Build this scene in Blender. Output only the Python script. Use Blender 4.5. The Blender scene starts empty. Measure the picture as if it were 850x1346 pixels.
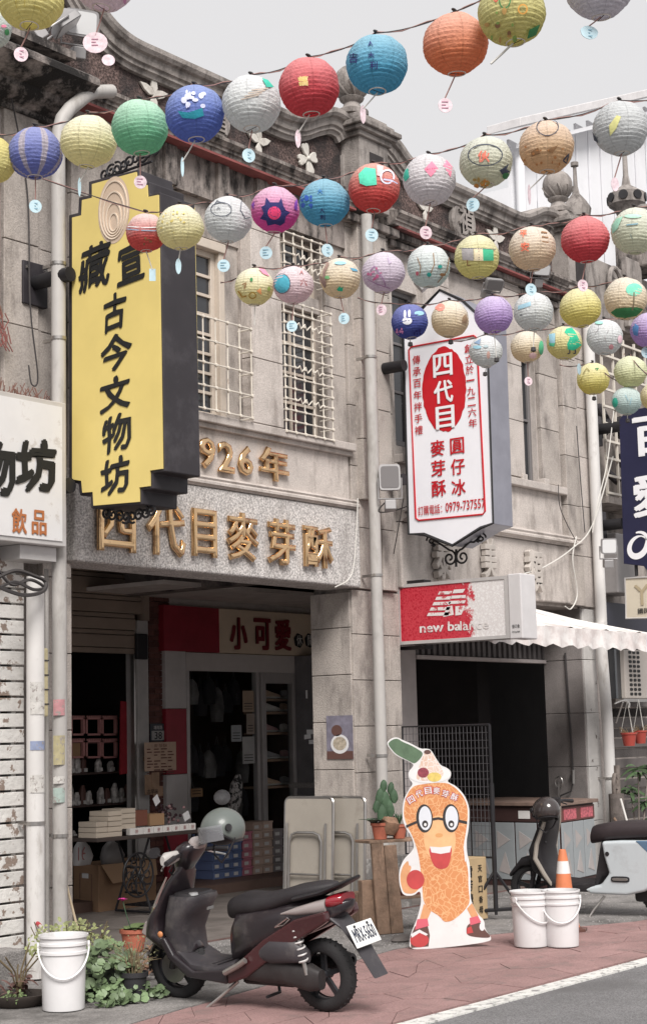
import bpy, bmesh, math, random
from mathutils import Vector, Matrix
random.seed(7)
S = bpy.context.scene
COL = S.collection
PI = math.pi
V = Vector

# ---------------------------------------------------------------- camera, sky, sun, exposure
CAM = V((-12.321, -8.833, 1.6))
_y, _p, _r = math.radians(53.03), math.radians(7.553), math.radians(-1.358)
FW = V((math.sin(_y)*math.cos(_p), math.cos(_y)*math.cos(_p), math.sin(_p)))
_rt = FW.cross(V((0, 0, 1))).normalized(); _up = _rt.cross(FW)
RT = _rt*math.cos(_r) + _up*math.sin(_r)
UP = _up*math.cos(_r) - _rt*math.sin(_r)
FPX = 2200.0
cam = bpy.data.objects.new('camera', bpy.data.cameras.new('camera'))
COL.objects.link(cam)
cam.matrix_world = Matrix((( RT.x, UP.x, -FW.x, CAM.x), (RT.y, UP.y, -FW.y, CAM.y), (RT.z, UP.z, -FW.z, CAM.z), (0, 0, 0, 1)))
cam.data.sensor_fit = 'VERTICAL'; cam.data.sensor_height = 36.0; cam.data.lens = FPX/1346*36
cam.data.clip_start = 0.1; cam.data.clip_end = 2000
S.camera = cam

W = bpy.data.worlds.new('World'); S.world = W; W.use_nodes = True
nt = W.node_tree; nt.nodes.clear()
out = nt.nodes.new('ShaderNodeOutputWorld'); bg = nt.nodes.new('ShaderNodeBackground')
sky = nt.nodes.new('ShaderNodeTexSky'); sky.sky_type = 'NISHITA'; sky.sun_disc = False
sky.sun_elevation = math.radians(46); sky.sun_rotation = math.radians(222)
sky.air_density = 1.0; sky.dust_density = 6.0
# an even overcast layer over the clear sky: mostly flat pale grey cloud
hsv = nt.nodes.new('ShaderNodeHueSaturation'); hsv.inputs['Saturation'].default_value = 0.15
mx = nt.nodes.new('ShaderNodeMix'); mx.data_type = 'RGBA'; mx.inputs['Factor'].default_value = 0.93
mx.inputs['B'].default_value = (8.25, 8.15, 8.25, 1)
nt.links.new(sky.outputs['Color'], hsv.inputs['Color']); nt.links.new(hsv.outputs['Color'], mx.inputs['A'])
nt.links.new(mx.outputs['Result'], bg.inputs['Color']); bg.inputs['Strength'].default_value = 0.1
nt.links.new(bg.outputs['Background'], out.inputs['Surface'])

sl = bpy.data.lights.new('sun', 'SUN'); sl.energy = 4.5; sl.angle = math.radians(26); sl.color = (1, .965, .93)
sun = bpy.data.objects.new('sun', sl); COL.objects.link(sun)
_el, _az = math.radians(46), math.radians(222)    # azimuth: from the street, over the camera's left shoulder
sdir = V((math.sin(_az)*math.cos(_el), math.cos(_az)*math.cos(_el), math.sin(_el)))
sun.rotation_euler = sdir.to_track_quat('Z', 'Y').to_euler()
sun.location = (-5, -8, 12)
S.view_settings.view_transform = 'Standard'; S.view_settings.look = 'None'
S.view_settings.exposure = 0.0; S.view_settings.gamma = 1.0
S.render.engine = 'CYCLES'
S.cycles.max_bounces = 6; S.cycles.diffuse_bounces = 3; S.cycles.transmission_bounces = 5; S.cycles.transparent_max_bounces = 6

# ---------------------------------------------------------------- measuring helpers (photo pixel -> real point on a known plane)
def ray(x, y): return RT*((x-425)/FPX) - UP*((y-673)/FPX) + FW
def F(x, y, Y=0.0):
    d = ray(x, y); return CAM + d*((Y-CAM.y)/d.y)
def G(x, y, z=0.0):
    d = ray(x, y); return CAM + d*((z-CAM.z)/d.z)
def SX(x, y, X):
    d = ray(x, y); return CAM + d*((X-CAM.x)/d.x)
def AT(x, y, depth):
    return CAM + ray(x, y)*depth

# ---------------------------------------------------------------- materials
MATS = {}
def mat(name, col, rough=.8, metal=0.0, var=0.0, vscale=6.0, bump=0.0, bscale=60.0, dirt=None, dscale=1.5, dlo=.5, dhi=.7,
        streak=False, rnd=0.0, speck=0.0, sscale=80.0, spec=.4, coat=0.0, trans=0.0, wave=None, emit=None):
    if name in MATS: return MATS[name]
    m = bpy.data.materials.new(name); m.use_nodes = True
    n = m.node_tree; N = n.nodes; L = n.links
    b = N['Principled BSDF']
    b.inputs['Roughness'].default_value = rough; b.inputs['Metallic'].default_value = metal
    b.inputs['Specular IOR Level'].default_value = spec
    if coat: b.inputs['Coat Weight'].default_value = coat; b.inputs['Coat Roughness'].default_value = .12
    if trans: b.inputs['Transmission Weight'].default_value = trans
    if emit: b.inputs['Emission Color'].default_value = (*emit[0], 1); b.inputs['Emission Strength'].default_value = emit[1]
    geo = N.new('ShaderNodeNewGeometry'); pos = geo.outputs['Position']
    cur = N.new('ShaderNodeRGB'); cur.outputs[0].default_value = (*col, 1); cur = cur.outputs[0]
    def mul(a, fac, tag=None):
        x = N.new('ShaderNodeMix'); x.data_type = 'RGBA'; x.blend_type = 'MULTIPLY'; x.inputs['Factor'].default_value = 1
        L.new(a, x.inputs['A']); L.new(fac, x.inputs['B']); return x.outputs['Result']
    def noise(scale, detail=4, vec=pos, rough_=.6):
        t = N.new('ShaderNodeTexNoise'); t.inputs['Scale'].default_value = scale; t.inputs['Detail'].default_value = detail
        t.inputs['Roughness'].default_value = rough_
        L.new(vec, t.inputs['Vector']); return t.outputs['Fac']
    def rng(f, lo, hi, a, c):
        t = N.new('ShaderNodeMapRange'); t.inputs['From Min'].default_value = lo; t.inputs['From Max'].default_value = hi
        t.inputs['To Min'].default_value = a; t.inputs['To Max'].default_value = c; L.new(f, t.inputs['Value']); return t.outputs['Result']
    if var: cur = mul(cur, rng(noise(vscale), .3, .7, 1-var, 1+var))
    if speck: cur = mul(cur, rng(noise(sscale, 2), .35, .65, 1-speck, 1+speck*.6))
    if rnd:
        oi = N.new('ShaderNodeObjectInfo'); cur = mul(cur, rng(oi.outputs['Random'], 0, 1, 1-rnd, 1+rnd*.6))
    if dirt:
        vec = pos
        if streak:
            mp = N.new('ShaderNodeVectorMath'); mp.operation = 'MULTIPLY'; mp.inputs[1].default_value = (2.6, 2.6, .9)
            L.new(pos, mp.inputs[0]); vec = mp.outputs[0]
        f = rng(noise(dscale, 7, vec, .68), dlo, dhi, 0, 1)
        x = N.new('ShaderNodeMix'); x.data_type = 'RGBA'; L.new(f, x.inputs['Factor']); L.new(cur, x.inputs['A'])
        x.inputs['B'].default_value = (*dirt, 1); cur = x.outputs['Result']
    L.new(cur, b.inputs['Base Color'])
    if bump:
        bp = N.new('ShaderNodeBump'); bp.inputs['Strength'].default_value = bump; bp.inputs['Distance'].default_value = .02
        L.new(noise(bscale, 5), bp.inputs['Height']); L.new(bp.outputs['Normal'], b.inputs['Normal'])
    MATS[name] = m; return m

def chips(name, base, under, scale=5.0, lo=.5, hi=.53, rough=.75, bump=.4, rnd=.1):
    """paint with peeled patches showing what is beneath"""
    if name in MATS: return MATS[name]
    m = mat(name, base, rough=rough, var=.1, bump=bump, bscale=30, dirt=under, dscale=scale, dlo=lo, dhi=hi, rnd=rnd)
    return m

# ---------------------------------------------------------------- mesh builder
class MB:
    def __init__(s): s.v = []; s.f = []
    def add(s, vs, fs):
        k = len(s.v); s.v += [V(p) for p in vs]; s.f += [tuple(i+k for i in f) for f in fs]; return s
    def box(s, x0, x1, y0, y1, z0, z1):
        return s.add([(x0,y0,z0),(x1,y0,z0),(x1,y1,z0),(x0,y1,z0),(x0,y0,z1),(x1,y0,z1),(x1,y1,z1),(x0,y1,z1)],
                     [(0,3,2,1),(4,5,6,7),(0,1,5,4),(1,2,6,5),(2,3,7,6),(3,0,4,7)])
    def obox(s, O, a, b, c):
        """box from corner O with edge vectors a b c"""
        O, a, b, c = V(O), V(a), V(b), V(c)
        return s.add([O,O+a,O+a+b,O+b,O+c,O+a+c,O+a+b+c,O+b+c],[(0,3,2,1),(4,5,6,7),(0,1,5,4),(1,2,6,5),(2,3,7,6),(3,0,4,7)])
    def cyl(s, p0, p1, r0, r1=None, n=10, caps=True):
        p0, p1 = V(p0), V(p1); r1 = r0 if r1 is None else r1
        d = (p1-p0).normalized(); a = d.orthogonal().normalized(); b = d.cross(a)
        vs = []
        for p, r in ((p0, r0), (p1, r1)):
            for i in range(n):
                t = 2*PI*i/n; vs.append(p+a*(r*math.cos(t))+b*(r*math.sin(t)))
        fs = [(i, (i+1)%n, n+(i+1)%n, n+i) for i in range(n)]
        if caps: fs += [tuple(range(n-1, -1, -1)), tuple(range(n, 2*n))]
        return s.add(vs, fs)
    def tube(s, pts, r, n=6, closed=False, caps=True):
        pts = [V(p) for p in pts]; m = len(pts); k0 = len(s.v)
        rs = r if isinstance(r, (list, tuple)) else [r]*m
        prev = None
        for i, p in enumerate(pts):
            if closed: d = pts[(i+1)%m]-pts[i-1]
            else: d = pts[min(i+1, m-1)]-pts[max(i-1, 0)]
            if d.length < 1e-9: d = V((0,0,1))
            d.normalize()
            if prev is None: a = d.orthogonal().normalized()
            else:
                a = prev - d*prev.dot(d)
                a = a.normalized() if a.length > 1e-6 else d.orthogonal().normalized()
            prev = a; b = d.cross(a)
            for j in range(n):
                t = 2*PI*j/n; s.v.append(p+a*(rs[i]*math.cos(t))+b*(rs[i]*math.sin(t)))
        for i in range(m if closed else m-1):
            i2 = (i+1)%m
            for j in range(n):
                s.f.append((k0+i*n+j, k0+i*n+(j+1)%n, k0+i2*n+(j+1)%n, k0+i2*n+j))
        if caps and not closed:
            s.f.append(tuple(k0+j for j in range(n-1, -1, -1))); s.f.append(tuple(k0+(m-1)*n+j for j in range(n)))
        return s
    def lathe(s, prof, O=(0,0,0), n=24, ax=(0,0,1), caps=False):
        O = V(O); d = V(ax).normalized(); a = d.orthogonal().normalized(); b = d.cross(a); k0 = len(s.v); m = len(prof)
        if abs(d.z) > .999: a, b = V((1,0,0)), V((0,1,0))
        for r, z in prof:
            for j in range(n):
                t = 2*PI*j/n; s.v.append(O+d*z+a*(r*math.cos(t))+b*(r*math.sin(t)))
        for i in range(m-1):
            for j in range(n): s.f.append((k0+i*n+j, k0+i*n+(j+1)%n, k0+(i+1)*n+(j+1)%n, k0+(i+1)*n+j))
        if caps:
            s.f.append(tuple(k0+j for j in range(n-1, -1, -1))); s.f.append(tuple(k0+(m-1)*n+j for j in range(n)))
        return s
    def sph(s, c, r, n=16, sc=(1,1,1)):
        c = V(c); m = n//2; k0 = len(s.v)
        for i in range(m+1):
            th = PI*i/m
            for j in range(n):
                t = 2*PI*j/n
                s.v.append(c+V((r*sc[0]*math.sin(th)*math.cos(t), r*sc[1]*math.sin(th)*math.sin(t), r*sc[2]*math.cos(th))))
        for i in range(m):
            for j in range(n): s.f.append((k0+i*n+j, k0+(i+1)*n+j, k0+(i+1)*n+(j+1)%n, k0+i*n+(j+1)%n))
        return s
    def prism(s, poly, O, U, Vv, d0, d1):
        """2-D polygon in plane (O,U,V) extruded along the normal U x V from d0 to d1"""
        O, U, Vv = V(O), V(U), V(Vv); N = U.cross(Vv).normalized(); n = len(poly)
        vs = [O+U*p[0]+Vv*p[1]+N*d0 for p in poly]+[O+U*p[0]+Vv*p[1]+N*d1 for p in poly]
        fs = [tuple(range(n-1, -1, -1)), tuple(range(n, 2*n))]+[(i, (i+1)%n, n+(i+1)%n, n+i) for i in range(n)]
        return s.add(vs, fs)
    def loft(s, secs, n=20, cap=True):
        """secs: (centre, axisA, axisB, a, b, exponent) superellipse sections joined in order"""
        k0 = len(s.v)
        for c, A, B, a, b, e in secs:
            c, A, B = V(c), V(A), V(B)
            for j in range(n):
                t = 2*PI*j/n; ct, st = math.cos(t), math.sin(t)
                s.v.append(c+A*(a*math.copysign(abs(ct)**(2/e), ct))+B*(b*math.copysign(abs(st)**(2/e), st)))
        m = len(secs)
        for i in range(m-1):
            for j in range(n): s.f.append((k0+i*n+j, k0+i*n+(j+1)%n, k0+(i+1)*n+(j+1)%n, k0+(i+1)*n+j))
        if cap:
            s.f.append(tuple(k0+j for j in range(n-1, -1, -1))); s.f.append(tuple(k0+(m-1)*n+j for j in range(n)))
        return s

def WM(o):
    m = o.matrix_basis.copy()
    while o.parent: o = o.parent; m = o.matrix_basis @ m
    return m
def build(mb, name, m, parent=None, smooth=False, bevel=0.0, seg=2, label=None, world=True, fix=True, ang=40):
    me = bpy.data.meshes.new(name)
    vs = mb.v
    if parent is not None and world:
        iv = WM(parent).inverted(); vs = [iv @ p for p in vs]
    me.from_pydata([tuple(p) for p in vs], [], mb.f); me.validate()
    if fix:
        bm = bmesh.new(); bm.from_mesh(me); bmesh.ops.recalc_face_normals(bm, faces=bm.faces); bm.to_mesh(me); bm.free()
    me.materials.append(m)
    if smooth:
        me.polygons.foreach_set('use_smooth', [True]*len(me.polygons)); me.set_sharp_from_angle(angle=math.radians(ang))
    o = bpy.data.objects.new(name, me); COL.objects.link(o)
    if parent is not None: o.parent = parent
    if bevel:
        bv = o.modifiers.new('bevel', 'BEVEL'); bv.width = bevel; bv.segments = seg; bv.limit_method = 'ANGLE'; bv.angle_limit = math.radians(35)
    if label: o['label'] = label
    return o
def thing(name, label, cat, loc=(0,0,0), rotz=0.0, group=None):
    o = bpy.data.objects.new(name, None); COL.objects.link(o); o.location = loc; o.rotation_euler = (0, 0, rotz)
    o.empty_display_size = .1; o['label'] = label; o['category'] = cat
    if group: o['group'] = group
    return o
def tag(o, label=None, cat=None, group=None, kind=None):
    if label: o['label'] = label
    if cat: o['category'] = cat
    if group: o['group'] = group
    if kind: o['kind'] = kind
    return o
def struct(mb, name, m, smooth=False, bevel=0):
    o = build(mb, name, m, None, smooth, bevel); o['kind'] = 'structure'; return o
def stuff(o): o['kind'] = 'stuff'; return o
def copytree(o, parent=None, **kw):
    c = o.copy(); COL.objects.link(c); c.parent = parent
    for ch in [x for x in COL.objects if x.parent is o]: copytree(ch, c)
    return c

# ---------------------------------------------------------------- lettering
GL = {}
def glyph(ch, off=0.0, ext=0.0, bev=0.0, res=2, bres=1):
    """outline of one character as mesh data, centred, scaled so that its larger side is 1"""
    key = (ch, off, ext, bev, res, bres)
    if key in GL: return GL[key]
    c = bpy.data.curves.new('lettering', 'FONT'); c.body = ch; c.size = 1; c.offset = off; c.extrude = ext; c.bevel_depth = bev
    c.resolution_u = res; c.bevel_resolution = bres
    o = bpy.data.objects.new('lettering', c); COL.objects.link(o); bpy.context.view_layer.update()
    me = bpy.data.meshes.new_from_object(o.evaluated_get(bpy.context.evaluated_depsgraph_get()))
    vs = [v.co.copy() for v in me.vertices]; fs = [tuple(p.vertices) for p in me.polygons]
    bpy.data.objects.remove(o); bpy.data.curves.remove(c); bpy.data.meshes.remove(me)
    x0, x1 = min(v.x for v in vs), max(v.x for v in vs); y0, y1 = min(v.y for v in vs), max(v.y for v in vs)
    GL[key] = (vs, fs, x0, x1, y0, y1); return GL[key]
def letter(ch, c, U, Vv, w, h, m, parent, name='character', off=.0, ext=.0, bev=.0, lift=.003, res=2, shear=0.0, bres=1, smooth=False, brush=False):
    """one character fitted to w x h, centred at c in plane (U,V), lifted along the normal"""
    vs, fs, x0, x1, y0, y1 = glyph(ch, 0.0 if not bev else min(off, .012), ext, bev, res, bres)
    U, Vv, c = V(U), V(Vv), V(c); N = U.cross(Vv).normalized(); k = h/(y1-y0); kx = w/(x1-x0); kk = (k+kx)/2
    zmin = min(v.z for v in vs)
    mb = MB(); g = off*.9
    # heavier strokes: the same outline laid down again with small shifts, each a hair above the last
    lay = [(0, 0)] if (bev or not off) else [(-g, -g*.5), (g, -g*.5), (0, g*.8), (-g, g*.4), (g, g*.5), (0, 0)]
    if brush: lay = [(-g, -g*1.1), (-g*.3, -g*.5), (g*.4, 0), (g, g*.6), (g*.3, g*1.2), (-g*.8, g*.5), (0, -g)]
    for i, (ox, oy) in enumerate(lay):
        def P2(v):
            x = v.x-(x0+x1)/2+ox; y = v.y-(y0+y1)/2+oy
            if brush: x, y = x+.022*math.sin(y*7+ord(ch[0]))+.012*math.sin(y*19), y+.10*x+.018*math.sin(x*9+1.3)
            return x, y
        mb.add([c+U*(P2(v)[0]*kx+shear*P2(v)[1]*k)+Vv*(P2(v)[1]*k)+N*(lift+i*.0003+(v.z-zmin)*kk) for v in vs], fs)
    return build(mb, name, m, parent, smooth=smooth, fix=False)
def word(s, c, U, Vv, w, h, m, parent, name='lettering', **k): return letter(s, c, U, Vv, w, h, m, parent, name, **k)

UX, UZ, UY = V((1,0,0)), V((0,0,1)), V((0,-1,0))   # facade frame: right, up;  UY: outward along a projecting sign

# ---------------------------------------------------------------- palette
stone   = mat('grey_stone', (.42,.375,.34), .85, var=.14, vscale=3, bump=.35, bscale=80, dirt=(.15,.13,.12), dscale=1.9, dlo=.49, dhi=.72, streak=True, rnd=.09, speck=.16)
stone2  = mat('pale_stone', (.50,.45,.415), .85, var=.12, vscale=3, bump=.3, bscale=80, dirt=(.22,.19,.17), dscale=1.9, dlo=.5, dhi=.75, streak=True, rnd=.06, speck=.14)
wallm   = mat('render_wall', (.37,.325,.295), .9, var=.2, vscale=2.2, bump=.4, bscale=60, dirt=(.09,.08,.072), dscale=1.6, dlo=.46, dhi=.66, streak=True, speck=.12)
granite = mat('granite_board', (.55,.52,.50), .8, var=.08, vscale=4, bump=.4, bscale=90, speck=.5, sscale=62, dirt=(.27,.245,.23), dscale=1.8, dlo=.5, dhi=.75, streak=True)
weather = mat('weathered_cement', (.27,.235,.215), .92, var=.22, vscale=5, bump=.45, bscale=60, dirt=(.035,.03,.028), dscale=3.0, dlo=.43, dhi=.60, streak=True)
weather2= mat('weathered_cement_pale', (.30,.27,.25), .92, var=.2, vscale=5, bump=.4, bscale=60, dirt=(.07,.06,.055), dscale=2.6, dlo=.46, dhi=.68, streak=True)
pebble  = mat('pebbledash', (.145,.10,.09), .95, var=.35, vscale=14, bump=1.0, bscale=55, dirt=(.035,.03,.03), dscale=1.6, dlo=.46, dhi=.6, speck=.7, sscale=45)
redsoff = mat('red_soffit', (.27,.085,.08), .85, var=.25, vscale=3, bump=.2, dirt=(.07,.04,.04), dscale=2, dlo=.5, dhi=.65)
pipem   = mat('grey_pipe', (.42,.40,.38), .55, var=.08, vscale=3, dirt=(.25,.23,.21), dscale=2.5, dlo=.52, dhi=.75, streak=True)
pipew   = mat('white_pipe', (.62,.60,.58), .5, var=.07, vscale=3, dirt=(.33,.30,.27), dscale=2.5, dlo=.55, dhi=.75, streak=True)
cream   = mat('cream_frame', (.52,.45,.38), .6, var=.08, vscale=8, dirt=(.28,.24,.2), dscale=4, dlo=.55, dhi=.75)
grillem = mat('cream_iron', (.62,.57,.50), .5, var=.1, vscale=12, dirt=(.3,.2,.14), dscale=9, dlo=.6, dhi=.7)
glass   = mat('dark_glass', (.03,.032,.036), .08, spec=.6, var=.2, vscale=1.5)
black   = mat('black_iron', (.016,.015,.017), .5, var=.2, vscale=8)
blackp  = mat('black_plate', (.03,.026,.03), .55, var=.18, vscale=3, dirt=(.06,.055,.06), dscale=3, dlo=.5, dhi=.7)
gold    = mat('gilt_metal', (.74,.50,.28), .16, metal=1.0, var=.1, vscale=10, dirt=(.22,.11,.06), dscale=7, dlo=.55, dhi=.72)
white   = mat('white_acrylic', (.72,.71,.73), .35, var=.03, vscale=2, dirt=(.55,.52,.5), dscale=1.5, dlo=.55, dhi=.8)
redp    = mat('red_print', (.50,.012,.02), .45, var=.08, vscale=8)
inkm    = mat('black_ink', (.012,.012,.012), .6)
wirem   = mat('wire', (.05,.045,.045), .7)
wirew   = mat('white_wire', (.6,.58,.54), .7)
twine   = mat('red_twine', (.33,.19,.17), .9)
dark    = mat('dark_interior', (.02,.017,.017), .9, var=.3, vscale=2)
wood    = mat('weathered_wood', (.25,.165,.115), .8, var=.3, vscale=7, bump=.4, bscale=30, rnd=.18, dirt=(.1,.07,.05), dscale=3, dlo=.5, dhi=.7, streak=True)
steel   = mat('brushed_tube', (.42,.40,.38), .3, metal=.85, var=.1, vscale=10)
terra   = mat('terracotta', (.42,.13,.08), .7, var=.15, vscale=8)
leafm   = mat('leaf', (.07,.12,.045), .6, var=.35, vscale=9, rnd=.25)
leaf2   = mat('pale_leaf', (.14,.19,.08), .6, var=.3, vscale=9, rnd=.2)
pailm   = mat('white_plastic', (.68,.67,.67), .42, var=.05, vscale=4, dirt=(.45,.43,.41), dscale=5, dlo=.55, dhi=.8)
card    = mat('cardboard', (.27,.165,.10), .85, var=.1, vscale=4)

# ---------------------------------------------------------------- the ground
asph = mat('asphalt', (.20,.195,.197), .9, var=.15, vscale=2, bump=.7, bscale=110, speck=.45, sscale=120, dirt=(.13,.125,.125), dscale=.9, dlo=.52, dhi=.7)
conc = mat('pavement_concrete', (.25,.235,.225), .9, var=.2, vscale=3, bump=.5, bscale=90, speck=.35, sscale=90, dirt=(.09,.085,.08), dscale=1.8, dlo=.5, dhi=.68)
groutm = mat('red_grout', (.15,.09,.082), .95, var=.3, vscale=6)
pavem = mat('red_paving', (.31,.19,.18), .85, var=.16, vscale=2.5, bump=.5, bscale=50, rnd=.05, dirt=(.22,.15,.14), dscale=4.5, dlo=.52, dhi=.66, speck=.2, sscale=90)
floorm = mat('arcade_tile', (.19,.165,.15), .55, var=.15, vscale=3, rnd=.08, dirt=(.09,.08,.07), dscale=2, dlo=.5, dhi=.75)
struct(MB().box(-400, 400, -400, 400, -.3, -.012), 'road', asph)
struct(MB().box(-60, 60, -60, 60, -.012, -.004), 'asphalt_road', asph)
# concrete apron outside the arcade and the red pavement beyond it
edge = [(-9,-2.45),(-6.4,-2.3),(-5.05,-2.06),(-4.2,-1.92),(-3,-1.75),(-1.95,-1.58),(-.9,-1.72),(.4,-2.35),(3,-2.6),(9,-2.65),(24,-2.7)]
def edgeY(x):
    for a, b in zip(edge, edge[1:]):
        if a[0] <= x <= b[0]: return a[1]+(b[1]-a[1])*(x-a[0])/(b[0]-a[0])
    return -2.5
ap = MB(); n = len(edge)
ap.v = [V((x, y, .018)) for x, y in edge]+[V((x, 6, .018)) for x, y in edge]+[V((x, y, -.01)) for x, y in edge]
ap.f = [(i, i+1, n+i+1, n+i) for i in range(n-1)]+[(2*n+i, 2*n+i+1, i+1, i) for i in range(n-1)]
struct(ap, 'concrete_apron', conc)
gb = MB(); gb.v = [V((x, -3.36, .0)) for x, y in edge]+[V((x, y+.01, .0)) for x, y in edge]
gb.f = [(i, i+1, n+i+1, n+i) for i in range(n-1)]
paving = struct(gb, 'red_pavement', groutm)
rows = 7; xs = []
x = -7.2
while x < 6.5: xs.append(x); x += .34
def jit(i, j):
    rr = random.Random(i*131+j*17); x = xs[i]+rr.uniform(-.1, .1)+(.17 if j % 2 else 0)
    t = min(max((j+rr.uniform(-.22, .22)*(0 < j < rows))/rows, 0), 1); y1 = edgeY(x)-.005; y0 = -3.355
    return V((x, y0+(y1-y0)*t, 0))
for i in range(len(xs)-1):
    for j in range(rows):
        q = [jit(i, j), jit(i+1, j), jit(i+1, j+1), jit(i, j+1)]
        c = sum(q, V())/4; g = random.choice((.002,.003,.0045))
        q = [p+(c-p).normalized()*g for p in q]; h = .012+random.uniform(0, .004)
        mb = MB(); mb.v = [V((p.x, p.y, h)) for p in q]+[V((p.x, p.y, -.001)) for p in q]
        mb.f = [(0,1,2,3),(4,5,1,0),(5,6,2,1),(6,7,3,2),(7,4,0,3)]
        if q[0].x < 2.5: build(mb, 'paving_stone', pavem, paving)
linem = mat('road_line_paint', (.62,.61,.58), .8, var=.15, vscale=10, bump=.3, bscale=120, dirt=(.24,.23,.225), dscale=14, dlo=.52, dhi=.6)
ln = MB(); ln.box(-9, 24, -3.5, -3.37, -.004, .006)
struct(ln, 'white_road_line', linem)
# arcade floor: large tiles, then a raised step in front of the shop front
fl = struct(MB().box(-5, 12, -.05, 6, .012, .03), 'arcade_floor', groutm)
for i in range(24):
    for j in range(4):
        x0 = -3.7+i*.6; y0 = -.05+j*.6
        build(MB().box(x0+.004, x0+.596, y0+.004, y0+.596, .03, .036), 'floor_tile', floorm, fl)
step = struct(MB().box(-3.7, 9, 2.36, 6.0, .03, .13), 'raised_shop_floor', mat('step_tile', (.12,.075,.06), .6, var=.2, vscale=4))

# ---------------------------------------------------------------- building helpers
def ashlar(parent, m, x0, x1, z0, z1, yface, th=.05, ch=.42, widths=None, z_off=0.0):
    """dressed blocks on a street-facing wall, recessed joints between them"""
    z = z0; k = 0
    while z < z1-.02:
        zt = min(z+ch, z1)
        if z1-zt < .1: zt = z1
        W_ = x1-x0; nb = max(1, round(W_/(widths or W_)))
        cuts = [x0+W_*i/nb for i in range(nb+1)]
        if nb > 1 and k % 2: cuts = [x0]+[c-W_/nb/2 for c in cuts[1:]]+[x1]
        for a, b in zip(cuts, cuts[1:]):
            if b-a < .02: continue
            j = random.uniform(0, .003)
            build(MB().box(a+.0025, b-.0025, yface-j, yface+th, z+.003, zt-.003), 'stone_block', m, parent, bevel=.004, seg=1)
        z = zt; k += 1
def ashlar_side(parent, m, xface, y0, y1, z0, z1, th=.04, ch=.42):
    z = z0
    while z < z1-.02:
        zt = min(z+ch, z1)
        if z1-zt < .1: zt = z1
        build(MB().box(xface-random.uniform(0, .002), xface+th, y0+.002, y1, z+.003, zt-.003), 'stone_block', m, parent, bevel=.004, seg=1)
        z = zt
def coping(parent, pts, prof, name, m):
    """sweep a moulding profile (outward, up) along a line of (x, z) points on the facade"""
    mb = MB(); k = len(prof); m_ = len(pts)
    for i, (x, z) in enumerate(pts):
        a = pts[max(i-1, 0)]; b = pts[min(i+1, m_-1)]
        t = V((b[0]-a[0], b[1]-a[1])).normalized(); nx, nz = -t.y, t.x
        for o_, u in prof: mb.v.append(V((x+nx*u, -o_, z+nz*u)))
    for i in range(m_-1):
        for j in range(k): mb.f.append((i*k+j, i*k+(j+1)%k, (i+1)*k+(j+1)%k, (i+1)*k+j))
    mb.f.append(tuple(range(k))); mb.f.append(tuple((m_-1)*k+j for j in range(k-1, -1, -1)))
    return build(mb, name, m, parent, smooth=True, ang=30)
def smooth_line(pts, n=6):
    o = []
    for i in range(len(pts)-1):
        p0 = pts[max(i-1, 0)]; p1 = pts[i]; p2 = pts[i+1]; p3 = pts[min(i+2, len(pts)-1)]
        for k in range(n):
            t = k/n
            o.append(tuple(.5*((2*b)+(c-a)*t+(2*a-5*b+4*c-d)*t*t+(-a+3*b-3*c+d)*t**3) for a, b, c, d in zip(p0, p1, p2, p3)))
    o.append(tuple(pts[-1])); return o
COPE = [(.0,-.20),(.04,-.20),(.05,-.17),(.07,-.16),(.07,-.13),(.09,-.12),(.10,-.06),(.13,-.05),(.15,-.02),(.15,.02),(.12,.035),(-.25,.035),(-.25,-.20)]
def cornice(parent, x0, x1, z, m=weather):
    prof = [(.165,0),(.17,.03),(.185,.035),(.185,.06),(.20,.065),(.215,.09),(.23,.10),(.23,.13),(.10,.15),(.03,.19),(-.02,.19),(-.02,.01)]
    return coping(parent, [(x0, z), (x1, z)], prof, 'cornice', m)
def flower(parent, x, z, y, s, m):
    mb = MB()
    for k in range(4):
        a = k*PI/2+.35; d = V((math.cos(a), 0, math.sin(a))); e = V((-math.sin(a), 0, math.cos(a)))
        c = V((x, y, z))+d*s*.55
        pts = [(-.5,0),(-.2,.3),(.2,.46),(.42,.4),(.46,.15),(.36,0),(.46,-.15),(.42,-.4),(.2,-.46),(-.2,-.3)]
        mb.prism([(p[0]*s, p[1]*s*.8) for p in pts], c, d, e, -.004, .022) if d.cross(e).y < 0 else mb.prism([(p[0]*s, -p[1]*s*.8) for p in pts], c, d, -e, -.004, .022)
    build(mb, 'flower_relief', m, parent, bevel=.006)
    build(MB().sph((x, y-.02, z), s*.16, 10), 'flower_centre', m, parent, smooth=True)
def leafspray(parent, x, z, y, s, m):
    for dx, dz, a in ((0,.55,95),(-.5,.15,160),(.45,.1,20),(0,-.6,-85)):
        a = math.radians(a); d = V((math.cos(a), 0, math.sin(a))); e = V((-math.sin(a), 0, math.cos(a)))
        c = V((x+dx*s*.5, y, z+dz*s*.5))
        if d.cross(e).y > 0: e = -e
        build(MB().prism([(-.3*s,0),(-.1*s,.12*s),(.12*s,.1*s),(.34*s,0),(.12*s,-.1*s),(-.1*s,-.12*s)], c, d, e, -.004, .02), 'leaf_relief', m, parent, bevel=.005)
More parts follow.
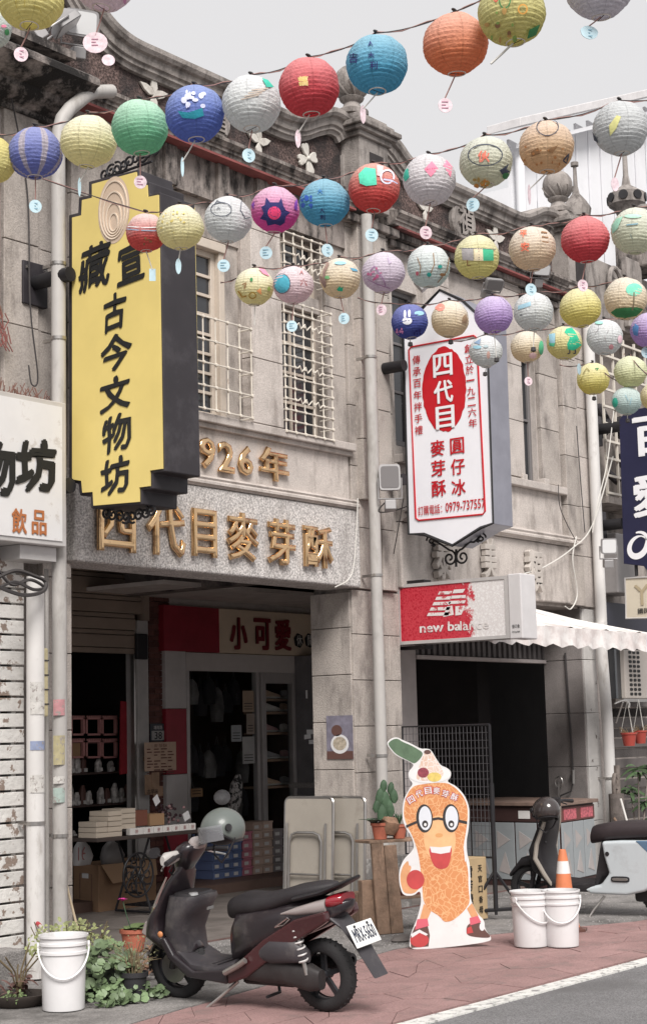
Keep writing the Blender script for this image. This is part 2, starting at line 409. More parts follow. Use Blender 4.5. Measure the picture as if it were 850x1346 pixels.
def finial(parent, x, y, z, s, m=weather2):
    build(MB().lathe([(0,0),(.17*s,0),(.17*s,.05*s),(.10*s,.09*s),(.08*s,.14*s),(.12*s,.17*s),(.13*s,.19*s),(.09*s,.21*s)], (x,y,z), 20), 'finial_foot', m, parent, smooth=True)
    b = MB().sph((x, y, z+.36*s), .185*s, 22)
    build(b, 'ball_finial', m, parent, smooth=True)
    t = MB()
    for k in range(9):   # carved ribs that wrap the lower half of the ball
        a0 = 2*PI*k/9
        t.tube([(x+.188*s*math.sin(th)*math.cos(a0+th*.5), y+.188*s*math.sin(th)*math.sin(a0+th*.5), z+.36*s+.188*s*math.cos(th)) for th in [PI*(.55+.09*i) for i in range(5)]], .012*s, 5)
    build(t, 'ball_ribs', m, parent, smooth=True)
def pedestal(parent, x, z0, w, d, h, m=weather2):
    build(MB().box(x-w/2, x+w/2, -d+.05, .2, z0, z0+h), 'pedestal', m, parent, bevel=.008)
    build(MB().box(x-w*.16, x+w*.3, -d+.042, -d+.06, z0+.12, z0+h-.12), 'pedestal_panel', mat('dark_recess', (.035,.03,.03), .9, var=.3), parent)
    for a, b, e in ((z0+h, .05, .03), (z0+h+.05, .04, .07), (z0+h+.09, .05, .10), (z0+h+.14, .05, .05), (z0+h+.19, .05, .0)):
        build(MB().box(x-w/2-e, x+w/2+e, -d+.05-e, .2+e, a, a+b-.002), 'pedestal_cap', m, parent, bevel=.008)
def downpipe(label, pts, r, m, clips=(), cat='drainpipe'):
    t = thing('drainpipe', label, cat, pts[-1])
    build(MB().tube(pts, r, 14), 'pipe', m, t, smooth=True)
    for p in clips:
        p = V(p)
        build(MB().cyl(p-V((0,0,.012)), p+V((0,0,.012)), r+.007, n=14), 'pipe_clip', steel, t, smooth=True)
        build(MB().box(p.x-.01, p.x+.01, p.y+r, p.y+r+.10, p.z-.012, p.z+.012), 'clip_bracket', steel, t)
    return t
def grille(parent, x0, x1, z0, z1, y, nv, nh, r=.0068, wavy=(), depth=.14):
    """iron window guard: every upright and every cross bar a part"""
    for i in range(nv):
        x = x0+(x1-x0)*i/(nv-1)
        build(MB().tube([(x,y,z0),(x,y,z1)], r, 6), 'upright_bar', grillem, parent, smooth=True)
    for j in range(nh):
        z = z0+(z1-z0)*j/(nh-1)
        if j in wavy:
            pts = [(x0+(x1-x0)*k/24, y-.01, z+.028*math.sin(k*PI/1.5)*(1 if 5 < k < 19 else 0)) for k in range(25)]
        else: pts = [(x0,y-.008,z),(x1,y-.008,z)]
        build(MB().tube(pts, r, 6), 'cross_bar', grillem, parent, smooth=True)
        for xx in (x0, x1):
            build(MB().cyl((xx,y,z),(xx,y+depth,z), r, n=6), 'wall_stay', grillem, parent)
    jn = MB()
    for i in range(nv):
        for j in range(nh): jn.sph((x0+(x1-x0)*i/(nv-1), y-.006, z0+(z1-z0)*j/(nh-1)), .017, 6)
    stuff(build(jn, 'bar_joints', grillem, parent, smooth=True))
def casement(parent, x0, x1, z0, z1, y, cols, rows_, m=cream, fw=.05):
    fr = MB()
    fr.box(x0, x0+fw, y-.03, y+.03, z0, z1).box(x1-fw, x1, y-.03, y+.03, z0, z1).box(x0+fw, x1-fw, y-.03, y+.03, z0, z0+fw).box(x0+fw, x1-fw, y-.03, y+.03, z1-fw, z1)
    w = build(fr, 'window', m, parent, bevel=.004, seg=1)
    ix0, ix1, iz0, iz1 = x0+fw, x1-fw, z0+fw, z1-fw
    for i in range(cols):
        for j in range(rows_):
            a = ix0+(ix1-ix0)*i/cols; b = ix0+(ix1-ix0)*(i+1)/cols; c = iz0+(iz1-iz0)*j/rows_; d = iz0+(iz1-iz0)*(j+1)/rows_
            build(MB().box(a, b, y-.004, y+.004, c, d), 'pane', glass, w)
    for i in range(1, cols):
        a = ix0+(ix1-ix0)*i/cols; build(MB().box(a-.012, a+.012, y-.022, y-.004, iz0, iz1), 'glazing_bar', m, w)
    for j in range(1, rows_):
        c = iz0+(iz1-iz0)*j/rows_; build(MB().box(ix0, ix1, y-.024, y-.003, c-.012, c+.012), 'glazing_bar', m, w)
    return w

# ---------------------------------------------------------------- shop building in the middle (gilt lettering)
b1 = thing('shop_building', 'old two storey stone shophouse with gilt lettering on a granite board over an open arcade', 'building', (-1.6, 0, 0))
# body: wall with two window openings
wb = MB()
wb.box(-3.7, -2.42, .03, .35, 3.5, 6.4); wb.box(-1.66, -1.22, .03, .35, 3.5, 6.4); wb.box(-.50, -.2, .03, .35, 3.5, 6.4)
wb.box(-2.42, -1.66, .03, .35, 3.5, 4.16); wb.box(-1.22, -.50, .03, .35, 3.5, 4.16); wb.box(-2.42, -1.66, .03, .35, 5.72, 6.4); wb.box(-1.22, -.5, .03, .35, 6.0, 6.4)
build(wb, 'wall', wallm, b1)
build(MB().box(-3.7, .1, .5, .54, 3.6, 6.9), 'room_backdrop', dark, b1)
ashlar(b1, stone, -2.42-.5, -2.42, 4.2, 5.75, -.0)
ashlar(b1, stone2, -1.645, -1.235, 4.2, 6.02, -.09, .12, .56)
ashlar(b1, stone, -.485, -.2, 4.2, 6.38, -.0, .03, .62)
ashlar(b1, stone, -3.68, -2.93, 4.2, 6.38, -.02, .05, .5)
build(MB().box(-2.95, -.2, -.03, .03, 6.03, 6.38), 'frieze', weather, b1)
for x in (-2.6, -1.95, -1.44): build(MB().box(x-.07, x+.07, -.07, -.03, 6.03, 6.36), 'frieze_post', weather, b1, bevel=.006)
# ledge, panel, moulding, board
build(MB().box(-3.68, -.2, -.10, .03, 4.125, 4.195), 'ledge', stone2, b1, bevel=.008)
build(MB().box(-3.68, -.2, -.06, .03, 4.085, 4.125), 'ledge_underside', stone2, b1, bevel=.005)
build(MB().box(-3.68, -.215, -.015, .03, 3.68, 4.085), 'name_panel', stone2, b1, bevel=.004)
coping(b1, [(-3.72,3.59),(-.2,3.59)], [(0,0),(.10,0),(.11,.015),(.13,.02),(.13,.04),(.11,.055),(.12,.07),(.08,.095),(-.01,.095),(-.01,0)], 'moulding', stone2)
build(MB().box(-3.74, -.18, -.10, .30, 2.89, 3.588), 'granite_board', granite, b1, bevel=.02, seg=3)
for ch, px, py, w, h in (('四',150,693,.40,.38),('代',215,697,.44,.41),('目',265.5,701,.29,.385),('麥',316,706,.41,.40),('芽',366.5,713,.37,.395),('酥',415,719,.42,.37)):
    c = F(px, py, -.105); letter(ch, c, UX, UZ, w, h, gold, b1, 'gilt_character', off=-.022, ext=.004, bev=.05, bres=3, smooth=True, shear=.0)
for ch, px, py, w, h in (('1',247,592,.09,.25),('9',269,596,.20,.26),('2',294,601.5,.20,.26),('6',319.5,606,.19,.255),('年',357,611,.40,.29)):
    c = F(px, py, -.02); letter(ch, c, UX, UZ, w, h, gold, b1, 'gilt_character', off=-.02, ext=.004, bev=.055, bres=3, smooth=True)
# windows
casement(b1, -2.42, -1.93, 4.2, 5.62, .10, 2, 8); casement(b1, -1.22, -.50, 4.2, 5.35, .14, 2, 4, fw=.035); casement(b1, -1.22, -.5, 5.5, 6.0, .14, 3, 1)
build(MB().box(-1.93, -1.86, .02, .16, 4.2, 5.66).box(-2.42, -1.86, .0, .16, 5.62, 5.70), 'window_casing', cream, b1, bevel=.006)
build(MB().box(-1.84, -1.66, .05, .15, 4.2, 5.72), 'window_reveal', stone, b1)
build(MB().box(-1.25, -.48, .06, .16, 5.36, 5.5), 'transom', stone2, b1, bevel=.006)
g1 = thing('window_grille', 'low cream iron window guard right behind the yellow signboard', 'window grille', (-2.1, -.1, 4.2))
grille(g1, -2.46, -1.70, 4.22, 4.98, -.12, 6, 5)
g2 = thing('window_grille', 'tall cream iron window guard with wavy bars between two pilasters', 'window grille', (-.86, -.08, 4.2))
grille(g2, -1.22, -.55, 4.18, 5.33, -.10, 6, 13, wavy=(3, 6, 10))
g3 = thing('window_grille', 'short cream iron guard over the upper light behind the pink lantern', 'window grille', (-.86, -.08, 5.6))
grille(g3, -1.20, -.55, 5.58, 5.95, -.10, 6, 5, wavy=(1, 2))
# parapet
coping(b1, smooth_line([(-3.75,7.5),(-3.45,7.21),(-3.15,7.075),(-2.7,7.06),(-1.9,7.06),(-1.2,7.03),(-.9,7.07),(-.64,7.19),(-.42,7.27),(-.22,7.25),(-.12,7.16)]), COPE, 'parapet_coping', weather2)
top = smooth_line([(-3.75,7.34),(-3.45,7.05),(-3.15,6.92),(-2.7,6.9),(-1.9,6.9),(-1.2,6.88),(-.9,6.92),(-.64,7.03),(-.42,7.1),(-.12,7.05)])
build(MB().prism([(-3.75,6.52),(-.12,6.52)]+[(a, b) for a, b in reversed(top)], (0,0,0), UX, UZ, -.2, .0), 'pebbledash_panel', pebble, b1)
for x in (-2.33, -.16): build(MB().box(x-.045, x+.045, -.04, .0, 6.56, 6.93), 'panel_border', weather2, b1, bevel=.006)
build(MB().box(-3.7, -.1, -.035, .0, 6.56, 6.60), 'panel_border', weather2, b1, bevel=.006)
cornice(b1, -3.72, -.2, 6.385)
build(MB().box(-3.72, -.2, -.168, .05, 6.365, 6.384), 'soffit', redsoff, b1)
flower(b1, -.73, 6.75, -.012, .14, mat('white_relief', (.6,.57,.52), .8, var=.15, dirt=(.3,.27,.24), dscale=6, dlo=.5, dhi=.7)); leafspray(b1, -1.42, 6.72, -.01, .30, MATS['white_relief']); leafspray(b1, -2.75, 6.75, -.01, .3, MATS['white_relief'])
build(MB().lathe([(0,-.03),(.15,-.03),(.17,-.01),(.17,.05)], (-2.0,-.03,6.74), 30, (0,1,0)), 'medallion', weather2, b1, smooth=True)
letter('昌', V((-2.0,-.06,6.74)), UX, UZ, .18, .22, weather2, b1, 'relief_character', off=.02, ext=.02)
# pier between the bays (belongs to the middle building) and piers below
pr = thing('stone_pier', 'grey stone pier between the two shops with a drainpipe down its face', 'pier', (.15, 0, 0))
build(MB().box(-.2, .5, .02, .42, .02, 6.5), 'pier_core', wallm, pr)
ashlar(pr, stone, -.22, .52, .02, 2.88, -.02, .06, .41, .37)
ashlar_side(pr, stone, -.235, .0, .44, .02, 2.86)
ashlar(pr, stone, -.20, .50, 2.89, 6.36, -.03, .06, .56)
ashlar(pr, stone, -.10, .16, 3.7, 6.36, -.10, .08, .56)
ashlar(pr, stone, .20, .40, 2.89, 6.36, -.075, .06, .56)
pedestal(pr, .05, 6.42, .46, .26, .66); finial(pr, -.02, -.02, 7.35, .92)
build(MB().box(-.26, .56, -.13, .02, 6.28, 6.36), 'pier_cap', weather, pr, bevel=.01)
build(MB().box(-.25, .55, -.05, .46, .02, .5), 'pier_plinth', mat('worn_plinth', (.2,.185,.175), .95, var=.3, vscale=4, bump=.5, dirt=(.4,.38,.36), dscale=7, dlo=.55, dhi=.62), pr, bevel=.012)
# left pier
pl = thing('stone_pier', 'narrow stone pier left of the open shop, behind the drainpipes', 'pier', (-3.75, 0, 0))
build(MB().box(-3.96, -3.70, .02, .42, .02, 6.3), 'pier_core', wallm, pl)
ashlar(pl, stone, -3.98, -3.69, .02, 2.88, -.02, .05, .55)
# arcade ceiling, beams and shop front
ceilm = mat('stained_ceiling', (.22,.185,.17), .9, var=.25, vscale=2, dirt=(.05,.04,.04), dscale=2, dlo=.48, dhi=.6)
build(MB().box(-3.9, 0, .3, 3.2, 3.45, 3.5), 'arcade_ceiling', ceilm, b1)
build(MB().box(-3.9, 0, 1.5, 1.75, 3.2, 3.45), 'ceiling_beam', ceilm, b1, bevel=.01)
build(MB().box(.05, .25, .42, 3.2, 3.05, 3.45), 'ceiling_beam', ceilm, b1)
build(MB().box(-.5, 4.0, 2.0, 3.1, 3.06, 3.10), 'white_ceiling_board', mat('dusty_white', (.55,.50,.47), .8, var=.15), b1)
Y0 = 3.1
fx_ = lambda px, Y=3.05: F(px, 950, Y).x
shm = mat('beige_shutter', (.27,.21,.17), .55, var=.12, vscale=3, rnd=.06)
sh = thing('roller_shutter', 'half raised beige roller shutter over the dark shop opening', 'shutter', (-.6, Y0, 2.7))
z = 3.42
for h in (.16, .05, .17, .05, .13, .05, .12, .05, .13, .06):
    build(MB().box(-1.7, fx_(191, 3.04) if z > 2.95 else fx_(179, 3.04), Y0-.06-.012*(h > .1), Y0, z-h+.006, z), 'shutter_slat', shm, sh, bevel=.008); z -= h
build(MB().box(fx_(191,3.0), fx_(198,3.0), Y0-.10, Y0, 2.80, 3.42), 'shutter_box_end', shm, sh)
build(MB().box(fx_(177), fx_(180), Y0-.05, Y0, .13, 2.72), 'guide_rail', steel, sh)
build(MB().box(fx_(182,3.03), fx_(196,3.03), Y0-.07, Y0+.1, .13, 2.80), 'shop_jamb', mat('grey_jamb', (.42,.40,.39), .6, var=.12), b1, bevel=.004)
build(MB().box(fx_(182,2.98), fx_(196,2.98), Y0-.12, Y0-.075, 2.40, 2.66), 'motor_box', black, sh, bevel=.01)
brickm = mat('old_brick', (.14,.06,.05), .9, var=.3, vscale=8, bump=.5, rnd=.3)
BX = fx_(196.5, Y0)-.505
bc = build(MB().box(.505+BX, .83+BX, Y0+.02, Y0+.3, .13, 3.4), 'brick_column', groutm, b1)
z = .14
k = 0
while z < 3.35:
    for a, b in (((.51,.66),(.668,.825)) if k % 2 else ((.51,.585),(.593,.745),(.753,.825))):
        build(MB().box(a+BX, b+BX, Y0, Y0+.03, z, z+.052), 'brick', brickm, bc)
    z += .06; k += 1
redpan = mat('dark_red_panel', (.27,.018,.032), .5, var=.15); paleg = mat('pale_grey_panel', (.50,.47,.46), .55, var=.08)
for z0, z1, m_ in ((.13,.62,redpan),(.62,1.22,paleg),(1.22,1.90,redpan),(1.90,2.52,paleg)):
    build(MB().box(fx_(218.5), fx_(245.5), Y0-.05, Y0+.1, z0+.002, z1-.002), 'column_panel', m_, b1, bevel=.004)
build(MB().box(fx_(217,3.03), fx_(290.5,3.03), Y0-.07, Y0+.1, 2.50, 2.98), 'red_fascia', redpan, b1, bevel=.004)
sg = thing('shop_sign', 'cream shop fascia with dark red characters deep inside the arcade', 'sign', (2.6, Y0, 2.55))
build(MB().box(fx_(291,3.02), 3.7, Y0-.08, Y0+.05, 2.50, 2.98), 'sign_board', mat('cream_board', (.62,.50,.38), .6, var=.05), sg, bevel=.004)
dred = mat('dark_red_letters', (.17,.014,.02), .45)
for ch, px in (('小',313),('可',344),('愛',371)):
    letter(ch, F(px, 833+(px-313)*.03, Y0-.085), UX, UZ, .27, .34, dred, sg, off=.035, ext=.02)
for i, (ch, px) in enumerate((('休',392),('閒',406),('鞋',420))):
    c = F(px, 842, Y0-.085)
    build(MB().lathe([(0,0),(.085,0),(.085,.012)], c, 6, (0,-1,0), caps=True), 'hexagon_plaque', inkm, sg)
    letter(ch, c, UX, UZ, .10, .12, mat('grey_letters', (.6,.58,.55), .5), sg, off=.01, lift=.016)
# glazed shop front
frame = mat('grey_aluminium', (.42,.39,.38), .4, metal=.3, var=.08)
a0_, a1_, a2_ = fx_(246,3.07), fx_(338,3.07), fx_(389,3.07)
gf = build(MB().box(a0_, a2_, Y0-.03, Y0+.04, 2.30, 2.495), 'door_header', mat('header_grey', (.52,.48,.46), .5, var=.06), b1, bevel=.004)
fr = MB()
for x in (a0_, a1_, a2_-.05): fr.box(x, x+.05, Y0-.03, Y0+.04, .13, 2.30)
fr.box(a1_+.06, a1_+.13, Y0-.06, Y0+.0, .13, 2.30); fr.box(a1_+.13, a2_-.05, Y0-.02, Y0+.03, 2.18, 2.30); fr.box(a0_+.05, a1_, Y0-.02, Y0+.03, .13, .2)
dr = build(fr, 'door_frame', frame, b1, bevel=.003, seg=1)
tglass = bpy.data.materials.new('shop_glass'); tglass.use_nodes = True; _n = tglass.node_tree; _n.nodes.clear()
_o = _n.nodes.new('ShaderNodeOutputMaterial'); _t = _n.nodes.new('ShaderNodeBsdfTransparent'); _t.inputs[0].default_value = (.88,.9,.9,1); _g = _n.nodes.new('ShaderNodeBsdfGlossy'); _g.inputs['Roughness'].default_value = .05
_m = _n.nodes.new('ShaderNodeMixShader'); _m.inputs[0].default_value = .07; _n.links.new(_t.outputs[0], _m.inputs[1]); _n.links.new(_g.outputs[0], _m.inputs[2]); _n.links.new(_m.outputs[0], _o.inputs[0])
build(MB().add([(a0_+.05,Y0,.2),(a1_,Y0,.2),(a1_,Y0,2.3),(a0_+.05,Y0,2.3)],[(0,1,2,3)]), 'pane', tglass, dr); build(MB().add([(a1_+.13,Y0,.13),(a2_-.05,Y0,.13),(a2_-.05,Y0,2.18),(a1_+.13,Y0,2.18)],[(0,1,2,3)]), 'pane', tglass, dr)
build(MB().box(a2_+.005, 3.62, Y0-.35, Y0+.1, .13, 2.495), 'grey_pillar', mat('dark_grey_paint', (.17,.16,.165), .7, var=.15), b1, bevel=.006)
build(MB().box(-3.9, 4.2, Y0+.02, Y0+.12, 2.985, 3.46), 'upper_inner_wall', MATS['dusty_white'], b1)
build(MB().box(3.64, 3.9, 1.1, Y0, .03, 3.45), 'inner_wall', dark, b1)
# shop interior shell: floor side walls, back
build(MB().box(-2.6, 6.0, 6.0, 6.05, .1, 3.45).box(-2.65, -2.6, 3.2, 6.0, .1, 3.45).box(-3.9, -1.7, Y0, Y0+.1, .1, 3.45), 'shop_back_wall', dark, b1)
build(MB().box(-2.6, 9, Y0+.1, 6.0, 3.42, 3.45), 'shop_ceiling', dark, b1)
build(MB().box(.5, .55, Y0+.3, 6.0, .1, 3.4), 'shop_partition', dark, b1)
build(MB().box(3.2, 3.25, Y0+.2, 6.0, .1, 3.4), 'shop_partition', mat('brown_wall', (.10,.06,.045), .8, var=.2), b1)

# ---------------------------------------------------------------- next shop building to the right
b2 = thing('shop_building', 'pale stone shophouse with faded cement characters above the striped awning', 'building', (2.3, 0, 0))
wb = MB()
wb.box(.5, .62, .03, .35, 2.9, 6.5); wb.box(1.05, 2.92, .03, .35, 2.9, 6.5); wb.box(3.30, 4.1, .03, .35, 2.9, 6.5)
wb.box(.62, 1.05, .03, .35, 2.9, 4.3); wb.box(2.92, 3.30, .03, .35, 2.9, 4.2); wb.box(.62, 1.05, .03, .35, 5.85, 6.5); wb.box(2.92, 3.3, .03, .35, 5.6, 6.5)
build(wb, 'wall', stone2, b2)
build(MB().box(.1, 4.5, .5, .54, 3.6, 6.9), 'room_backdrop', dark, b2)
casement(b2, .62, 1.05, 4.32, 5.85, .12, 1, 3, mat('grey_window_frame', (.16,.15,.15), .5)); casement(b2, 2.92, 3.30, 4.2, 5.6, .12, 1, 2, MATS['grey_window_frame'])  # near-black ball added inside the clump as shade between the leaves
ashlar(b2, stone2, 1.07, 1.55, 4.2, 6.3, -.03, .06, .6); ashlar(b2, stone2, 2.44, 2.90, 4.22, 6.3, -.05, .08, .6)
ashlar(b2, stone, 3.32, 3.72, 4.22, 6.35, -.02, .05, .6); ashlar(b2, stone, 3.74, 4.06, 2.92, 6.4, -.07, .09, .55)
build(MB().box(.55, 3.73, -.09, .03, 4.12, 4.20), 'ledge', stone2, b2, bevel=.008)
for x in (2.86, 3.32): build(MB().box(x-.05, x+.05, -.07, .03, 4.20, 4.26), 'sill_stop', stone2, b2, bevel=.006)
build(MB().box(.55, 3.70, -.02, .03, 3.68, 4.12), 'wall_panel', stone2, b2, bevel=.006)
coping(b2, [(.53,3.56),(3.95,3.56)], [(0,0),(.08,0),(.09,.02),(.13,.03),(.13,.05),(.10,.07),(.11,.09),(.06,.12),(-.01,.12),(-.01,0)], 'moulding', stone2)
build(MB().box(.53, 3.92, -.06, .06, 2.93, 3.558), 'name_board', stone2, b2, bevel=.02, seg=3)
for ch, px, py, w, h in (('泰',576,733,.28,.44),('美',638,735,.24,.42),('類',697,751,.30,.44)):
    letter(ch, F(px, py, -.065), UX, UZ, w, h, mat('cement_letters', (.44,.40,.365), .85, var=.15), b2, 'cement_character', off=.01, ext=.07, bev=.022)
coping(b2, smooth_line([(.2,7.2),(.32,7.29),(.46,7.285),(.62,7.22),(.8,7.12),(1.1,7.07),(1.6,7.07),(2.25,7.07),(2.9,7.07),(3.15,7.14),(3.4,7.25),(3.65,7.28),(3.84,7.22)]), COPE, 'parapet_coping', weather2)
top = smooth_line([(.2,7.0),(.46,7.12),(.8,6.97),(1.1,6.9),(1.6,6.9),(2.9,6.9),(3.15,6.97),(3.4,7.08),(3.65,7.12),(3.84,7.05)])
build(MB().prism([(.2,6.52),(3.84,6.52)]+[(a, b) for a, b in reversed(top)], (0,0,0), UX, UZ, -.2, .0), 'pebbledash_panel', pebble, b2)
for x in (.52, 3.40): build(MB().box(x-.04, x+.04, -.04, .0, 6.56, 6.95), 'panel_border', weather2, b2, bevel=.006)
build(MB().box(.3, 3.8, -.035, .0, 6.57, 6.61), 'panel_border', weather2, b2, bevel=.006)
cornice(b2, .42, 4.0, 6.385); build(MB().box(.50, 3.95, -.168, .05, 6.365, 6.384), 'soffit', redsoff, b2)
for a, b, c, d in ((.5,3.9,6.30,.10),(.5,3.9,6.22,.06)): build(MB().box(a, b, -d, .03, c, c+.06), 'frieze_band', weather, b2, bevel=.006)
build(MB().lathe([(0,-.03),(.20,-.03),(.22,-.01),(.22,.05)], (1.86,-.03,6.77), 32, (0,1,0)), 'medallion', weather2, b2, smooth=True)
letter('禎', V((1.86,-.06,6.77)), UX, UZ, .27, .31, weather2, b2, 'relief_character', off=.02, ext=.03)
leafspray(b2, 1.18, 6.74, -.01, .26, MATS['white_relief']); leafspray(b2, 2.52, 6.74, -.01, .34, MATS['white_relief'])
p2_ = thing('stone_pier', 'stone pier at the right of the second shop beside two white pipes', 'pier', (4.2, 0, 0))
build(MB().box(4.08, 4.52, .02, .45, .02, 6.5), 'pier_core', stone2, p2_)
ashlar(p2_, mat('worn_white_stone', (.50,.48,.46), .8, var=.1, bump=.3, dirt=(.12,.10,.09), dscale=7, dlo=.63, dhi=.68), 4.06, 4.34, .02, 2.9, -.02, .05, .58)
sidem = mat('grey_tile_side', (.25,.225,.215), .75, var=.15, vscale=4, speck=.25, sscale=120, rnd=.08, dirt=(.1,.09,.085), dscale=2, dlo=.5, dhi=.75)
ashlar_side(p2_, sidem, 4.05, .0, .48, .02, 3.2, .04, .58)
ashlar(p2_, stone2, 4.08, 4.50, 2.92, 6.36, -.03, .06, .56)
pedestal(p2_, 3.98, 6.42, .46, .26, .66); finial(p2_, 3.92, -.02, 7.35, .92)
# second shop's front, set back
build(MB().box(.50, 4.1, .1, 3.2, 3.2, 3.25), 'arcade_ceiling', ceilm, b2)
xq0, xq1 = F(521,900,.46).x, F(547,900,.46).x; zq0, zq1, zq2 = F(600,868,.46).z, F(600,863,.46).z, F(600,846,.46).z
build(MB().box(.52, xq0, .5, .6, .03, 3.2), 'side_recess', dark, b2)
build(MB().box(xq0, xq1, .46, .55, .03, 2.9), 'pale_side_panel', mat('pale_side', (.42,.38,.37), .7, var=.12), b2)
build(MB().box(xq1, 4.04, .5, .6, zq1, 3.1), 'shutter_housing', mat('dark_ribbed', (.11,.10,.10), .6, var=.2), b2)
for i in range(26): build(MB().box(xq1+.02+i*.105, xq1+.075+i*.105, .47, .5, zq1+.01, 3.0), 'housing_rib', MATS['dark_ribbed'], b2)
build(MB().box(xq1, 4.04, .44, .52, zq0, zq1), 'door_header', MATS['pale_side'], b2, bevel=.004)
build(MB().box(3.92, 14, 2.9, 2.95, .02, 3.3).box(3.95, 14, .5, 3.0, 3.21, 3.3), 'shop_back_wall', dark, b2)

# ---------------------------------------------------------------- left neighbour
b0 = thing('shop_building', 'old building at the left edge with a mould stained cornice and broken window', 'building', (-4.8, 0, 0))
build(MB().box(-8, -4.46, .05, .4, .02, 6.35).box(-4.46, -3.97, .0, .4, 2.9, 6.35), 'wall', wallm, b0)
ashlar(b0, stone, -4.36, -4.02, 3.95, 6.30, -.03, .06, .62); ashlar(b0, stone, -4.02, -3.72, 3.95, 6.30, .0, .04, .62)
build(MB().box(-5.4, -4.52, -.02, .05, 4.35, 5.75), 'window_recess', glass, b0)
build(MB().tube([(-4.44,-.06,4.4),(-4.44,-.06,5.8)], .014, 6), 'window_bar', mat('rust', (.22,.12,.09), .8), b0)
build(MB().tube([(-4.50,-.06,4.5),(-4.40,-.06,4.6),(-4.46,-.06,4.75)], .008, 6), 'bent_wire', MATS['rust'], b0)
mould = mat('mould_stained_cement', (.30,.26,.24), .95, var=.2, vscale=6, bump=.5, dirt=(.018,.016,.015), dscale=3.5, dlo=.40, dhi=.55)
coping(b0, [(-6,6.16),(-3.76,6.16)], [(0,0),(.05,0),(.06,.04),(.10,.06),(.15,.08),(.19,.12),(.20,.16),(.27,.175),(.34,.20),(.38,.24),(.41,.25),(.41,.30),(.37,.33),(.30,.345),(-.2,.345),(-.2,0)], 'cornice', mould)
coping(b0, [(-6,6.60),(-3.9,6.60)], [(0,0),(.3,0),(.3,.06),(.2,.1),(-.2,.1),(-.2,0)], 'cornice_top', weather)
build(MB().box(-4.45, -4.28, -.12, .3, 6.7, 7.6), 'parapet_post', weather2, b0, bevel=.01)
# slatted wall of peeling white boards
sw = thing('slatted_screen', 'screen of peeling white painted boards at the left edge', 'screen', (-4.6, -.15, 0))
bm_ = chips('peeling_white', (.66,.64,.61), (.26,.20,.165), 7, .565, .58)
build(MB().box(-5.6, -4.27, -.02, .03, .02, 2.9), 'dark_backing', black, sw)
z = .1
while z < 2.85:
    j = random.uniform(-.004, .004)
    build(MB().box(-5.6, -4.285+j, -.16, -.135, z, z+.091), 'board', bm_, sw, bevel=.003, seg=1)
    z += .1065
for x in (-4.36, -4.50): build(MB().box(x-.02, x+.02, -.134, -.03, .02, 2.9), 'batten', bm_, sw)

# ---------------------------------------------------------------- third building at the far right, and the metal shed beyond
b3 = thing('shop_building', 'cement building at the right edge with scroll and key ornaments above a barred balcony', 'building', (6, 0, 0))
build(MB().box(4.52, 9, .1, .4, .02, 3.8).box(4.52, 9, .3, .5, 3.8, 6.3), 'wall', wallm, b3)
build(MB().box(4.5, 9, -.05, .3, 6.25, 7.0), 'parapet_wall', weather2, b3, bevel=.01)
build(MB().box(5.35, 5.75, -.12, -.05, 6.3, 7.15), 'parapet_pier', weather2, b3, bevel=.01)
sp = MB(); c = V((5.02, -.12, 6.72))
pts = [c+V((.19*(1-.25*t/1.2)*math.cos(t*2), 0, .26*(1-.25*t/1.2)*math.sin(t*2))) for t in [i*.12 for i in range(37)]]
build(sp.tube(pts, .03, 8), 'scroll', weather2, b3, smooth=True)
build(MB().lathe([(0,-.10),(.06,-.09),(.07,-.03),(.07,.1)], (5.02,-.05,6.72), 16, (0,1,0)), 'scroll_eye', weather2, b3, smooth=True)
for a in (5.62, 6.0):
    k = MB()
    for q in ((0,.26,0,.04),(0,.04,.04,.3),(.22,.26,.04,.3),(0,.26,.3,.34),(.08,.18,.10,.14),(.08,.12,.14,.24)): k.box(a-.1+q[0], a-.1+q[1], -.17, -.12, 6.45+q[2], 6.45+q[3])
    build(k, 'key_ornament', weather2, b3)
build(MB().sph((5.95,-.1,7.75), .19, 18), 'ball_finial', weather2, b3, smooth=True)
build(MB().box(5.7, 6.3, -.3, .2, 7.1, 7.45), 'pedestal_cap', weather, b3, bevel=.02)
for i in range(10): build(MB().box(4.7, 4.76, -.3, -.26, 3, 3.1), 'bracket', wallm, b3) if i == 0 else None
bal = thing('balcony_grille', 'white iron balcony cage at the right edge with bars crossing black netting', 'balcony grille', (5.4, -.1, 4.4))
for x in [4.62+.28*i for i in range(9)]: build(MB().box(x-.012, x+.012, -.12, -.096, 4.2, 6.1), 'upright_bar', grillem, bal)
for j in range(10): build(MB().box(4.6, 7, -.135, -.115, 4.22+j*.2, 4.245+j*.2), 'cross_bar', grillem, bal)
build(MB().box(4.6, 7, -.12, .3, 4.12, 4.2), 'balcony_slab', wallm, bal)
for i in range(14):
    x = random.uniform(4.7, 6.2); z = random.uniform(4.25, 5.2)
    build(MB().cyl((x,-.02,z),(x+random.uniform(-.1,.1),.1,z+random.uniform(.05,.25)), random.uniform(.03,.08), n=8), 'stored_bundle', blackp, bal)
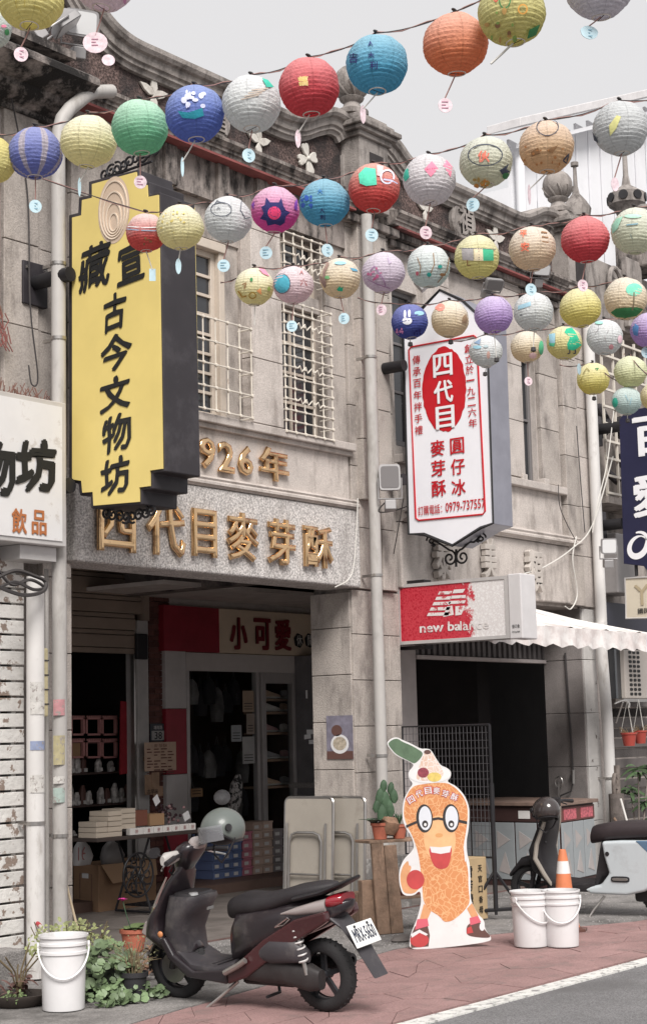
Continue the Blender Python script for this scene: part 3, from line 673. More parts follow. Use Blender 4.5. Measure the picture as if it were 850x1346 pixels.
# slender finials behind the parapet
for (px, py, pt, lab) in ((757, 275, 213, 'slim cement spire just behind the ball finial of the right pier'),):
    base = F(px, py, 1.0); t = thing('roof_spire', lab, 'finial', base); top_ = F(px-4, pt, 1.0); h = top_.z-base.z
    build(MB().lathe([(0,-.25),(.17,-.12),(.19,0),(.13,.10),(.05,.2),(.03,.3),(.022,h-.06),(.05,h-.05),(.05,h),(0,h)], base, 18), 'spire', weather2, t, smooth=True)
base = F(823, 262, .5); t = thing('roof_spire', 'tall thin spire on a round drum with dark discs above the balcony', 'finial', base)
build(MB().lathe([(.10,-.3),(.16,-.14),(.235,-.08),(.24,.06),(.15,.12),(.06,.18),(.035,.32),(.02,1.2),(0,1.22)], base, 22), 'drum', weather2, t, smooth=True)
for a in range(8):
    d = V((math.cos(a*PI/4-.5), math.sin(a*PI/4-.5), 0))
    build(MB().cyl(base+d*.225, base+d*.25, .06, n=14), 'dark_disc', black, t)
corr = mat('white_corrugated', (.74,.74,.76), .5, var=.05, vscale=.4, dirt=(.48,.47,.48), dscale=.3, dlo=.5, dhi=.8)
shed = thing('metal_shed', 'tall white corrugated metal building rising behind the rooftops at upper right', 'building', (16, 7, 0))
za = F(668, 170, 6).z; zb = F(850, 128, 6).z; xa = F(668, 170, 6).x; xb = F(850, 125, 6).x
L_ = F(668, 176, 6); R_ = F(880, 126, 6)
dv = V((R_.x-L_.x, 0, 0))
sl_ = (R_.z-L_.z)/(R_.x-L_.x)
# the wall stands square to the street line of the neighbouring alley; its roof edge rises away from us
x = L_.x; i = 0
while x < R_.x+4:
    zt = L_.z+(x-L_.x)*sl_
    build(MB().box(x, x+.42, 6.0, 6.05, 3, zt-.1).box(x+.44, x+.50, 5.97, 6.0, 3, zt-.1), 'corrugated_panel', corr, shed)
    x += .52; i += 1
e = MB(); e.obox((L_.x-.35, 5.55, L_.z-.06), (R_.x+4-L_.x+.35, 0, (R_.x+4.35-L_.x)*sl_), (0, .7, 0), (0, 0, .16))
build(e, 'eaves_gutter', mat('gutter', (.62,.60,.60), .5, var=.1), shed, bevel=.01)
e = MB(); e.obox((L_.x-.1, 5.7, L_.z-.35), (R_.x+4-L_.x, 0, (R_.x+4-L_.x)*sl_), (0, .1, 0), (0, 0, .08))
build(e, 'trim_rail', corr, shed)
build(MB().tube([(L_.x+.1,5.85,L_.z-.35),(L_.x+.1,5.85,3)], .09, 10), 'downpipe', corr, shed, smooth=True)
build(MB().box(L_.x, R_.x+4, 6.05, 12, 3, L_.z-1), 'shed_body', corr, shed)

# ---------------------------------------------------------------- drain pipes
def P(px, py, Y): return tuple(F(px, py, Y))
xl = -4.05; yl = -.32
pA = F(77.5, 500, -.30); pB = F(74, 1235, -.30)
downpipe('thick grey drainpipe with an elbow under the mould stained cornice, left of the yellow signboard',
         [F(147,120,-.28),F(124,121,-.29),F(114,125,-.3),F(92,143,-.3),F(82,156,-.3),F(78,172,-.3),(pA.x,-.30,5.8),(pA.x,-.30,4.0),(pA.x,-.30,.05)], .052, pipem, [(pA.x,-.3,5.0),(pA.x,-.3,4.45),(pA.x,-.3,.95)])
q = F(47, 1000, -.34)
downpipe('white drainpipe with torn stickers beside the peeling boards', [(q.x,-.34,2.72),(q.x,-.34,1.6),(q.x,-.34,.03)], .062, pipew, [(q.x,-.34,1.05)])
q2 = F(62, 1000, -.2)
downpipe('thin grey conduit squeezed between the two left drainpipes', [(q2.x,-.2,2.8),(q2.x,-.2,.03)], .016, pipem)
q = F(494, 750, -.2)
downpipe('grey drainpipe running down the pier between the two shops', [(q.x,-.2,6.34),(q.x,-.2,4.2),(q.x,-.2,.06)], .052, pipem, [(q.x,-.2,5.0),(q.x,-.2,3.0),(q.x,-.2,1.4)])
q = F(789, 800, -.12)
downpipe('square white downpipe on the right pier beside the dark blue signboard', [(q.x,-.12,6.3),(q.x,-.12,2.7)], .062, pipew)
q = F(800, 1000, -.16)
downpipe('chipped white pipe below the awning at the right pier', [(q.x-.04,-.14,2.75),(q.x,-.16,1.6),(q.x,-.16,.05)], .062, pipew, [(q.x,-.16,1.05)])
stick = [(.55,.53,.50),(.42,.37,.22),(.48,.24,.25),(.25,.29,.42),(.36,.44,.40)]
def sticker(px, py, w, h, Y, r, col, lab):
    """a small paper sticker wrapped round a pipe"""
    c = F(px, py, Y); mb = MB(); n_ = 6
    for zz in (-h/2, h/2):
        for i in range(n_+1):
            a = -PI*.92+(PI*.55)*i/n_; mb.v.append(V((c.x+math.cos(a)*(r+.002), Y+math.sin(a)*(r+.002), c.z+zz)))
    mb.f = [(i, i+1, n_+2+i, n_+1+i) for i in range(n_)]
    o = build(mb, 'sticker', mat('sticker_%d' % stick.index(col), col, .7, var=.15, vscale=25, dirt=(.3,.27,.25), dscale=30, dlo=.55, dhi=.6), None); tag(o, lab, 'sticker'); return o
pAx = pA.x
for px, py, h, ci, lab in ((76,930,.11,2,'white and red sticker on the thick grey drainpipe'),(76,986,.20,1,'yellow strip sticker low on the thick grey drainpipe'),(76,1025,.05,0,'small white sticker on the thick grey drainpipe under the yellow strip'),(76,1045,.10,4,'faint green sticker on the thick grey drainpipe')):
    c = F(px, py, -.30); mb = MB()
    o = sticker(px, py, 0, h, -.30, .053, stick[ci], lab)
q = F(47, 1000, -.34)
for py, h, ci, lab in ((918,.22,0,'torn brown printed sticker on the white drainpipe'),(980,.06,3,'blue stamped sticker on the white drainpipe'),(1030,.12,0,'worn pale sticker low on the white drainpipe')):
    sticker(47, py, 0, h, -.34, .064, stick[ci], lab)
yb_ = thing('cable_cover', 'yellowed plastic cable cover tied beside the white drainpipe', 'cable cover', F(57, 900, -.30))
c0 = F(58, 852, -.28); c1 = F(56, 942, -.28)
build(MB().box(c0.x-.03, c0.x+.025, -.30, -.26, c1.z, c0.z), 'cover', mat('yellowed_plastic', (.5,.44,.27), .6, var=.15), yb_, bevel=.01)
for k in range(4): build(MB().box(c0.x-.032, c0.x+.027, -.304, -.256, c1.z+.08+k*.1, c1.z+.09+k*.1), 'cable_tie', wirem, yb_)

# ---------------------------------------------------------------- signboards
def plane_poly(pts, X): return [SX(x, y, X) for x, y in pts]
def slab(pts, X, x0, x1, name, m, parent, bevel=0):
    """real outline on the plane X, thickness from x0 to x1"""
    ps = plane_poly(pts, X); n_ = len(ps); mb = MB()
    mb.v = [V((x0, p.y, p.z)) for p in ps]+[V((x1, p.y, p.z)) for p in ps]
    mb.f = [tuple(range(n_)), tuple(range(2*n_-1, n_-1, -1))]+[(i, (i+1)%n_, n_+(i+1)%n_, n_+i) for i in range(n_)]
    return build(mb, name, m, parent, bevel=bevel)
XS = -4.0
yellow = mat('yellow_acrylic', (.68,.54,.19), .4, var=.06, vscale=2, dirt=(.60,.36,.08), dscale=.9, dlo=.58, dhi=.8)
ys = thing('hanging_signboard', 'tall stepped yellow signboard with black brush characters and thick black edges', 'signboard', (XS+.17, -.6, 4.4))
facep = [(95,286),(107,283),(108,263),(121,260),(121,242),(179,226),(180,241),(193,243),(194,259),(208,256),(213.5,616),(197,618.5),(197,638.8),(183,640.6),(183,659.5),(123,664.6),(122,646.5),(108.4,647.6),(107,632),(95,630)]
ctr = V((152, 440))
def grow(pts, g):
    o = []
    n_ = len(pts)
    for i, p in enumerate(pts):
        a = V(pts[i-1]); b = V(p); c = V(pts[(i+1) % n_])
        d1 = (b-a).normalized(); d2 = (c-b).normalized(); n1 = V((d1.y, -d1.x)); n2 = V((d2.y, -d2.x)); o.append((b.x+(n1.x+n2.x)*g, b.y+(n1.y+n2.y)*g))
    return o
slab(grow(facep, 3.6), XS, XS, XS+.36, 'sign_box', blackp, ys, .008)
slab(facep, XS-.012, XS-.012, XS, 'yellow_face', yellow, ys)
slab(facep, XS-.012, XS+.36, XS+.372, 'yellow_face', yellow, ys)
for ch, px, py, w, h in (('藏',125,350,.29,.31),('宣',173,344,.25,.28),('古',151,410,.21,.25),('今',152,464,.29,.25),('文',152,517,.28,.23),('物',154,569,.27,.25),('坊',152,625,.27,.25)):
    letter(ch, SX(px, py, XS-.014), UY, UZ, w, h, inkm, ys, off=.028, shear=.06, brush=True)
em = MB()
c = SX(150, 276, XS-.013)
disc = mat('beige_emblem', (.55,.43,.33), .5, var=.1); discp = mat('pale_emblem', (.66,.55,.44), .5)
def disc_patch(c, rx, rz, x, m, parent, name, n_=36, a0=0, a1=2*PI):
    mb = MB(); mb.v = [V((x, c.y-rx*math.cos(a0+(a1-a0)*i/n_), c.z+rz*math.sin(a0+(a1-a0)*i/n_))) for i in range(n_)]; mb.f = [tuple(range(n_))]
    return build(mb, name, m, parent)
disc_patch(c, .155, .245, XS-.014, disc, ys, 'emblem')
for k, s_ in enumerate((.86, .66, .46, .26)):
    t = MB(); cc = c+V((0, 0, -.03*k))
    t.tube([(XS-.016, cc.y-.155*s_*math.cos(a), cc.z+.245*s_*math.sin(a)) for a in [PI*2*i/30 for i in range(30)]], .007, 4, closed=True)
    build(t, 'emblem_ring', discp, ys)
# iron scrollwork above and below the sign, arm to the wall
sc_ = MB()
def scroll(mb, c, r, t0, turns, U, Vv, rad, sgn=1):
    pts = [c+V(U)*(r*(1-.8*i/24)*math.cos(t0+sgn*turns*2*PI*i/24))+V(Vv)*(r*(1-.8*i/24)*math.sin(t0+sgn*turns*2*PI*i/24)) for i in range(25)]
    mb.tube(pts, rad, 5)
for i in range(9):
    a = SX(138+i*8.2, 229-i*4.0, XS+.1); scroll(sc_, a, .05, i, 1.3, UY, UZ, .009, 1 if i % 2 else -1)
sc_.tube([SX(134,236,XS+.1), SX(200,212,XS+.1)], .01, 6)
stuff(build(sc_, 'iron_scrollwork', black, ys, smooth=True))
sc_ = MB()
for i in range(8):
    a = SX(140+i*8.5, 674-i*.6+8*math.sin(i*PI/7), XS+.1); scroll(sc_, a, .045, i*1.3, 1.4, UY, UZ, .009, 1 if i % 2 else -1)
stuff(build(sc_, 'iron_scrollwork', black, ys, smooth=True))
for py in (362, 640):
    a = SX(93, py-2, XS-.07); a.x = XS-.07; build(MB().cyl((a.x, 0, a.z), (a.x, a.y, a.z), .055, n=14), 'arm', black, ys, smooth=True)
    build(MB().box(a.x-.12, a.x+.12, -.05, 0, a.z-.17, a.z+.15), 'wall_plate', blackp, ys, bevel=.005)
    for q in (-.09, .09): build(MB().cyl((a.x+q,-.07,a.z+.1),(a.x+q,-.05,a.z+.1), .014, n=6), 'bolt', steel, ys)

XW = .42
ws = thing('hanging_signboard', 'white pointed signboard with red border, red oval and telephone number', 'signboard', (XW+.15, -.7, 4.2))
wp = [(531,431),(554,409),(578,383),(606,397),(637,425),(646,687),(630,692),(594,715),(557,700),(538,701)]
slab(grow(wp, 1.5), XW, XW, XW+.34, 'sign_box', mat('grey_tin', (.26,.26,.30), .45, metal=.3, var=.15, vscale=3), ws, .004)
slab(wp, XW-.01, XW-.01, XW, 'white_face', mat('white_lightbox', (.80,.80,.84), .35, var=.02), ws)
bt = MB(); eg = plane_poly(grow(wp, 1.5), XW-.012); bt.tube(eg, .010, 4, closed=True); build(bt, 'black_edge', inkm, ws)
bt = MB(); eg = plane_poly(wp, XW+.34); bt.tube(eg, .012, 4, closed=True); build(bt, 'black_edge', inkm, ws)
bd = plane_poly([(537,460),(540,456),(622,441),(626,444),(637,672),(634,676),(550,684),(546,681)], XW-.013)
build(MB().tube(bd, .009, 5, closed=True), 'red_border', redp, ws)
ov = MB(); c = SX(583.5, 511.7, XW-.012); rr = random.Random(3)
ov.v = [V((XW-.013, c.y-(.238+rr.uniform(-.008,.008))*math.cos(a), c.z+(.395+rr.uniform(-.010,.010))*math.sin(a)*1.0)) for a in [2*PI*i/60 for i in range(60)]]; ov.f = [tuple(range(60))]
build(ov, 'red_oval', redp, ws)
whitep = mat('white_print', (.78,.78,.80), .45)
for ch, px, py, w, h in (('四',581.6,480,.20,.205),('代',582.5,515,.20,.205),('目',584.8,548.6,.19,.205)): letter(ch, SX(px, py, XW-.016), UY, UZ, w, h, whitep, ws, off=.028)
for i, ch in enumerate('傳承百年拌手禮'): letter(ch, SX(547+i*.55, 473+i*15.4, XW-.014), UY, UZ, .085, .08, redp, ws, off=.012)
for i, ch in enumerate('創立於一九二六年'): letter(ch, SX(615.5+i*.8, 458+i*14.0, XW-.014), UY, UZ, .085, .012 if ch == '一' else .078, redp, ws, off=.012)
for i, ch in enumerate('圓仔冰'): letter(ch, SX(600.5+i*1.0, 586+i*27.3, XW-.014), UY, UZ, .145, .145, redp, ws, off=.022)
for i, ch in enumerate('麥芽酥'): letter(ch, SX(575+i*.7, 589+i*26.5, XW-.014), UY, UZ, .15, .145, redp, ws, off=.022)
word('訂購電話：', SX(565, 670, XW-.014), UY, UZ, .26, .085, redp, ws, off=.005)
word('0979-737557', SX(611, 664, XW-.014), UY, UZ, .42, .085, redp, ws, off=.012)
for s_ in (-1, 1):
    c = SX(599, 733, XW+.15); cc = c+V(UY)*(s_*.07)
    m_ = MB(); a0 = SX(599+s_*33, 706-s_*1.5, XW+.15)
    scroll(m_, cc, .075, PI/2*(1 if s_ > 0 else 1), 1.5, V(UY)*s_, UZ, .010)
    m_.tube([cc+V((0,0,.075))+V(UY)*(s_*.0), cc+V(UY)*(s_*.08)+V((0,0,.13)), a0+V(UY)*(-s_*.08)+V((0,0,-.05)), a0], .010, 6)
    scroll(m_, a0+V((0,0,-.02)), .05, 0, 1.2, V(UY)*s_, UZ, .009)
    m_.lathe([(.0,-.03),(.022,0),(0,.03)], cc+V(UY)*(s_*.17)+V((0,0,.135)), 8, V(UY))
    build(m_, 'iron_scroll', black, ws, smooth=True)
build(MB().cyl(SX(599,745,XW+.15), SX(599,722,XW+.15), .012, n=6), 'iron_drop', black, ws)
for py in (480, 630):
    a = SX(531, py, XW-.11); build(MB().cyl((a.x,.0,a.z), (a.x,a.y,a.z), .055, n=14), 'arm', black, ws, smooth=True)
    build(MB().box(a.x-.1, a.x+.1, -.06, .0, a.z-.14, a.z+.14), 'wall_plate', blackp, ws, bevel=.005)

XN = .56
ns = thing('projecting_lightbox', 'battered red and white lightbox sign with cracked film and a striped emblem', 'signboard', (XN+.1, -.6, 2.7))
npoly = [(519,766),(665,755),(665,842),(520,848)]
ps = plane_poly(npoly, XN); Yi, Yo = .02, ps[1].y; zb_, zt_ = 2.405, 2.965
tin = mat('aluminium_frame', (.50,.48,.47), .45, metal=.2, var=.08)
build(MB().box(XN, XN+.20, Yo-.02, Yi, zb_, zt_), 'sign_box', tin, ns, bevel=.006)
# the film: red flaking off towards the street side
fm = bpy.data.materials.new('flaking_red_film'); fm.use_nodes = True; n_ = fm.node_tree; N_ = n_.nodes; L2 = n_.links; B_ = N_['Principled BSDF']; B_.inputs['Roughness'].default_value = .35
ge = N_.new('ShaderNodeNewGeometry'); sx_ = N_.new('ShaderNodeSeparateXYZ'); L2.new(ge.outputs['Position'], sx_.inputs[0])
no = N_.new('ShaderNodeTexNoise'); no.inputs['Scale'].default_value = 9; no.inputs['Detail'].default_value = 8; no.inputs['Roughness'].default_value = .7; L2.new(ge.outputs['Position'], no.inputs['Vector'])
ad = N_.new('ShaderNodeMath'); ad.operation = 'MULTIPLY_ADD'; L2.new(sx_.outputs['Y'], ad.inputs[0]); ad.inputs[1].default_value = 1.25; L2.new(no.outputs['Fac'], ad.inputs[2])
mr = N_.new('ShaderNodeMapRange'); L2.new(ad.outputs[0], mr.inputs['Value']); mr.inputs['From Min'].default_value = -.50; mr.inputs['From Max'].default_value = -.43
vo = N_.new('ShaderNodeTexVoronoi'); vo.feature = 'DISTANCE_TO_EDGE'; vo.inputs['Scale'].default_value = 34; ds = N_.new('ShaderNodeVectorMath'); ds.operation = 'MULTIPLY_ADD'; ds.inputs[1].default_value = (.12,.12,.12); L2.new(no.outputs['Color'], ds.inputs[0]); L2.new(ge.outputs['Position'], ds.inputs[2]); L2.new(ds.outputs[0], vo.inputs['Vector'])
m2 = N_.new('ShaderNodeMapRange'); L2.new(vo.outputs['Distance'], m2.inputs['Value']); m2.inputs['From Min'].default_value = 0; m2.inputs['From Max'].default_value = .25
r1 = N_.new('ShaderNodeMix'); r1.data_type = 'RGBA'; r1.inputs['A'].default_value = (.55,.05,.07,1); r1.inputs['B'].default_value = (.40,.012,.028,1); L2.new(m2.outputs['Result'], r1.inputs['Factor'])
w1 = N_.new('ShaderNodeMix'); w1.data_type = 'RGBA'; w1.inputs['A'].default_value = (.62,.58,.57,1); w1.inputs['B'].default_value = (.74,.72,.71,1); L2.new(m2.outputs['Result'], w1.inputs['Factor'])
mm = N_.new('ShaderNodeMix'); mm.data_type = 'RGBA'; L2.new(mr.outputs['Result'], mm.inputs['Factor']); L2.new(w1.outputs['Result'], mm.inputs['A']); L2.new(r1.outputs['Result'], mm.inputs['B'])
L2.new(mm.outputs['Result'], B_.inputs['Base Color'])
build(MB().box(XN-.004, XN, Yo+.02, Yi-.03, zb_+.03, zt_-.03), 'film_face', fm, ns)
fr = MB(); fr.box(XN-.012, XN, Yo-.02, Yi, zt_-.03, zt_).box(XN-.012, XN, Yo-.02, Yi, zb_, zb_+.03).box(XN-.012, XN, Yi-.03, Yi, zb_+.03, zt_-.03).box(XN-.012, XN, Yo-.02, Yo+.02, zb_+.03, zt_-.03)
build(fr, 'face_frame', tin, ns)
build(MB().box(XN-.02, XN+.24, Yo-.155, Yo-.021, zb_-.01, zt_+.01), 'end_box', mat('pale_tin', (.58,.56,.56), .45, var=.06), ns, bevel=.01)
wl = mat('white_logo', (.70,.66,.65), .5, dirt=(.5,.12,.13), dscale=14, dlo=.56, dhi=.6)
# striped slanting emblem: five bars and an angular letter cut through them
lg = lambda px, py: SX(px, py, XN-.006)
for k in range(5):
    y0 = 777.5+k*7.0; x0 = 577-k*3.6; x1 = 594-k*.8
    q = [lg(x0, y0), lg(x1, y0-.8), lg(x1-2, y0+3.4), lg(x0-2, y0+4.2)]
    mb = MB(); mb.v = [V((XN-.0065, p.y, p.z)) for p in q]; mb.f = [(0,1,2,3)]; build(mb, 'emblem_bar', wl, ns)
for poly in ([(596,775),(611,774),(608,779),(594,780)],[(593,783),(612,782),(611,786),(591,787)],[(590,790),(612,789),(610,793),(589,794)],[(587,797),(594,796),(596,808),(582,811)],[(598,797),(611,796),(606,808),(598,809)]):
    q = [lg(*p) for p in poly]; mb = MB(); mb.v = [V((XN-.0065, p.y, p.z)) for p in q]; mb.f = [(0,1,2,3)]; build(mb, 'emblem_bar', wl, ns)
word('new ba', lg(578, 824), UY, UZ, .44, .085, wl, ns, off=.03, lift=.0005); word('lance', lg(623, 821.5), UY, UZ, .30, .085, mat('ghost_logo', (.70,.66,.65), .5, dirt=(.66,.62,.6), dscale=12, dlo=.4, dhi=.5), ns, off=.01, lift=.0005)
word('慢印象', V((XN-.021, Yo-.09, zb_+.10)), UY, UZ, .08, .035, inkm, ns, lift=.001); word('0926789', V((XN-.021, Yo-.09, zb_+.05)), UY, UZ, .08, .018, inkm, ns, lift=.001)
for z in (2.99, 2.38): build(MB().box(XN+.04, XN+.16, -.25, .06, z-.02, z+.01), 'mounting_rail', black, ns)

ls = thing('wall_signboard', 'large white signboard with black brush characters at the left edge', 'signboard', (-4.6, -.42, 3.4))
a = F(87, 530, -.42); zt_, zb_ = 3.955, 2.935
build(MB().box(-7, a.x, -.42, -.10, zb_, zt_), 'sign_box', tin, ls, bevel=.006)
build(MB().box(-7, a.x-.045, -.428, -.42, zb_+.035, zt_-.035), 'white_face', mat('cracked_white', (.66,.65,.65), .4, var=.03, dirt=(.52,.49,.47), dscale=3, dlo=.57, dhi=.62), ls)
for ch, px, py, w, h in (('坊',48,612,.36,.34),('物',-6,617,.34,.34)): letter(ch, F(px, py, -.431), UX, UZ, w, h, inkm, ls, off=.045, shear=.05, brush=True)
orm = mat('orange_print', (.40,.14,.05), .5)
for ch, px, py in (('飲',25.5,685),('品',51.5,687)): letter(ch, F(px, py, -.431), UX, UZ, .13, .165, orm, ls, off=.03)
build(MB().box(-4.5, a.x-.03, -.35, -.14, zb_-.10, zb_-.003), 'lower_rail', MATS['aluminium_frame'], ls)

XB = 4.42
bs = thing('hanging_signboard', 'dark navy signboard with white characters and a spiral emblem at the right edge', 'signboard', (XB+.1, -.9, 4.2))
bp_ = [(813,552),(822,540),(880,530),(884,757),(851,752),(845,744),(819,741)]
slab(bp_, XB, XB, XB+.12, 'sign_box', mat('navy_face', (.017,.018,.05), .4, var=.1), bs, .004)
for ch, px, py, w, h in (('百',858,572,.46,.42),('愛',858,650,.46,.46)): letter(ch, SX(px, py, XB-.004), UY, UZ, w, h, whitep, bs, off=.04)
spi = MB(); c = SX(838, 718, XB-.006)
pts = []; rad = []
for i in range(40):
    t = i/39; a = PI*.62-t*2*PI*1.22; r_ = .105+.10*max(0, .25-t)*2
    pts.append(V((XB-.006, c.y-(r_*math.cos(a)*1.0+r_*.25*math.sin(a)), c.z+r_*1.05*math.sin(a)))); rad.append(.008+.026*math.sin(PI*min(1, t*1.15))**.8)
ps2 = MB()
for i, p in enumerate(pts):
    d = (pts[min(i+1,39)]-pts[max(i-1,0)]).normalized(); nrm = d.cross(V((1,0,0)))
    ps2.v += [p+nrm*rad[i], p-nrm*rad[i]]
ps2.f = [(2*i, 2*i+1, 2*i+3, 2*i+2) for i in range(39)]
build(ps2, 'spiral_emblem', whitep, bs)
for py in (562, 690):
    a = SX(818, py-2, XB+.06); build(MB().cyl((a.x,.0,a.z), (a.x,a.y,a.z), .062, n=14), 'arm', black, bs, smooth=True)
    build(MB().box(a.x-.14, a.x+.1, -.10, -.05, a.z-.18, a.z+.16), 'wall_plate', blackp, bs, bevel=.005)
cs = thing('projecting_lightbox', 'small cream lightbox under the navy signboard at the right edge', 'signboard', (XB, -.7, 3))
slab([(821,760),(880,757),(880,812),(822,813)], XB, XB, XB+.15, 'sign_box', mat('cream_light', (.56,.50,.40), .45, var=.05), cs, .01)
bt = MB(); bt.tube(plane_poly([(821,760),(880,757),(880,812),(822,813)], XB-.004), .012, 4, closed=True); build(bt, 'frame', tin, cs)
letter('丫', SX(843, 782, XB-.004), UY, UZ, .16, .22, mat('tan_print', (.40,.33,.22), .5), cs, off=.04)
word('國民', SX(845, 803, XB-.004), UY, UZ, .13, .055, inkm, cs, off=.02)
a = SX(836, 757, XB+.05); build(MB().cyl(a, a+V((0,0,.18)), .02, n=8), 'hanger_rod', black, cs)

# ---------------------------------------------------------------- striped awning
aw = thing('awning', 'faded pale striped canvas awning with scalloped valance over the second shop', 'awning', (2.6, -.4, 2.4))
can = mat('awning_canvas', (.74,.71,.68), .85, var=.08, vscale=5, dirt=(.42,.36,.35), dscale=3, dlo=.5, dhi=.75); can2 = mat('awning_canvas_dark', (.55,.50,.48), .85, var=.1, vscale=5, dirt=(.32,.26,.25), dscale=3, dlo=.5, dhi=.75)
NB_ = 30; xw0, xw1, xf0, xf1 = .72, 3.0, .66, 4.35
fy = -.86
for i in range(NB_):
    mb = MB(); rows__ = 7
    for j in range(rows__):
        t = j/(rows__-1)
        for e in (0, 1):
            u = (i+e)/NB_; x = (xw0+(xw1-xw0)*u)*(1-t)+(xf0+(xf1-xf0)*u)*t
            z = (2.865-(.0)*u)*(1-t)+(2.575)*t-.035*math.sin(PI*t)+.008*math.sin((i+e)*2.1+j); mb.v.append(V((x, .0+(fy)*t, z+ (.006 if (i+e)%2 else -.006))))
    mb.f = [(2*j, 2*j+1, 2*j+3, 2*j+2) for j in range(rows__-1)]
    build(mb, 'canvas_stripe', can if i % 3 else can2, aw, smooth=True)
mb = MB(); K = 12
for i in range(K*6+1):
    u = i/(K*6); x = xf0+(xf1-xf0)*u; sc__ = abs(math.sin(PI*(u*K+.15*math.sin(u*9))))**.8; wv = .02*math.sin(u*75)
    for t, z in ((0, 2.575), (.5, 2.49), (1, 2.415-.04*sc__)): mb.v.append(V((x, fy-.004-wv*t, z)))
mb.f = [(3*i+j, 3*i+3+j, 3*i+4+j, 3*i+1+j) for i in range(K*6) for j in (0, 1)]
build(mb, 'valance', mat('valance_canvas', (.60,.54,.52), .85, var=.14, vscale=7, dirt=(.74,.71,.69), dscale=5, dlo=.45, dhi=.6), aw, smooth=True)
mb = MB().tube([(xf0,fy+.02,2.56),(xf1,fy+.02,2.56)], .014, 8); build(mb, 'front_bar', steel, aw, smooth=True)
for x in (1.0, 3.6): build(MB().tube([(min(x,2.9),.02,2.75),(x,-.4,2.58),(x+.1,fy+.02,2.55)], .013, 6), 'folding_arm', steel, aw, smooth=True)

# ---------------------------------------------------------------- flood lights, cables
def flood(px, py, Y, lab, w=.24, h=.2, yaw=0, tilt=-.3, m=None):
    c = F(px, py, Y); t = thing('floodlight', lab, 'floodlight', c); t.rotation_euler = (tilt, 0, yaw)
    g = mat('lamp_grey', (.30,.29,.29), .45, metal=.3, var=.1)
    mb = MB().loft([(V((0,0,0)), V((1,0,0)), V((0,0,1)), w/2, h/2, 8),(V((0,.05,0)), V((1,0,0)), V((0,0,1)), w/2*.98, h/2*.98, 8),(V((0,.12,0)), V((1,0,0)), V((0,0,1)), w/2*.5, h/2*.5, 5)], 24)
    build(mb, 'housing', g, t, smooth=True, world=False, ang=35)
    build(MB().loft([(V((0,-.004,0)), V((1,0,0)), V((0,0,1)), w/2*.86, h/2*.84, 8),(V((0,-.001,0)), V((1,0,0)), V((0,0,1)), w/2*.86, h/2*.84, 8)], 24), 'lamp_glass', m or mat('lamp_glass', (.16,.15,.15), .15), t, world=False)
    build(MB().tube([(-w/2-.01,.04,0),(-w/2-.01,.04,-h*.8),(w/2+.01,.04,-h*.8),(w/2+.01,.04,0)], .009, 6), 'bracket', g, t, world=False)
    build(MB().box(-.05,.05,.02,.14,-h*.8-.10,-h*.8-.01), 'foot', g, t, world=False, bevel=.008)
    return t
flood(512, 627, -.38, 'grey square floodlight on the lower arm of the white signboard', .19, .24, -.9, -.1)
lw = mat('pale_lamp', (.62,.62,.62), .4)
flood(800, 718, -.5, 'small white lamp below the lower arm of the navy signboard', .17, .17, -.9, .15, lw)
for px, py, yaw, ti, lab in ((90,36,1.0,.9,'grey floodlight lying on the mould stained cornice, nearer one'),(108,30,-.5,.2,'white floodlight standing upright on the mould stained cornice')):
    flood(px, py, -.30, lab, .26, .2, yaw, ti, lw)
flood(578, 368, -.9, 'white floodlight above the top of the pointed signboard', .26, .12, .6, .9, lw); flood(650, 375, -.3, 'floodlight aimed down beside the purple lantern', .2, .12, -.5, .7)
flood(712, 355, -.3, 'pale floodlight on the right cornice under the red lantern', .2, .12, -.6, .5, lw)
def cable(name, lab, pts, r, m, cat='cable', n_=8):
    o = build(MB().tube(smooth_line([tuple(p) for p in pts], n_), r, 5), name, m, None, smooth=True); tag(o, lab, cat); return o
cable('cable', 'black cable hanging down the left wall past the sign arm', [F(14,120,-.1),F(36,250,-.05),F(40,400,-.12),F(50,495,-.12),F(42,505,-.1),F(38,480,-.1)], .006, wirem)
cable('cable', 'thin dark cable running down the right pier', [F(757,560,-.12),F(763,640,-.12),F(768,700,-.12)], .006, wirem)
cable('cable', 'white cable looping from the navy sign arm down to the red lightbox', [F(805,600,-.2),F(778,690,-.2),F(750,722,-.15),F(715,745,-.12),F(688,754,-.12)], .007, wirew)
cable('cable', 'white cable dropping down the name board to the awning', [F(757,705,-.15),F(752,735,-.15),F(758,780,-.12),F(750,800,-.12),F(742,797,-.12)], .007, wirew)
cable('cable', 'grey cable crossing the lower window ledge', [F(733,637,-.13),F(735,665,-.13),F(745,690,-.13),F(757,712,-.13)], .005, wirem)
cable('cable', 'pale cable hanging from the balcony cage', [F(806,540,-.3),F(797,610,-.3),F(785,660,-.3),F(778,700,-.25)], .006, wirew)
cable('cable', 'white cable down the pier edge beside the gilt lettering', [F(470,655,-.15),F(468,700,-.15),F(462,755,-.15),F(440,772,-.12)], .005, wirew)
cable('cable', 'slack black cable from the grey floodlight to the pier', [F(508,658,-.3),F(497,672,-.25),F(515,672,-.3),F(536,665,-.5)], .006, wirem)
cable('cable', 'thin cable dropping from the grey floodlight beside the signboard', [F(530,655,-.35),F(522,700,-.2),F(517,728,-.1)], .005, wirem)
cable('cable', 'black cable down the side of the second pier', [SX(742,858,4.03),SX(748,950,4.03),SX(753,1025,4.03)], .012, wirem)
cable('cable', 'tangle of black cable loops under the left signboard', [F(-5,760,-.5),F(20,750,-.5),F(45,757,-.48),F(60,765,-.46),F(56,778,-.5),F(30,782,-.5),F(-5,770,-.5)], .014, wirem)
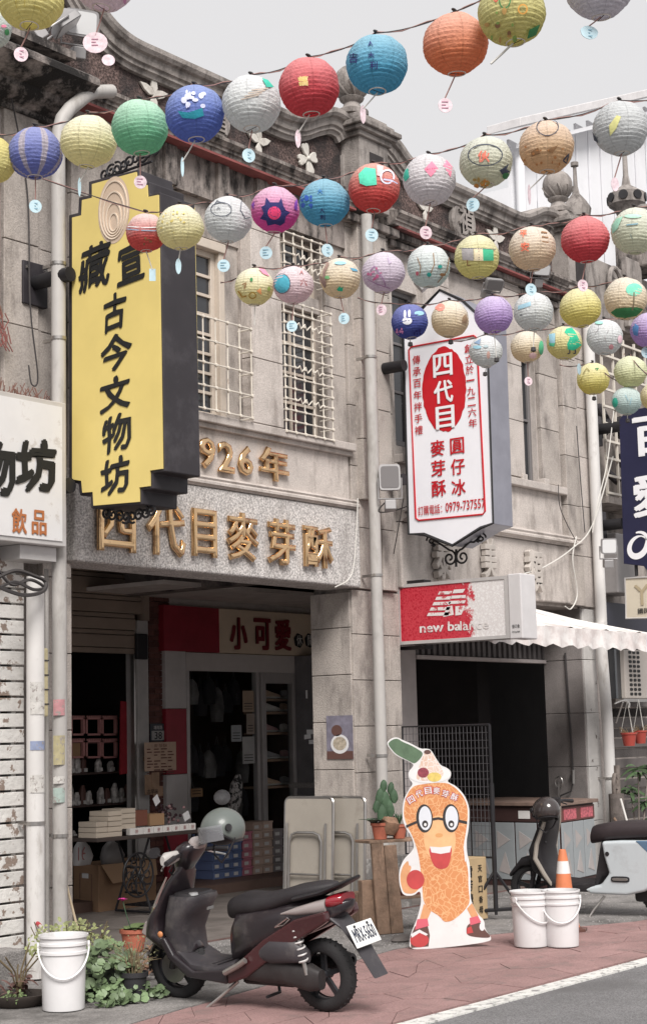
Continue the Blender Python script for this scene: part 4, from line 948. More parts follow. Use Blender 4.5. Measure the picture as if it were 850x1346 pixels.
cable('cable', 'second black loop under the left signboard', [F(-5,745,-.5),F(15,768,-.5),F(40,762,-.48),F(58,772,-.46),F(45,775,-.5),F(20,765,-.5),F(-5,775,-.5)], .012, wirem)

# ---------------------------------------------------------------- paper lanterns
def lantern_mesh(seed):
    rr = random.Random(seed); mb = MB(); bands = 18; n_ = 44; k0 = 0; rows_ = []
    th0, th1 = .20, PI-.27
    for i in range(bands):
        a0 = th0+(th1-th0)*i/bands; a1 = th0+(th1-th0)*(i+1)/bands
        for q in (0, .33, .67): rows_.append((a0+(a1-a0)*q, q))
    rows_.append((th1, 0))
    for th, q in rows_:
        for j in range(n_):
            t = 2*PI*j/n_; r_ = 1-.018*(q == 0)+.011*(q > 0)*(1+.9*math.sin(t*3+th*9+seed))+rr.uniform(-.006,.006)+.012*math.sin(t*2+th*3+seed*2)
            mb.v.append(V((r_*math.sin(th)*math.cos(t), r_*math.sin(th)*math.sin(t), r_*.97*math.cos(th))))
    m_ = len(rows_)
    for i in range(m_-1):
        for j in range(n_): mb.f.append((i*n_+j, i*n_+(j+1)%n_, (i+1)*n_+(j+1)%n_, (i+1)*n_+j))
    me = bpy.data.meshes.new('lantern_shade'); me.from_pydata([tuple(p) for p in mb.v], [], mb.f)
    me.polygons.foreach_set('use_smooth', [True]*len(me.polygons)); me.materials.append(None); return me
LM = [lantern_mesh(s) for s in (1, 2, 3)]
rimme = bpy.data.meshes.new('lantern_rim'); _mb = MB(); _mb.tube([(.27*math.cos(a), .27*math.sin(a), -.935) for a in [2*PI*i/20 for i in range(20)]], .02, 5, closed=True)
rimme.from_pydata([tuple(p) for p in _mb.v], [], _mb.f)
rimme.materials.append(mat('pale_rim', (.62,.56,.50), .7))
ribme = bpy.data.meshes.new('lantern_wire'); _mb = MB()
_mb.tube([(0,0,1.06),(0,0,.9)], .015, 5).tube([(-.2,0,.95),(0,0,.98),(.2,0,.95)], .012, 5).tube([(0,-.27,-.935),(0,.27,-.935)], .012, 5)
ribme.from_pydata([tuple(p) for p in _mb.v], [], _mb.f); ribme.materials.append(wirem)
def paper(name, top, bot=None, mid=None, stripe=None):
    """lantern paper: translucent, dark lines at gores and wire ribs painted in as frame shadow; colour may be dyed top to bottom, its sunlit top painted lighter"""
    if name in MATS: return MATS[name]
    bot = bot or top
    top = tuple(min(.92, c*.74+.19) for c in top); bot = tuple(min(.9, c*.86+.08) for c in bot)  # top paled more than bottom: sun on the top painted into the colour
    m = bpy.data.materials.new(name); m.use_nodes = True; nt = m.node_tree; N = nt.nodes; L = nt.links; N.clear()
    out = N.new('ShaderNodeOutputMaterial'); tc = N.new('ShaderNodeTexCoord'); se = N.new('ShaderNodeSeparateXYZ'); L.new(tc.outputs['Object'], se.inputs[0])
    def M_(op, a, b=None, c=None):
        x = N.new('ShaderNodeMath'); x.operation = op
        for i, v in enumerate((a, b, c)):
            if v is None: continue
            if isinstance(v, (int, float)): x.inputs[i].default_value = v
            else: L.new(v, x.inputs[i])
        return x.outputs[0]
    def mr(f, a, b, c, d):
        x = N.new('ShaderNodeMapRange'); L.new(f, x.inputs['Value'])
        for k_, v_ in zip(('From Min','From Max','To Min','To Max'), (a,b,c,d)): x.inputs[k_].default_value = v_
        return x.outputs['Result']
    no = N.new('ShaderNodeTexNoise'); no.inputs['Scale'].default_value = 2.2; no.inputs['Detail'].default_value = 5; L.new(tc.outputs['Object'], no.inputs['Vector'])
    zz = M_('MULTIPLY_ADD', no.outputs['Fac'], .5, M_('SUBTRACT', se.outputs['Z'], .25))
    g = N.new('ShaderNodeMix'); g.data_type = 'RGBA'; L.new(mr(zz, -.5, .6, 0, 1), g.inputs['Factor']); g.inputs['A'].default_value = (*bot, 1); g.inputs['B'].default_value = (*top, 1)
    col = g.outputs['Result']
    ang = M_('ARCTAN2', se.outputs['Y'], se.outputs['X'])
    if stripe:
        s = M_('SINE', M_('MULTIPLY', ang, 7)); x = N.new('ShaderNodeMix'); x.data_type = 'RGBA'
        L.new(mr(M_('MULTIPLY_ADD', no.outputs['Fac'], .5, s), .75, 1.0, 0, .8), x.inputs['Factor']); L.new(col, x.inputs['A']); x.inputs['B'].default_value = (*stripe, 1); col = x.outputs['Result']
    gore_shade = mr(M_('ABSOLUTE', M_('SINE', M_('MULTIPLY_ADD', ang, 4, .6))), .0, .16, .78, 1)
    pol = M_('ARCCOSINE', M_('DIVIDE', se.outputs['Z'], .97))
    rib_shade = mr(M_('ABSOLUTE', M_('SINE', M_('MULTIPLY', M_('SUBTRACT', pol, .20), PI*18/(PI-.47)))), .0, .22, .80, 1)
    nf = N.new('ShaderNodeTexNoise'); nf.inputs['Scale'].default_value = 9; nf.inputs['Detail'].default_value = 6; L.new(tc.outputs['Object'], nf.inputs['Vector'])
    f = M_('MULTIPLY', M_('MULTIPLY', gore_shade, rib_shade), mr(nf.outputs['Fac'], .3, .7, .9, 1.06))  # frame shadow through the paper, painted in as darker gores and ribs
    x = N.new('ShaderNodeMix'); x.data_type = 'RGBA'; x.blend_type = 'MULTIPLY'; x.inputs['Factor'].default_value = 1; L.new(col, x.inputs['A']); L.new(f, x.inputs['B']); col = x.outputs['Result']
    d = N.new('ShaderNodeBsdfDiffuse'); t = N.new('ShaderNodeBsdfTranslucent'); ms = N.new('ShaderNodeMixShader'); ms.inputs[0].default_value = .33
    bp = N.new('ShaderNodeBump'); bp.inputs['Strength'].default_value = .35; bp.inputs['Distance'].default_value = .03; L.new(nf.outputs['Fac'], bp.inputs['Height']); L.new(bp.outputs['Normal'], d.inputs['Normal'])
    L.new(col, d.inputs['Color']); L.new(col, t.inputs['Color']); L.new(d.outputs[0], ms.inputs[1]); L.new(t.outputs[0], ms.inputs[2]); L.new(ms.outputs[0], out.inputs['Surface'])
    MATS[name] = m; return m
def ink(c):
    k = 'ink_%02d%02d%02d' % tuple(int(x*99) for x in c); return mat(k, c, .8, var=.15, vscale=30)
PY=(.80,.74,.33); PYL=(.86,.82,.58); PW=(.80,.81,.82); PBE=(.86,.74,.56); PR=(.72,.045,.055); PRT=(.80,.22,.22); PB=(.075,.42,.66); PN=(.10,.13,.52); PG=(.22,.62,.36)
PO=(.84,.26,.12); PP=(.82,.14,.46); PL=(.60,.42,.76); PLG=(.70,.74,.62)
RED=(.62,.08,.07); NAVY=(.03,.03,.14); TEAL=(.05,.45,.33); BRN=(.28,.15,.07); PINK=(.78,.25,.36); INKC=(.06,.07,.10); SKY=(.30,.52,.62); GRN=(.03,.42,.24); DG=(.05,.22,.08); GRY=(.35,.33,.33)
E_=lambda x,y,a,b,c:('e',x,y,a,b,c)
T_=lambda s,x,y,z,c:('t',s,x,y,z,c)
L_n=lambda p,w,c:('l',p,w,c)
P_=lambda p,c:('p',p,c)
def circ(cx, cy, a, b, n=22): return [(cx+a*math.cos(2*PI*i/n), cy+b*math.sin(2*PI*i/n)) for i in range(n+1)]
rdm = random.Random(11)
def blots(n_, cols, s=.09, reg=(-.6,.6,-.6,.6)): return [E_(rdm.uniform(reg[0],reg[1]), rdm.uniform(reg[2],reg[3]), rdm.uniform(.3,1)*s, rdm.uniform(.3,1)*s, rdm.choice(cols)) for _ in range(n_)]
def twigs(n_, c, s=.25): 
    o=[]
    for _ in range(n_):
        x,y=rdm.uniform(-.5,.5),rdm.uniform(-.5,.5); a=rdm.uniform(0,6.3)
        o.append(L_n([(x,y),(x+s*.5*math.cos(a),y+s*.5*math.sin(a)),(x+s*math.cos(a+.5),y+s*math.sin(a+.5))],.025,c))
    return o
# px, py, radius px, depth m, paper, motif, tag, label, string
LN = [
 (40,-3,44,7.6,('yellow',(.82,.70,.16),(.84,.76,.30)),twigs(7,(.5,.4,.1),.3),('p',-12,78),'big yellow lantern cut by the top edge at the far upper left',0),
 (137,-26,42,7.8,('pink_white',(.80,.62,.70),(.82,.70,.74)),blots(16,[(.55,.25,.4),PINK],.12),('P',-12,86),'pale pink lantern with purple blots cut by the top edge above the white floodlight',0),
 (-12,38,27,9.0,('green_grey',(.60,.66,.60),(.62,.66,.62)),blots(10,[PINK,DG],.2,(0,.9,-.3,.8)),None,'multicoloured lantern cut by the left edge beside the big yellow one',0),
 (-12,211,33,8.8,('yellow',(.82,.70,.16),(.84,.76,.30)),[],None,'yellow lantern cut by the left edge beside the blue striped one',1),
 (46.8,201.5,35.4,8.8,('blue_striped',(.20,.24,.60),(.15,.19,.56),None,(.62,.55,.55)),[],('b',0,72),'blue lantern with pale vertical stripes at the left',1),
 (116.5,186,36.6,8.7,('pale_yellow',(.92,.88,.66),(.90,.82,.42)),[],('w',-12,64),'plain pale yellow lantern between the blue striped and the green lantern',1),
 (184,168,37.4,8.5,('green',(.50,.80,.60),(.20,.60,.34)),[],('p',0,74),'plain green lantern above the yellow signboard',1),
 (256,150,38.5,8.3,('blue',(.20,.30,.68),(.10,.18,.60)),blots(14,[(.6,.62,.8)],.11,(-.5,.3,.25,.7))+[P_([(-.55,.1),(-.2,.05),(.25,.2),(.3,-.05),(0,-.15),(-.4,-.12)],(.02,.25,.33))],('w',-17,74),'blue lantern with a white cloud and dark green patch',1),
 (330.6,137,38.2,8.2,('white',PW,(.76,.79,.78)),[P_([(.35,.85),(.55,.78),(.75,.55),(.5,.55)],TEAL)]+[L_n([(-.35+.12*k,.15+.1*k),(.25+.1*k,.3+.07*k)],.035,(.5,.42,.35)) for k in range(4)],('b',-5,70),'white lantern with a green corner patch and brown strokes',1),
 (406,115,39.8,8.0,('red',(.80,.16,.17),(.66,.03,.05)),[P_([(-.35,.3),(-.1,.35),(-.02,.1),(-.3,.05)],(.75,.55,.2)),T_('福',-.18,.2,.3,(.85,.65,.3))],('l',-16,72),'red lantern with a small gold emblem in the upper row',1),
 (495,85,41,7.8,('blue_sky',(.20,.52,.68),(.06,.40,.62)),[T_('大',-.18,.28,.20,NAVY),T_('利',-.10,-.02,.24,NAVY),T_('吉',-.72,.20,.30,NAVY),T_('人',-.2,.62,.16,NAVY)],('l',-20,70),'large sky blue lantern with dark blue characters high against the sky',1),
 (598,58,42.4,7.6,('orange',(.86,.38,.24),(.82,.24,.08)),[],('p',-16,84),'plain orange lantern against the sky',1),
 (672,17,45,7.4,('olive_yellow',(.72,.68,.28),(.68,.62,.22)),[L_n([(-.75,.6),(-.45,.3),(-.2,.6),(-.45,.85)],.04,RED),L_n(circ(.3,.1,.12,.12),.04,(.7,.35,.08)),P_([(.5,-.45),(.8,-.3),(.7,-.6),(.45,-.7)],DG),L_n(circ(-.2,.35,.15,.22),.03,DG)]+blots(12,[(.5,.3,.1),(.25,.38,.1),BRN],.1,(-.8,.3,-.8,.1)),('c',-30,70),'large olive yellow lantern covered with painted shapes near the top edge',1),
 (787,-17,44,7.4,('grey_lilac',(.62,.60,.66),(.66,.63,.68)),[],('B',-16,64),'pale grey lantern cut by the top edge at the upper right',1),
 (192,306,26.5,9.4,('red_white',(.84,.62,.58),(.70,.06,.05)),[L_n([(-.9,.18),(-.3,.12),(.4,.1),(.9,.14)],.05,(.3,.38,.5)),L_n([(-.85,.30),(0,.24),(.85,.28)],.04,PW)]+blots(6,[BRN],.06,(-.2,.6,-.8,-.2)),('t',8,58),'small red and white lantern in front of the yellow signboard face',2),
 (237,299,30.5,9.3,('pale_yellow',(.86,.82,.52),(.84,.78,.38)),blots(18,[(.62,.50,.15)],.06,(-.8,.2,-.3,.7)),('s',-3,54),'pale yellow lantern with faint ochre specks before the black sign edge',2),
 (300,289,31,9.1,('white',PW,(.76,.79,.78)),[L_n(circ(-.28,.42,.42,.28),.03,INKC),L_n([(-.45,.42),(-.4,.5),(-.3,.42)],.03,INKC),L_n([(-.55,.6),(-.45,.78),(-.3,.7)],.03,INKC),L_n([(.55,.75),(.5,.4),(.7,.05),(.9,.1)],.03,INKC)],('b',-7,62),'white lantern with a cat face drawn in thin black line',2),
 (361.5,276,31.7,8.95,('pink',(.84,.48,.68),(.78,.05,.38)),[P_([(-.55,.12),(-.4,.2),(-.35,.5),(-.2,.3),(.15,.3),(.25,.48),(.32,.18),(.42,0),(.6,-.1),(.42,-.25),(.38,-.5),(.2,-.62),(0,-.55),(-.3,-.62),(-.35,-.42),(-.6,-.35),(-.45,-.12)],NAVY),E_(-.03,-.12,.26,.26,(.80,.06,.18)),P_([(.78,.3),(.9,.45),(.88,-.05),(.75,.05)],(.2,.05,.35)),P_([(-.95,.2),(-.82,.35),(-.85,.0)],(.2,.05,.35))],('b',-13,58),'pink lantern with a dark blue blob around a red dot',2),
 (426.5,267,32.2,8.8,('blue_sky',(.20,.52,.68),(.06,.40,.62)),[T_('大',-.18,.45,.2,(.05,.2,.5)),T_('大',-.1,-.28,.18,NAVY),T_('利',-.08,-.55,.2,NAVY)]+blots(12,[(.04,.12,.5)],.11,(-.9,-.5,-.15,.25)),('b',2,64),'sky blue lantern with dark blue characters in the middle row',2),
 (491.5,248,33,8.7,('red_orange',(.80,.36,.28),(.74,.05,.04)),[P_([(-.6,.55),(-.35,.8),(.05,.75),(.1,.15),(-.3,.1),(-.55,.2)],(.10,.62,.42)),P_([(.1,.9),(.35,.85),(.3,.45),(.1,.5)],(.85,.5,.5)),L_n(circ(.5,.45,.25,.25),.06,(.7,.72,.85)),L_n([(.35,.35),(.7,.3),(.9,.2)],.06,(.6,.6,.8))]+blots(7,[RED],.08,(.1,.7,-.6,-.2)),('b',-5,63),'red lantern with a green patch and a pale ring',2),
 (564,237,34,8.5,('white_lilac',(.80,.77,.79),(.78,.74,.76)),[P_([(-.2,.4),(.08,.7),(.32,.42),(.05,.12)],PINK),P_([(.5,.55),(.62,.75),(.85,.5),(.78,.1)],PINK),P_([(-.98,.1),(-.92,.4),(-.8,.45),(-.75,.1),(-.9,-.05)],TEAL),L_n([(-.1,.4),(.2,.42)],.04,(.5,.05,.15))],('p',-7,71),'white lantern with pink diamonds and a green edge',2),
 (638,213,34.7,8.35,('grey_green',(.74,.76,.66),(.72,.72,.55)),[L_n(circ(-.03,.25,.62,.38),.035,INKC),T_('伙',-.08,.2,.42,(.72,.2,.14)),P_([(.5,-.3),(.85,-.05),(.75,-.25),(.9,-.35),(.6,-.45)],INKC),E_(.75,-.5,.14,.12,DG)]+blots(14,[(.6,.25,.05),(.45,.3,.1)],.1,(-.6,.3,-.9,-.62)),('b',-19,58),'greenish white lantern with a black oval frame around a red character',2),
 (717.6,194,35.5,8.2,('tan_orange',(.84,.64,.48),(.78,.52,.28)),[L_n(circ(.02,.72,.38,.3),.03,INKC),P_([(-.55,-.15),(-.3,0),(-.2,-.2),(-.5,-.32)],BRN),P_([(0,-.1),(.3,.05),(.42,.1),(.2,-.2)],BRN),L_n([(.6,-.45),(.8,-.2),(.72,-.55),(.6,-.45)],.05,INKC)]+blots(16,[(.5,.22,.08)],.06,(-.85,.6,-.7,.1)),('w2',-25,66),'tan orange lantern with brown brush marks before the metal shed',2),
 (815,169,36.5,8.0,('grey_white',(.66,.68,.69),(.64,.66,.66)),[P_([(-.4,.1),(-.15,.45),(.0,.4),(-.15,0),(-.35,-.25)],(.72,.70,.3)),P_([(-.97,-.1),(-.8,-.35),(-.75,-.5),(-.9,-.4)],INKC)],('p2',-11,76),'pale grey lantern with a yellow smear at the upper right',2),
 (334.5,377,26,10.4,('pale_yellow',(.86,.80,.50),(.84,.76,.42)),[L_n([(-.8,-.2),(-.6,-.5),(-.4,-.45)],.07,(.45,.25,.05)),L_n(circ(-.1,-.42,.16,.14),.06,(.4,.25,.05)),L_n([(-.6,.1),(-.4,.2),(-.5,-.1)],.06,BRN),P_([(.2,.9),(.5,.85),(.75,.5),(.4,.65)],PINK),P_([(.1,-.2),(.3,-.05),(.35,-.4)],(.7,.3,.12)),E_(-.15,.35,.07,.1,DG),E_(.7,-.1,.07,.12,(.3,.4,.1))],('t2',-1,52),'cream yellow lantern with brown scribbles and a pink leaf',3),
 (385.5,375,26,10.3,('rose_white',(.86,.72,.76),(.86,.66,.70)),[E_(-.55,.08,.38,.45,(.08,.40,.52)),L_n(circ(-.55,.08,.4,.47),.03,INKC),T_('人',.4,.62,.2,(.4,.15,.15)),T_('六',.5,.15,.36,(.4,.15,.15))],('b',-3,55),'pale pink lantern with a blue oval and a red brown character',3),
 (446.6,366,27,10.15,('beige',(.86,.78,.64),(.86,.70,.46)),[E_(.02,.72,.28,.08,SKY),P_([(.45,.5),(.75,.45),(.85,.32),(.6,.35)],(.12,.35,.5)),L_n([(-.95,.1),(-.85,-.1),(-.7,-.4),(-.75,.3),(-.55,.75)],.13,(.3,.2,.17)),P_([(-.15,-.5),(0,-.35),(.05,-.45),(.15,-.38),(.12,-.6),(-.1,-.58)],GRN),E_(-.6,.05,.12,.08,(.2,.45,.2))],('b',4,54),'beige lantern with small blue and green patches',3),
 (503.7,358.5,28.2,10.0,('lilac_white',(.76,.68,.78),(.72,.60,.72)),[L_n([(-.6,.1),(-.4,.3),(-.2,.0),(0,-.3),(.1,-.6)],.05,(.35,.2,.35)),L_n([(-.7,-.3),(-.3,-.5),(.3,-.7)],.04,(.35,.2,.35)),L_n([(.2,.7),(.25,.4),(.35,.5)],.04,(.5,.4,.55))]+blots(10,[(.5,.12,.25)],.08,(-.7,-.1,-.6,.2)),('p',-4,50),'lilac white lantern with a purple bird on a branch',3),
 (563,350.5,28.6,9.85,('mint_white',(.78,.82,.82),(.66,.76,.74)),[L_n([(-.5,.4),(-.35,0),(-.4,-.4)],.035,BRN),L_n([(.2,.6),(.25,.1),(0,-.5)],.035,BRN),L_n([(.9,.4),(.8,-.2),(.4,-.7)],.04,BRN),E_(.5,0,.1,.08,(.03,.3,.26)),E_(.02,-.35,.1,.1,(.03,.3,.26)),E_(-.5,-.3,.07,.1,(.6,.15,.2)),E_(.62,-.35,.13,.07,BRN)],None,'mint white lantern with thin stems and teal leaves',3),
 (626,338,29.6,9.7,('yellow_house',(.82,.78,.48),(.84,.78,.30)),[P_([(-.65,.35),(-.15,.38),(-.12,-.15),(-.6,-.12)],GRY),P_([(.25,.38),(.7,.3),(.72,-.15),(.28,-.15)],(.06,.45,.25)),P_([(-.12,.38),(.25,.38),(.28,-.15),(-.1,-.15)],(.75,.65,.45)),L_n([(-.75,.38),(.8,.33)],.03,INKC),L_n([(-.4,-.12),(-.38,-.35),(-.25,-.35)],.05,BRN),L_n([(.08,.35),(.1,-.12)],.03,INKC)],None,'yellow lantern painted with a grey and green house',3),
 (699,327,30.5,9.5,('beige_deep',(.86,.76,.64),(.84,.66,.46)),[T_('平',-.38,.62,.30,(.76,.2,.12)),T_('安',-.3,.08,.38,(.76,.2,.12)),L_n([(.35,.7),(.6,.66)],.05,BRN),L_n([(.38,.5),(.65,.46)],.05,BRN),L_n([(.4,.3),(.66,.26)],.04,BRN)],('b',-4,55),'beige lantern with red characters under the right cornice',3),
 (768.5,315,31.7,9.35,('red',(.80,.16,.17),(.66,.03,.05)),[],('p',-6,62),'plain red lantern beside the ball finial at the right',3),
 (834,304,31.5,9.2,('pale_green',(.76,.78,.66),(.74,.76,.58)),[P_([(-.95,.2),(-.75,.5),(-.5,.6),(-.7,.1),(-.9,-.1)],(.3,.55,.42)),L_n([(-.35,.25),(.1,.3)],.05,(.2,.35,.42)),L_n([(-.2,-.1),(-.1,-.3)],.04,(.3,.35,.3)),E_(-.1,.6,.35,.08,(.4,.62,.5))],None,'pale green lantern with green washes at the right edge',3),
 (538,423,24,11.4,('navy',(.07,.10,.48),(.03,.06,.38)),[E_(-.13,.05,.26,.2,(.8,.8,.85)),E_(-.25,.4,.07,.22,(.8,.8,.85)),E_(-.02,.42,.07,.22,(.8,.8,.85)),E_(.5,.45,.26,.12,SKY),E_(-.2,.06,.03,.03,NAVY),E_(-.05,.06,.03,.03,NAVY)]+blots(9,[(.62,.25,.5)],.08,(-.7,-.3,-.7,-.35))+blots(8,[(.02,.02,.15)],.09,(.1,.6,-.7,-.4)),('c2',0,30),'navy lantern with a white rabbit face',4),
 (591,420,24.9,11.2,('beige',(.86,.78,.64),(.86,.70,.46)),[E_(-.52,.62,.26,.2,(.72,.25,.2)),P_([(.62,.1),(.8,.3),(.9,.0),(.85,-.2),(.6,-.15)],(.3,.2,.12)),L_n([(-.7,.5),(-.3,.7)],.04,DG)],('c2',0,30),'beige lantern with a pink petal touching the pointed signboard',4),
 (648,414,25.4,11.0,('purple',(.66,.52,.80),(.52,.34,.70)),[],('c2',2,60),'plain purple lantern left of the white one with a blue label',4),
 (700.5,410,26,10.7,('white',PW,(.76,.79,.78)),[P_([(-.75,.3),(-.15,.5),(-.12,.3),(-.75,.1)],(.32,.5,.6)),L_n([(-.65,-.15),(-.55,-.15)],.05,INKC)],('c2',-2,50),'white lantern with a small blue grey patch',4),
 (762,404.5,27.2,10.4,('yellow_clear',(.86,.80,.42),(.84,.74,.20)),[],None,'plain yellow lantern below the red one at the right',4),
 (821.5,393,28.3,10.1,('beige',(.86,.78,.64),(.86,.70,.46)),[E_(.36,.42,.36,.28,(.18,.58,.42)),L_n([(.36,.3),(.36,-.2),(.3,-.5)],.06,(.2,.16,.1)),P_([(-.65,-.6),(-.4,-.42),(0,-.38),(.5,-.36),(.8,-.45),(.5,-.75),(0,-.85),(-.4,-.8)],DG)],None,'beige lantern painted with a green tree on grass',4),
 (853,434,24.5,10.4,('purple',(.66,.52,.80),(.52,.34,.70)),[P_([(-.9,.1),(-.75,.35),(-.55,.2),(-.6,-.3),(-.8,-.25)],(.1,.25,.55))],('b',-6,30),'purple lantern with a blue bird cut by the right edge',4),
 (638,462,22,12.4,('white',PW,(.76,.79,.78)),[P_([(-.7,.5),(-.3,.75),(-.35,.4)],(.2,.28,.4)),E_(-.5,.25,.25,.1,SKY),E_(.15,-.2,.1,.22,(.55,.35,.3)),E_(0,.3,.15,.08,(.4,.48,.5))],('c2',-2,30),'white lantern with grey blue strokes over the sign corner',5),
 (692,456,21.9,12.2,('beige',(.86,.78,.64),(.86,.70,.46)),[E_(.82,-.05,.14,.42,(.1,.45,.25)),E_(.35,-.5,.22,.18,(.8,.55,.55))],('p',0,46),'beige lantern with a green leaf on its right side',5),
 (741,451,23,12.0,('yellow_dino',(.84,.78,.46),(.84,.76,.32)),[P_([(.0,.6),(.1,.8),(.4,.85),(.6,.6),(.8,.2),(.95,-.1),(.7,-.3),(.5,-.4),(.2,-.35),(.15,-.05),(.3,.3),(.2,.45)],GRN),L_n([(.3,-.35),(.3,-.55),(.18,-.58)],.07,INKC),L_n([(.6,-.35),(.62,-.55),(.5,-.58)],.07,INKC),P_([(-.85,.5),(-.5,.55),(-.5,0),(-.8,0)],SKY),P_([(-.85,0),(-.5,0),(-.55,-.2),(-.8,-.15)],(.1,.5,.3))],('s',18,36),'yellow lantern painted with a green dinosaur',5),
 (794,443.5,24,11.8,('white',PW,(.76,.79,.78)),[E_(-.3,.78,.22,.08,(.3,.6,.5)),E_(.35,-.5,.12,.14,(.72,.35,.38)),E_(.8,-.1,.12,.22,(.78,.55,.6)),L_n([(-.5,.2),(-.3,.5)],.03,GRY),L_n([(.0,.1),(.1,-.3)],.03,GRY),L_n([(.1,.2),(.2,.4)],.03,GRY)],None,'white lantern with faint pink and green dots at the right',5),
 (779,498,21.3,12.9,('yellow_clear',(.86,.80,.42),(.84,.74,.20)),[L_n([(-.6,.3),(-.4,.65),(-.2,.45)],.05,(.3,.25,.1)),L_n([(.1,.6),(.3,.65),(.2,.5)],.06,DG),L_n([(-.75,-.1),(-.6,.2)],.04,(.4,.35,.1))],('c2',0,26),'yellow lantern with dark scribbles near its top, lowest row',6),
 (828,489,21.5,12.6,('pale_lime',(.78,.80,.52),(.76,.78,.44)),[],None,'plain pale lime lantern above the mint one',6),
 (823,527,19.4,12.6,('mint',(.68,.80,.76),(.58,.74,.72)),[E_(-.75,-.1,.18,.32,(.05,.45,.32)),L_n([(-.1,.4),(.1,0)],.03,SKY),L_n([(.3,.2),(.2,-.3)],.03,SKY)],('c2',0,26),'mint lantern with a green spot touching the navy signboard',6),
 (861,521,20,12.0,('beige_yellow',(.84,.76,.5),(.84,.74,.4)),[],None,'cream yellow lantern cut by the right edge beside the mint one',6),
]
def tess(shape, mapf, mb):
    k = shape[0]
    def addpoly(pts):
        cx = sum(p[0] for p in pts)/len(pts); cy = sum(p[1] for p in pts)/len(pts); n_ = len(pts); rg = (0, .35, .7, 1.0)
        # resample outline so the patch follows the curved paper
        q = []
        for i in range(n_):
            a, b = pts[i], pts[(i+1) % n_]; d = math.dist(a, b); s = max(1, int(d/.12))
            q += [(a[0]+(b[0]-a[0])*j/s, a[1]+(b[1]-a[1])*j/s) for j in range(s)]
        n_ = len(q); k0 = len(mb.v); mb.v.append(mapf(cx, cy))
        for r_ in rg[1:]: mb.v += [mapf(cx+(x-cx)*r_, cy+(y-cy)*r_) for x, y in q]
        mb.f += [(k0, k0+1+j, k0+1+(j+1) % n_) for j in range(n_)]
        for r_ in range(2):
            o_ = k0+1+r_*n_; mb.f += [(o_+j, o_+n_+j, o_+n_+(j+1) % n_, o_+(j+1) % n_) for j in range(n_)]
    if k == 'e': addpoly([(shape[1]+shape[3]*math.cos(a), shape[2]+shape[4]*math.sin(a)) for a in [2*PI*i/14 for i in range(14)]])
    elif k == 'p': addpoly(shape[1])
    elif k == 'l':
        pts = shape[1]; w = shape[2]; q = []
        for a, b in zip(pts, pts[1:]):
            s = max(1, int(math.dist(a, b)/.1)); q += [(a[0]+(b[0]-a[0])*j/s, a[1]+(b[1]-a[1])*j/s) for j in range(s)]
        q.append(pts[-1]); k0 = len(mb.v)
        for i, p in enumerate(q):
            a = q[max(i-1, 0)]; b = q[min(i+1, len(q)-1)]; d = math.dist(a, b) or 1; nx, ny = -(b[1]-a[1])/d*w/2, (b[0]-a[0])/d*w/2
            mb.v += [mapf(p[0]+nx, p[1]+ny), mapf(p[0]-nx, p[1]-ny)]
        mb.f += [(k0+2*i, k0+2*i+1, k0+2*i+3, k0+2*i+2) for i in range(len(q)-1)]
    elif k == 't':
        vs, fs, x0, x1, y0, y1 = glyph(shape[1], .02, 0, 0, 1); s = shape[4]/(y1-y0); k0 = len(mb.v)
        mb.v += [mapf(shape[2]+(v.x-(x0+x1)/2)*s, shape[3]+(v.y-(y0+y1)/2)*s) for v in vs]; mb.f += [tuple(i+k0 for i in f) for f in fs]
tagb = mat('pale_blue_card', (.50,.66,.72), .7, var=.08, vscale=20); tagp = mat('pale_pink_card', (.70,.56,.60), .7, var=.22, vscale=45); tagprint = mat('tag_print', (.42,.20,.28), .7); tagprb = mat('tag_print_blue', (.2,.36,.45), .7)
TOPS = {}
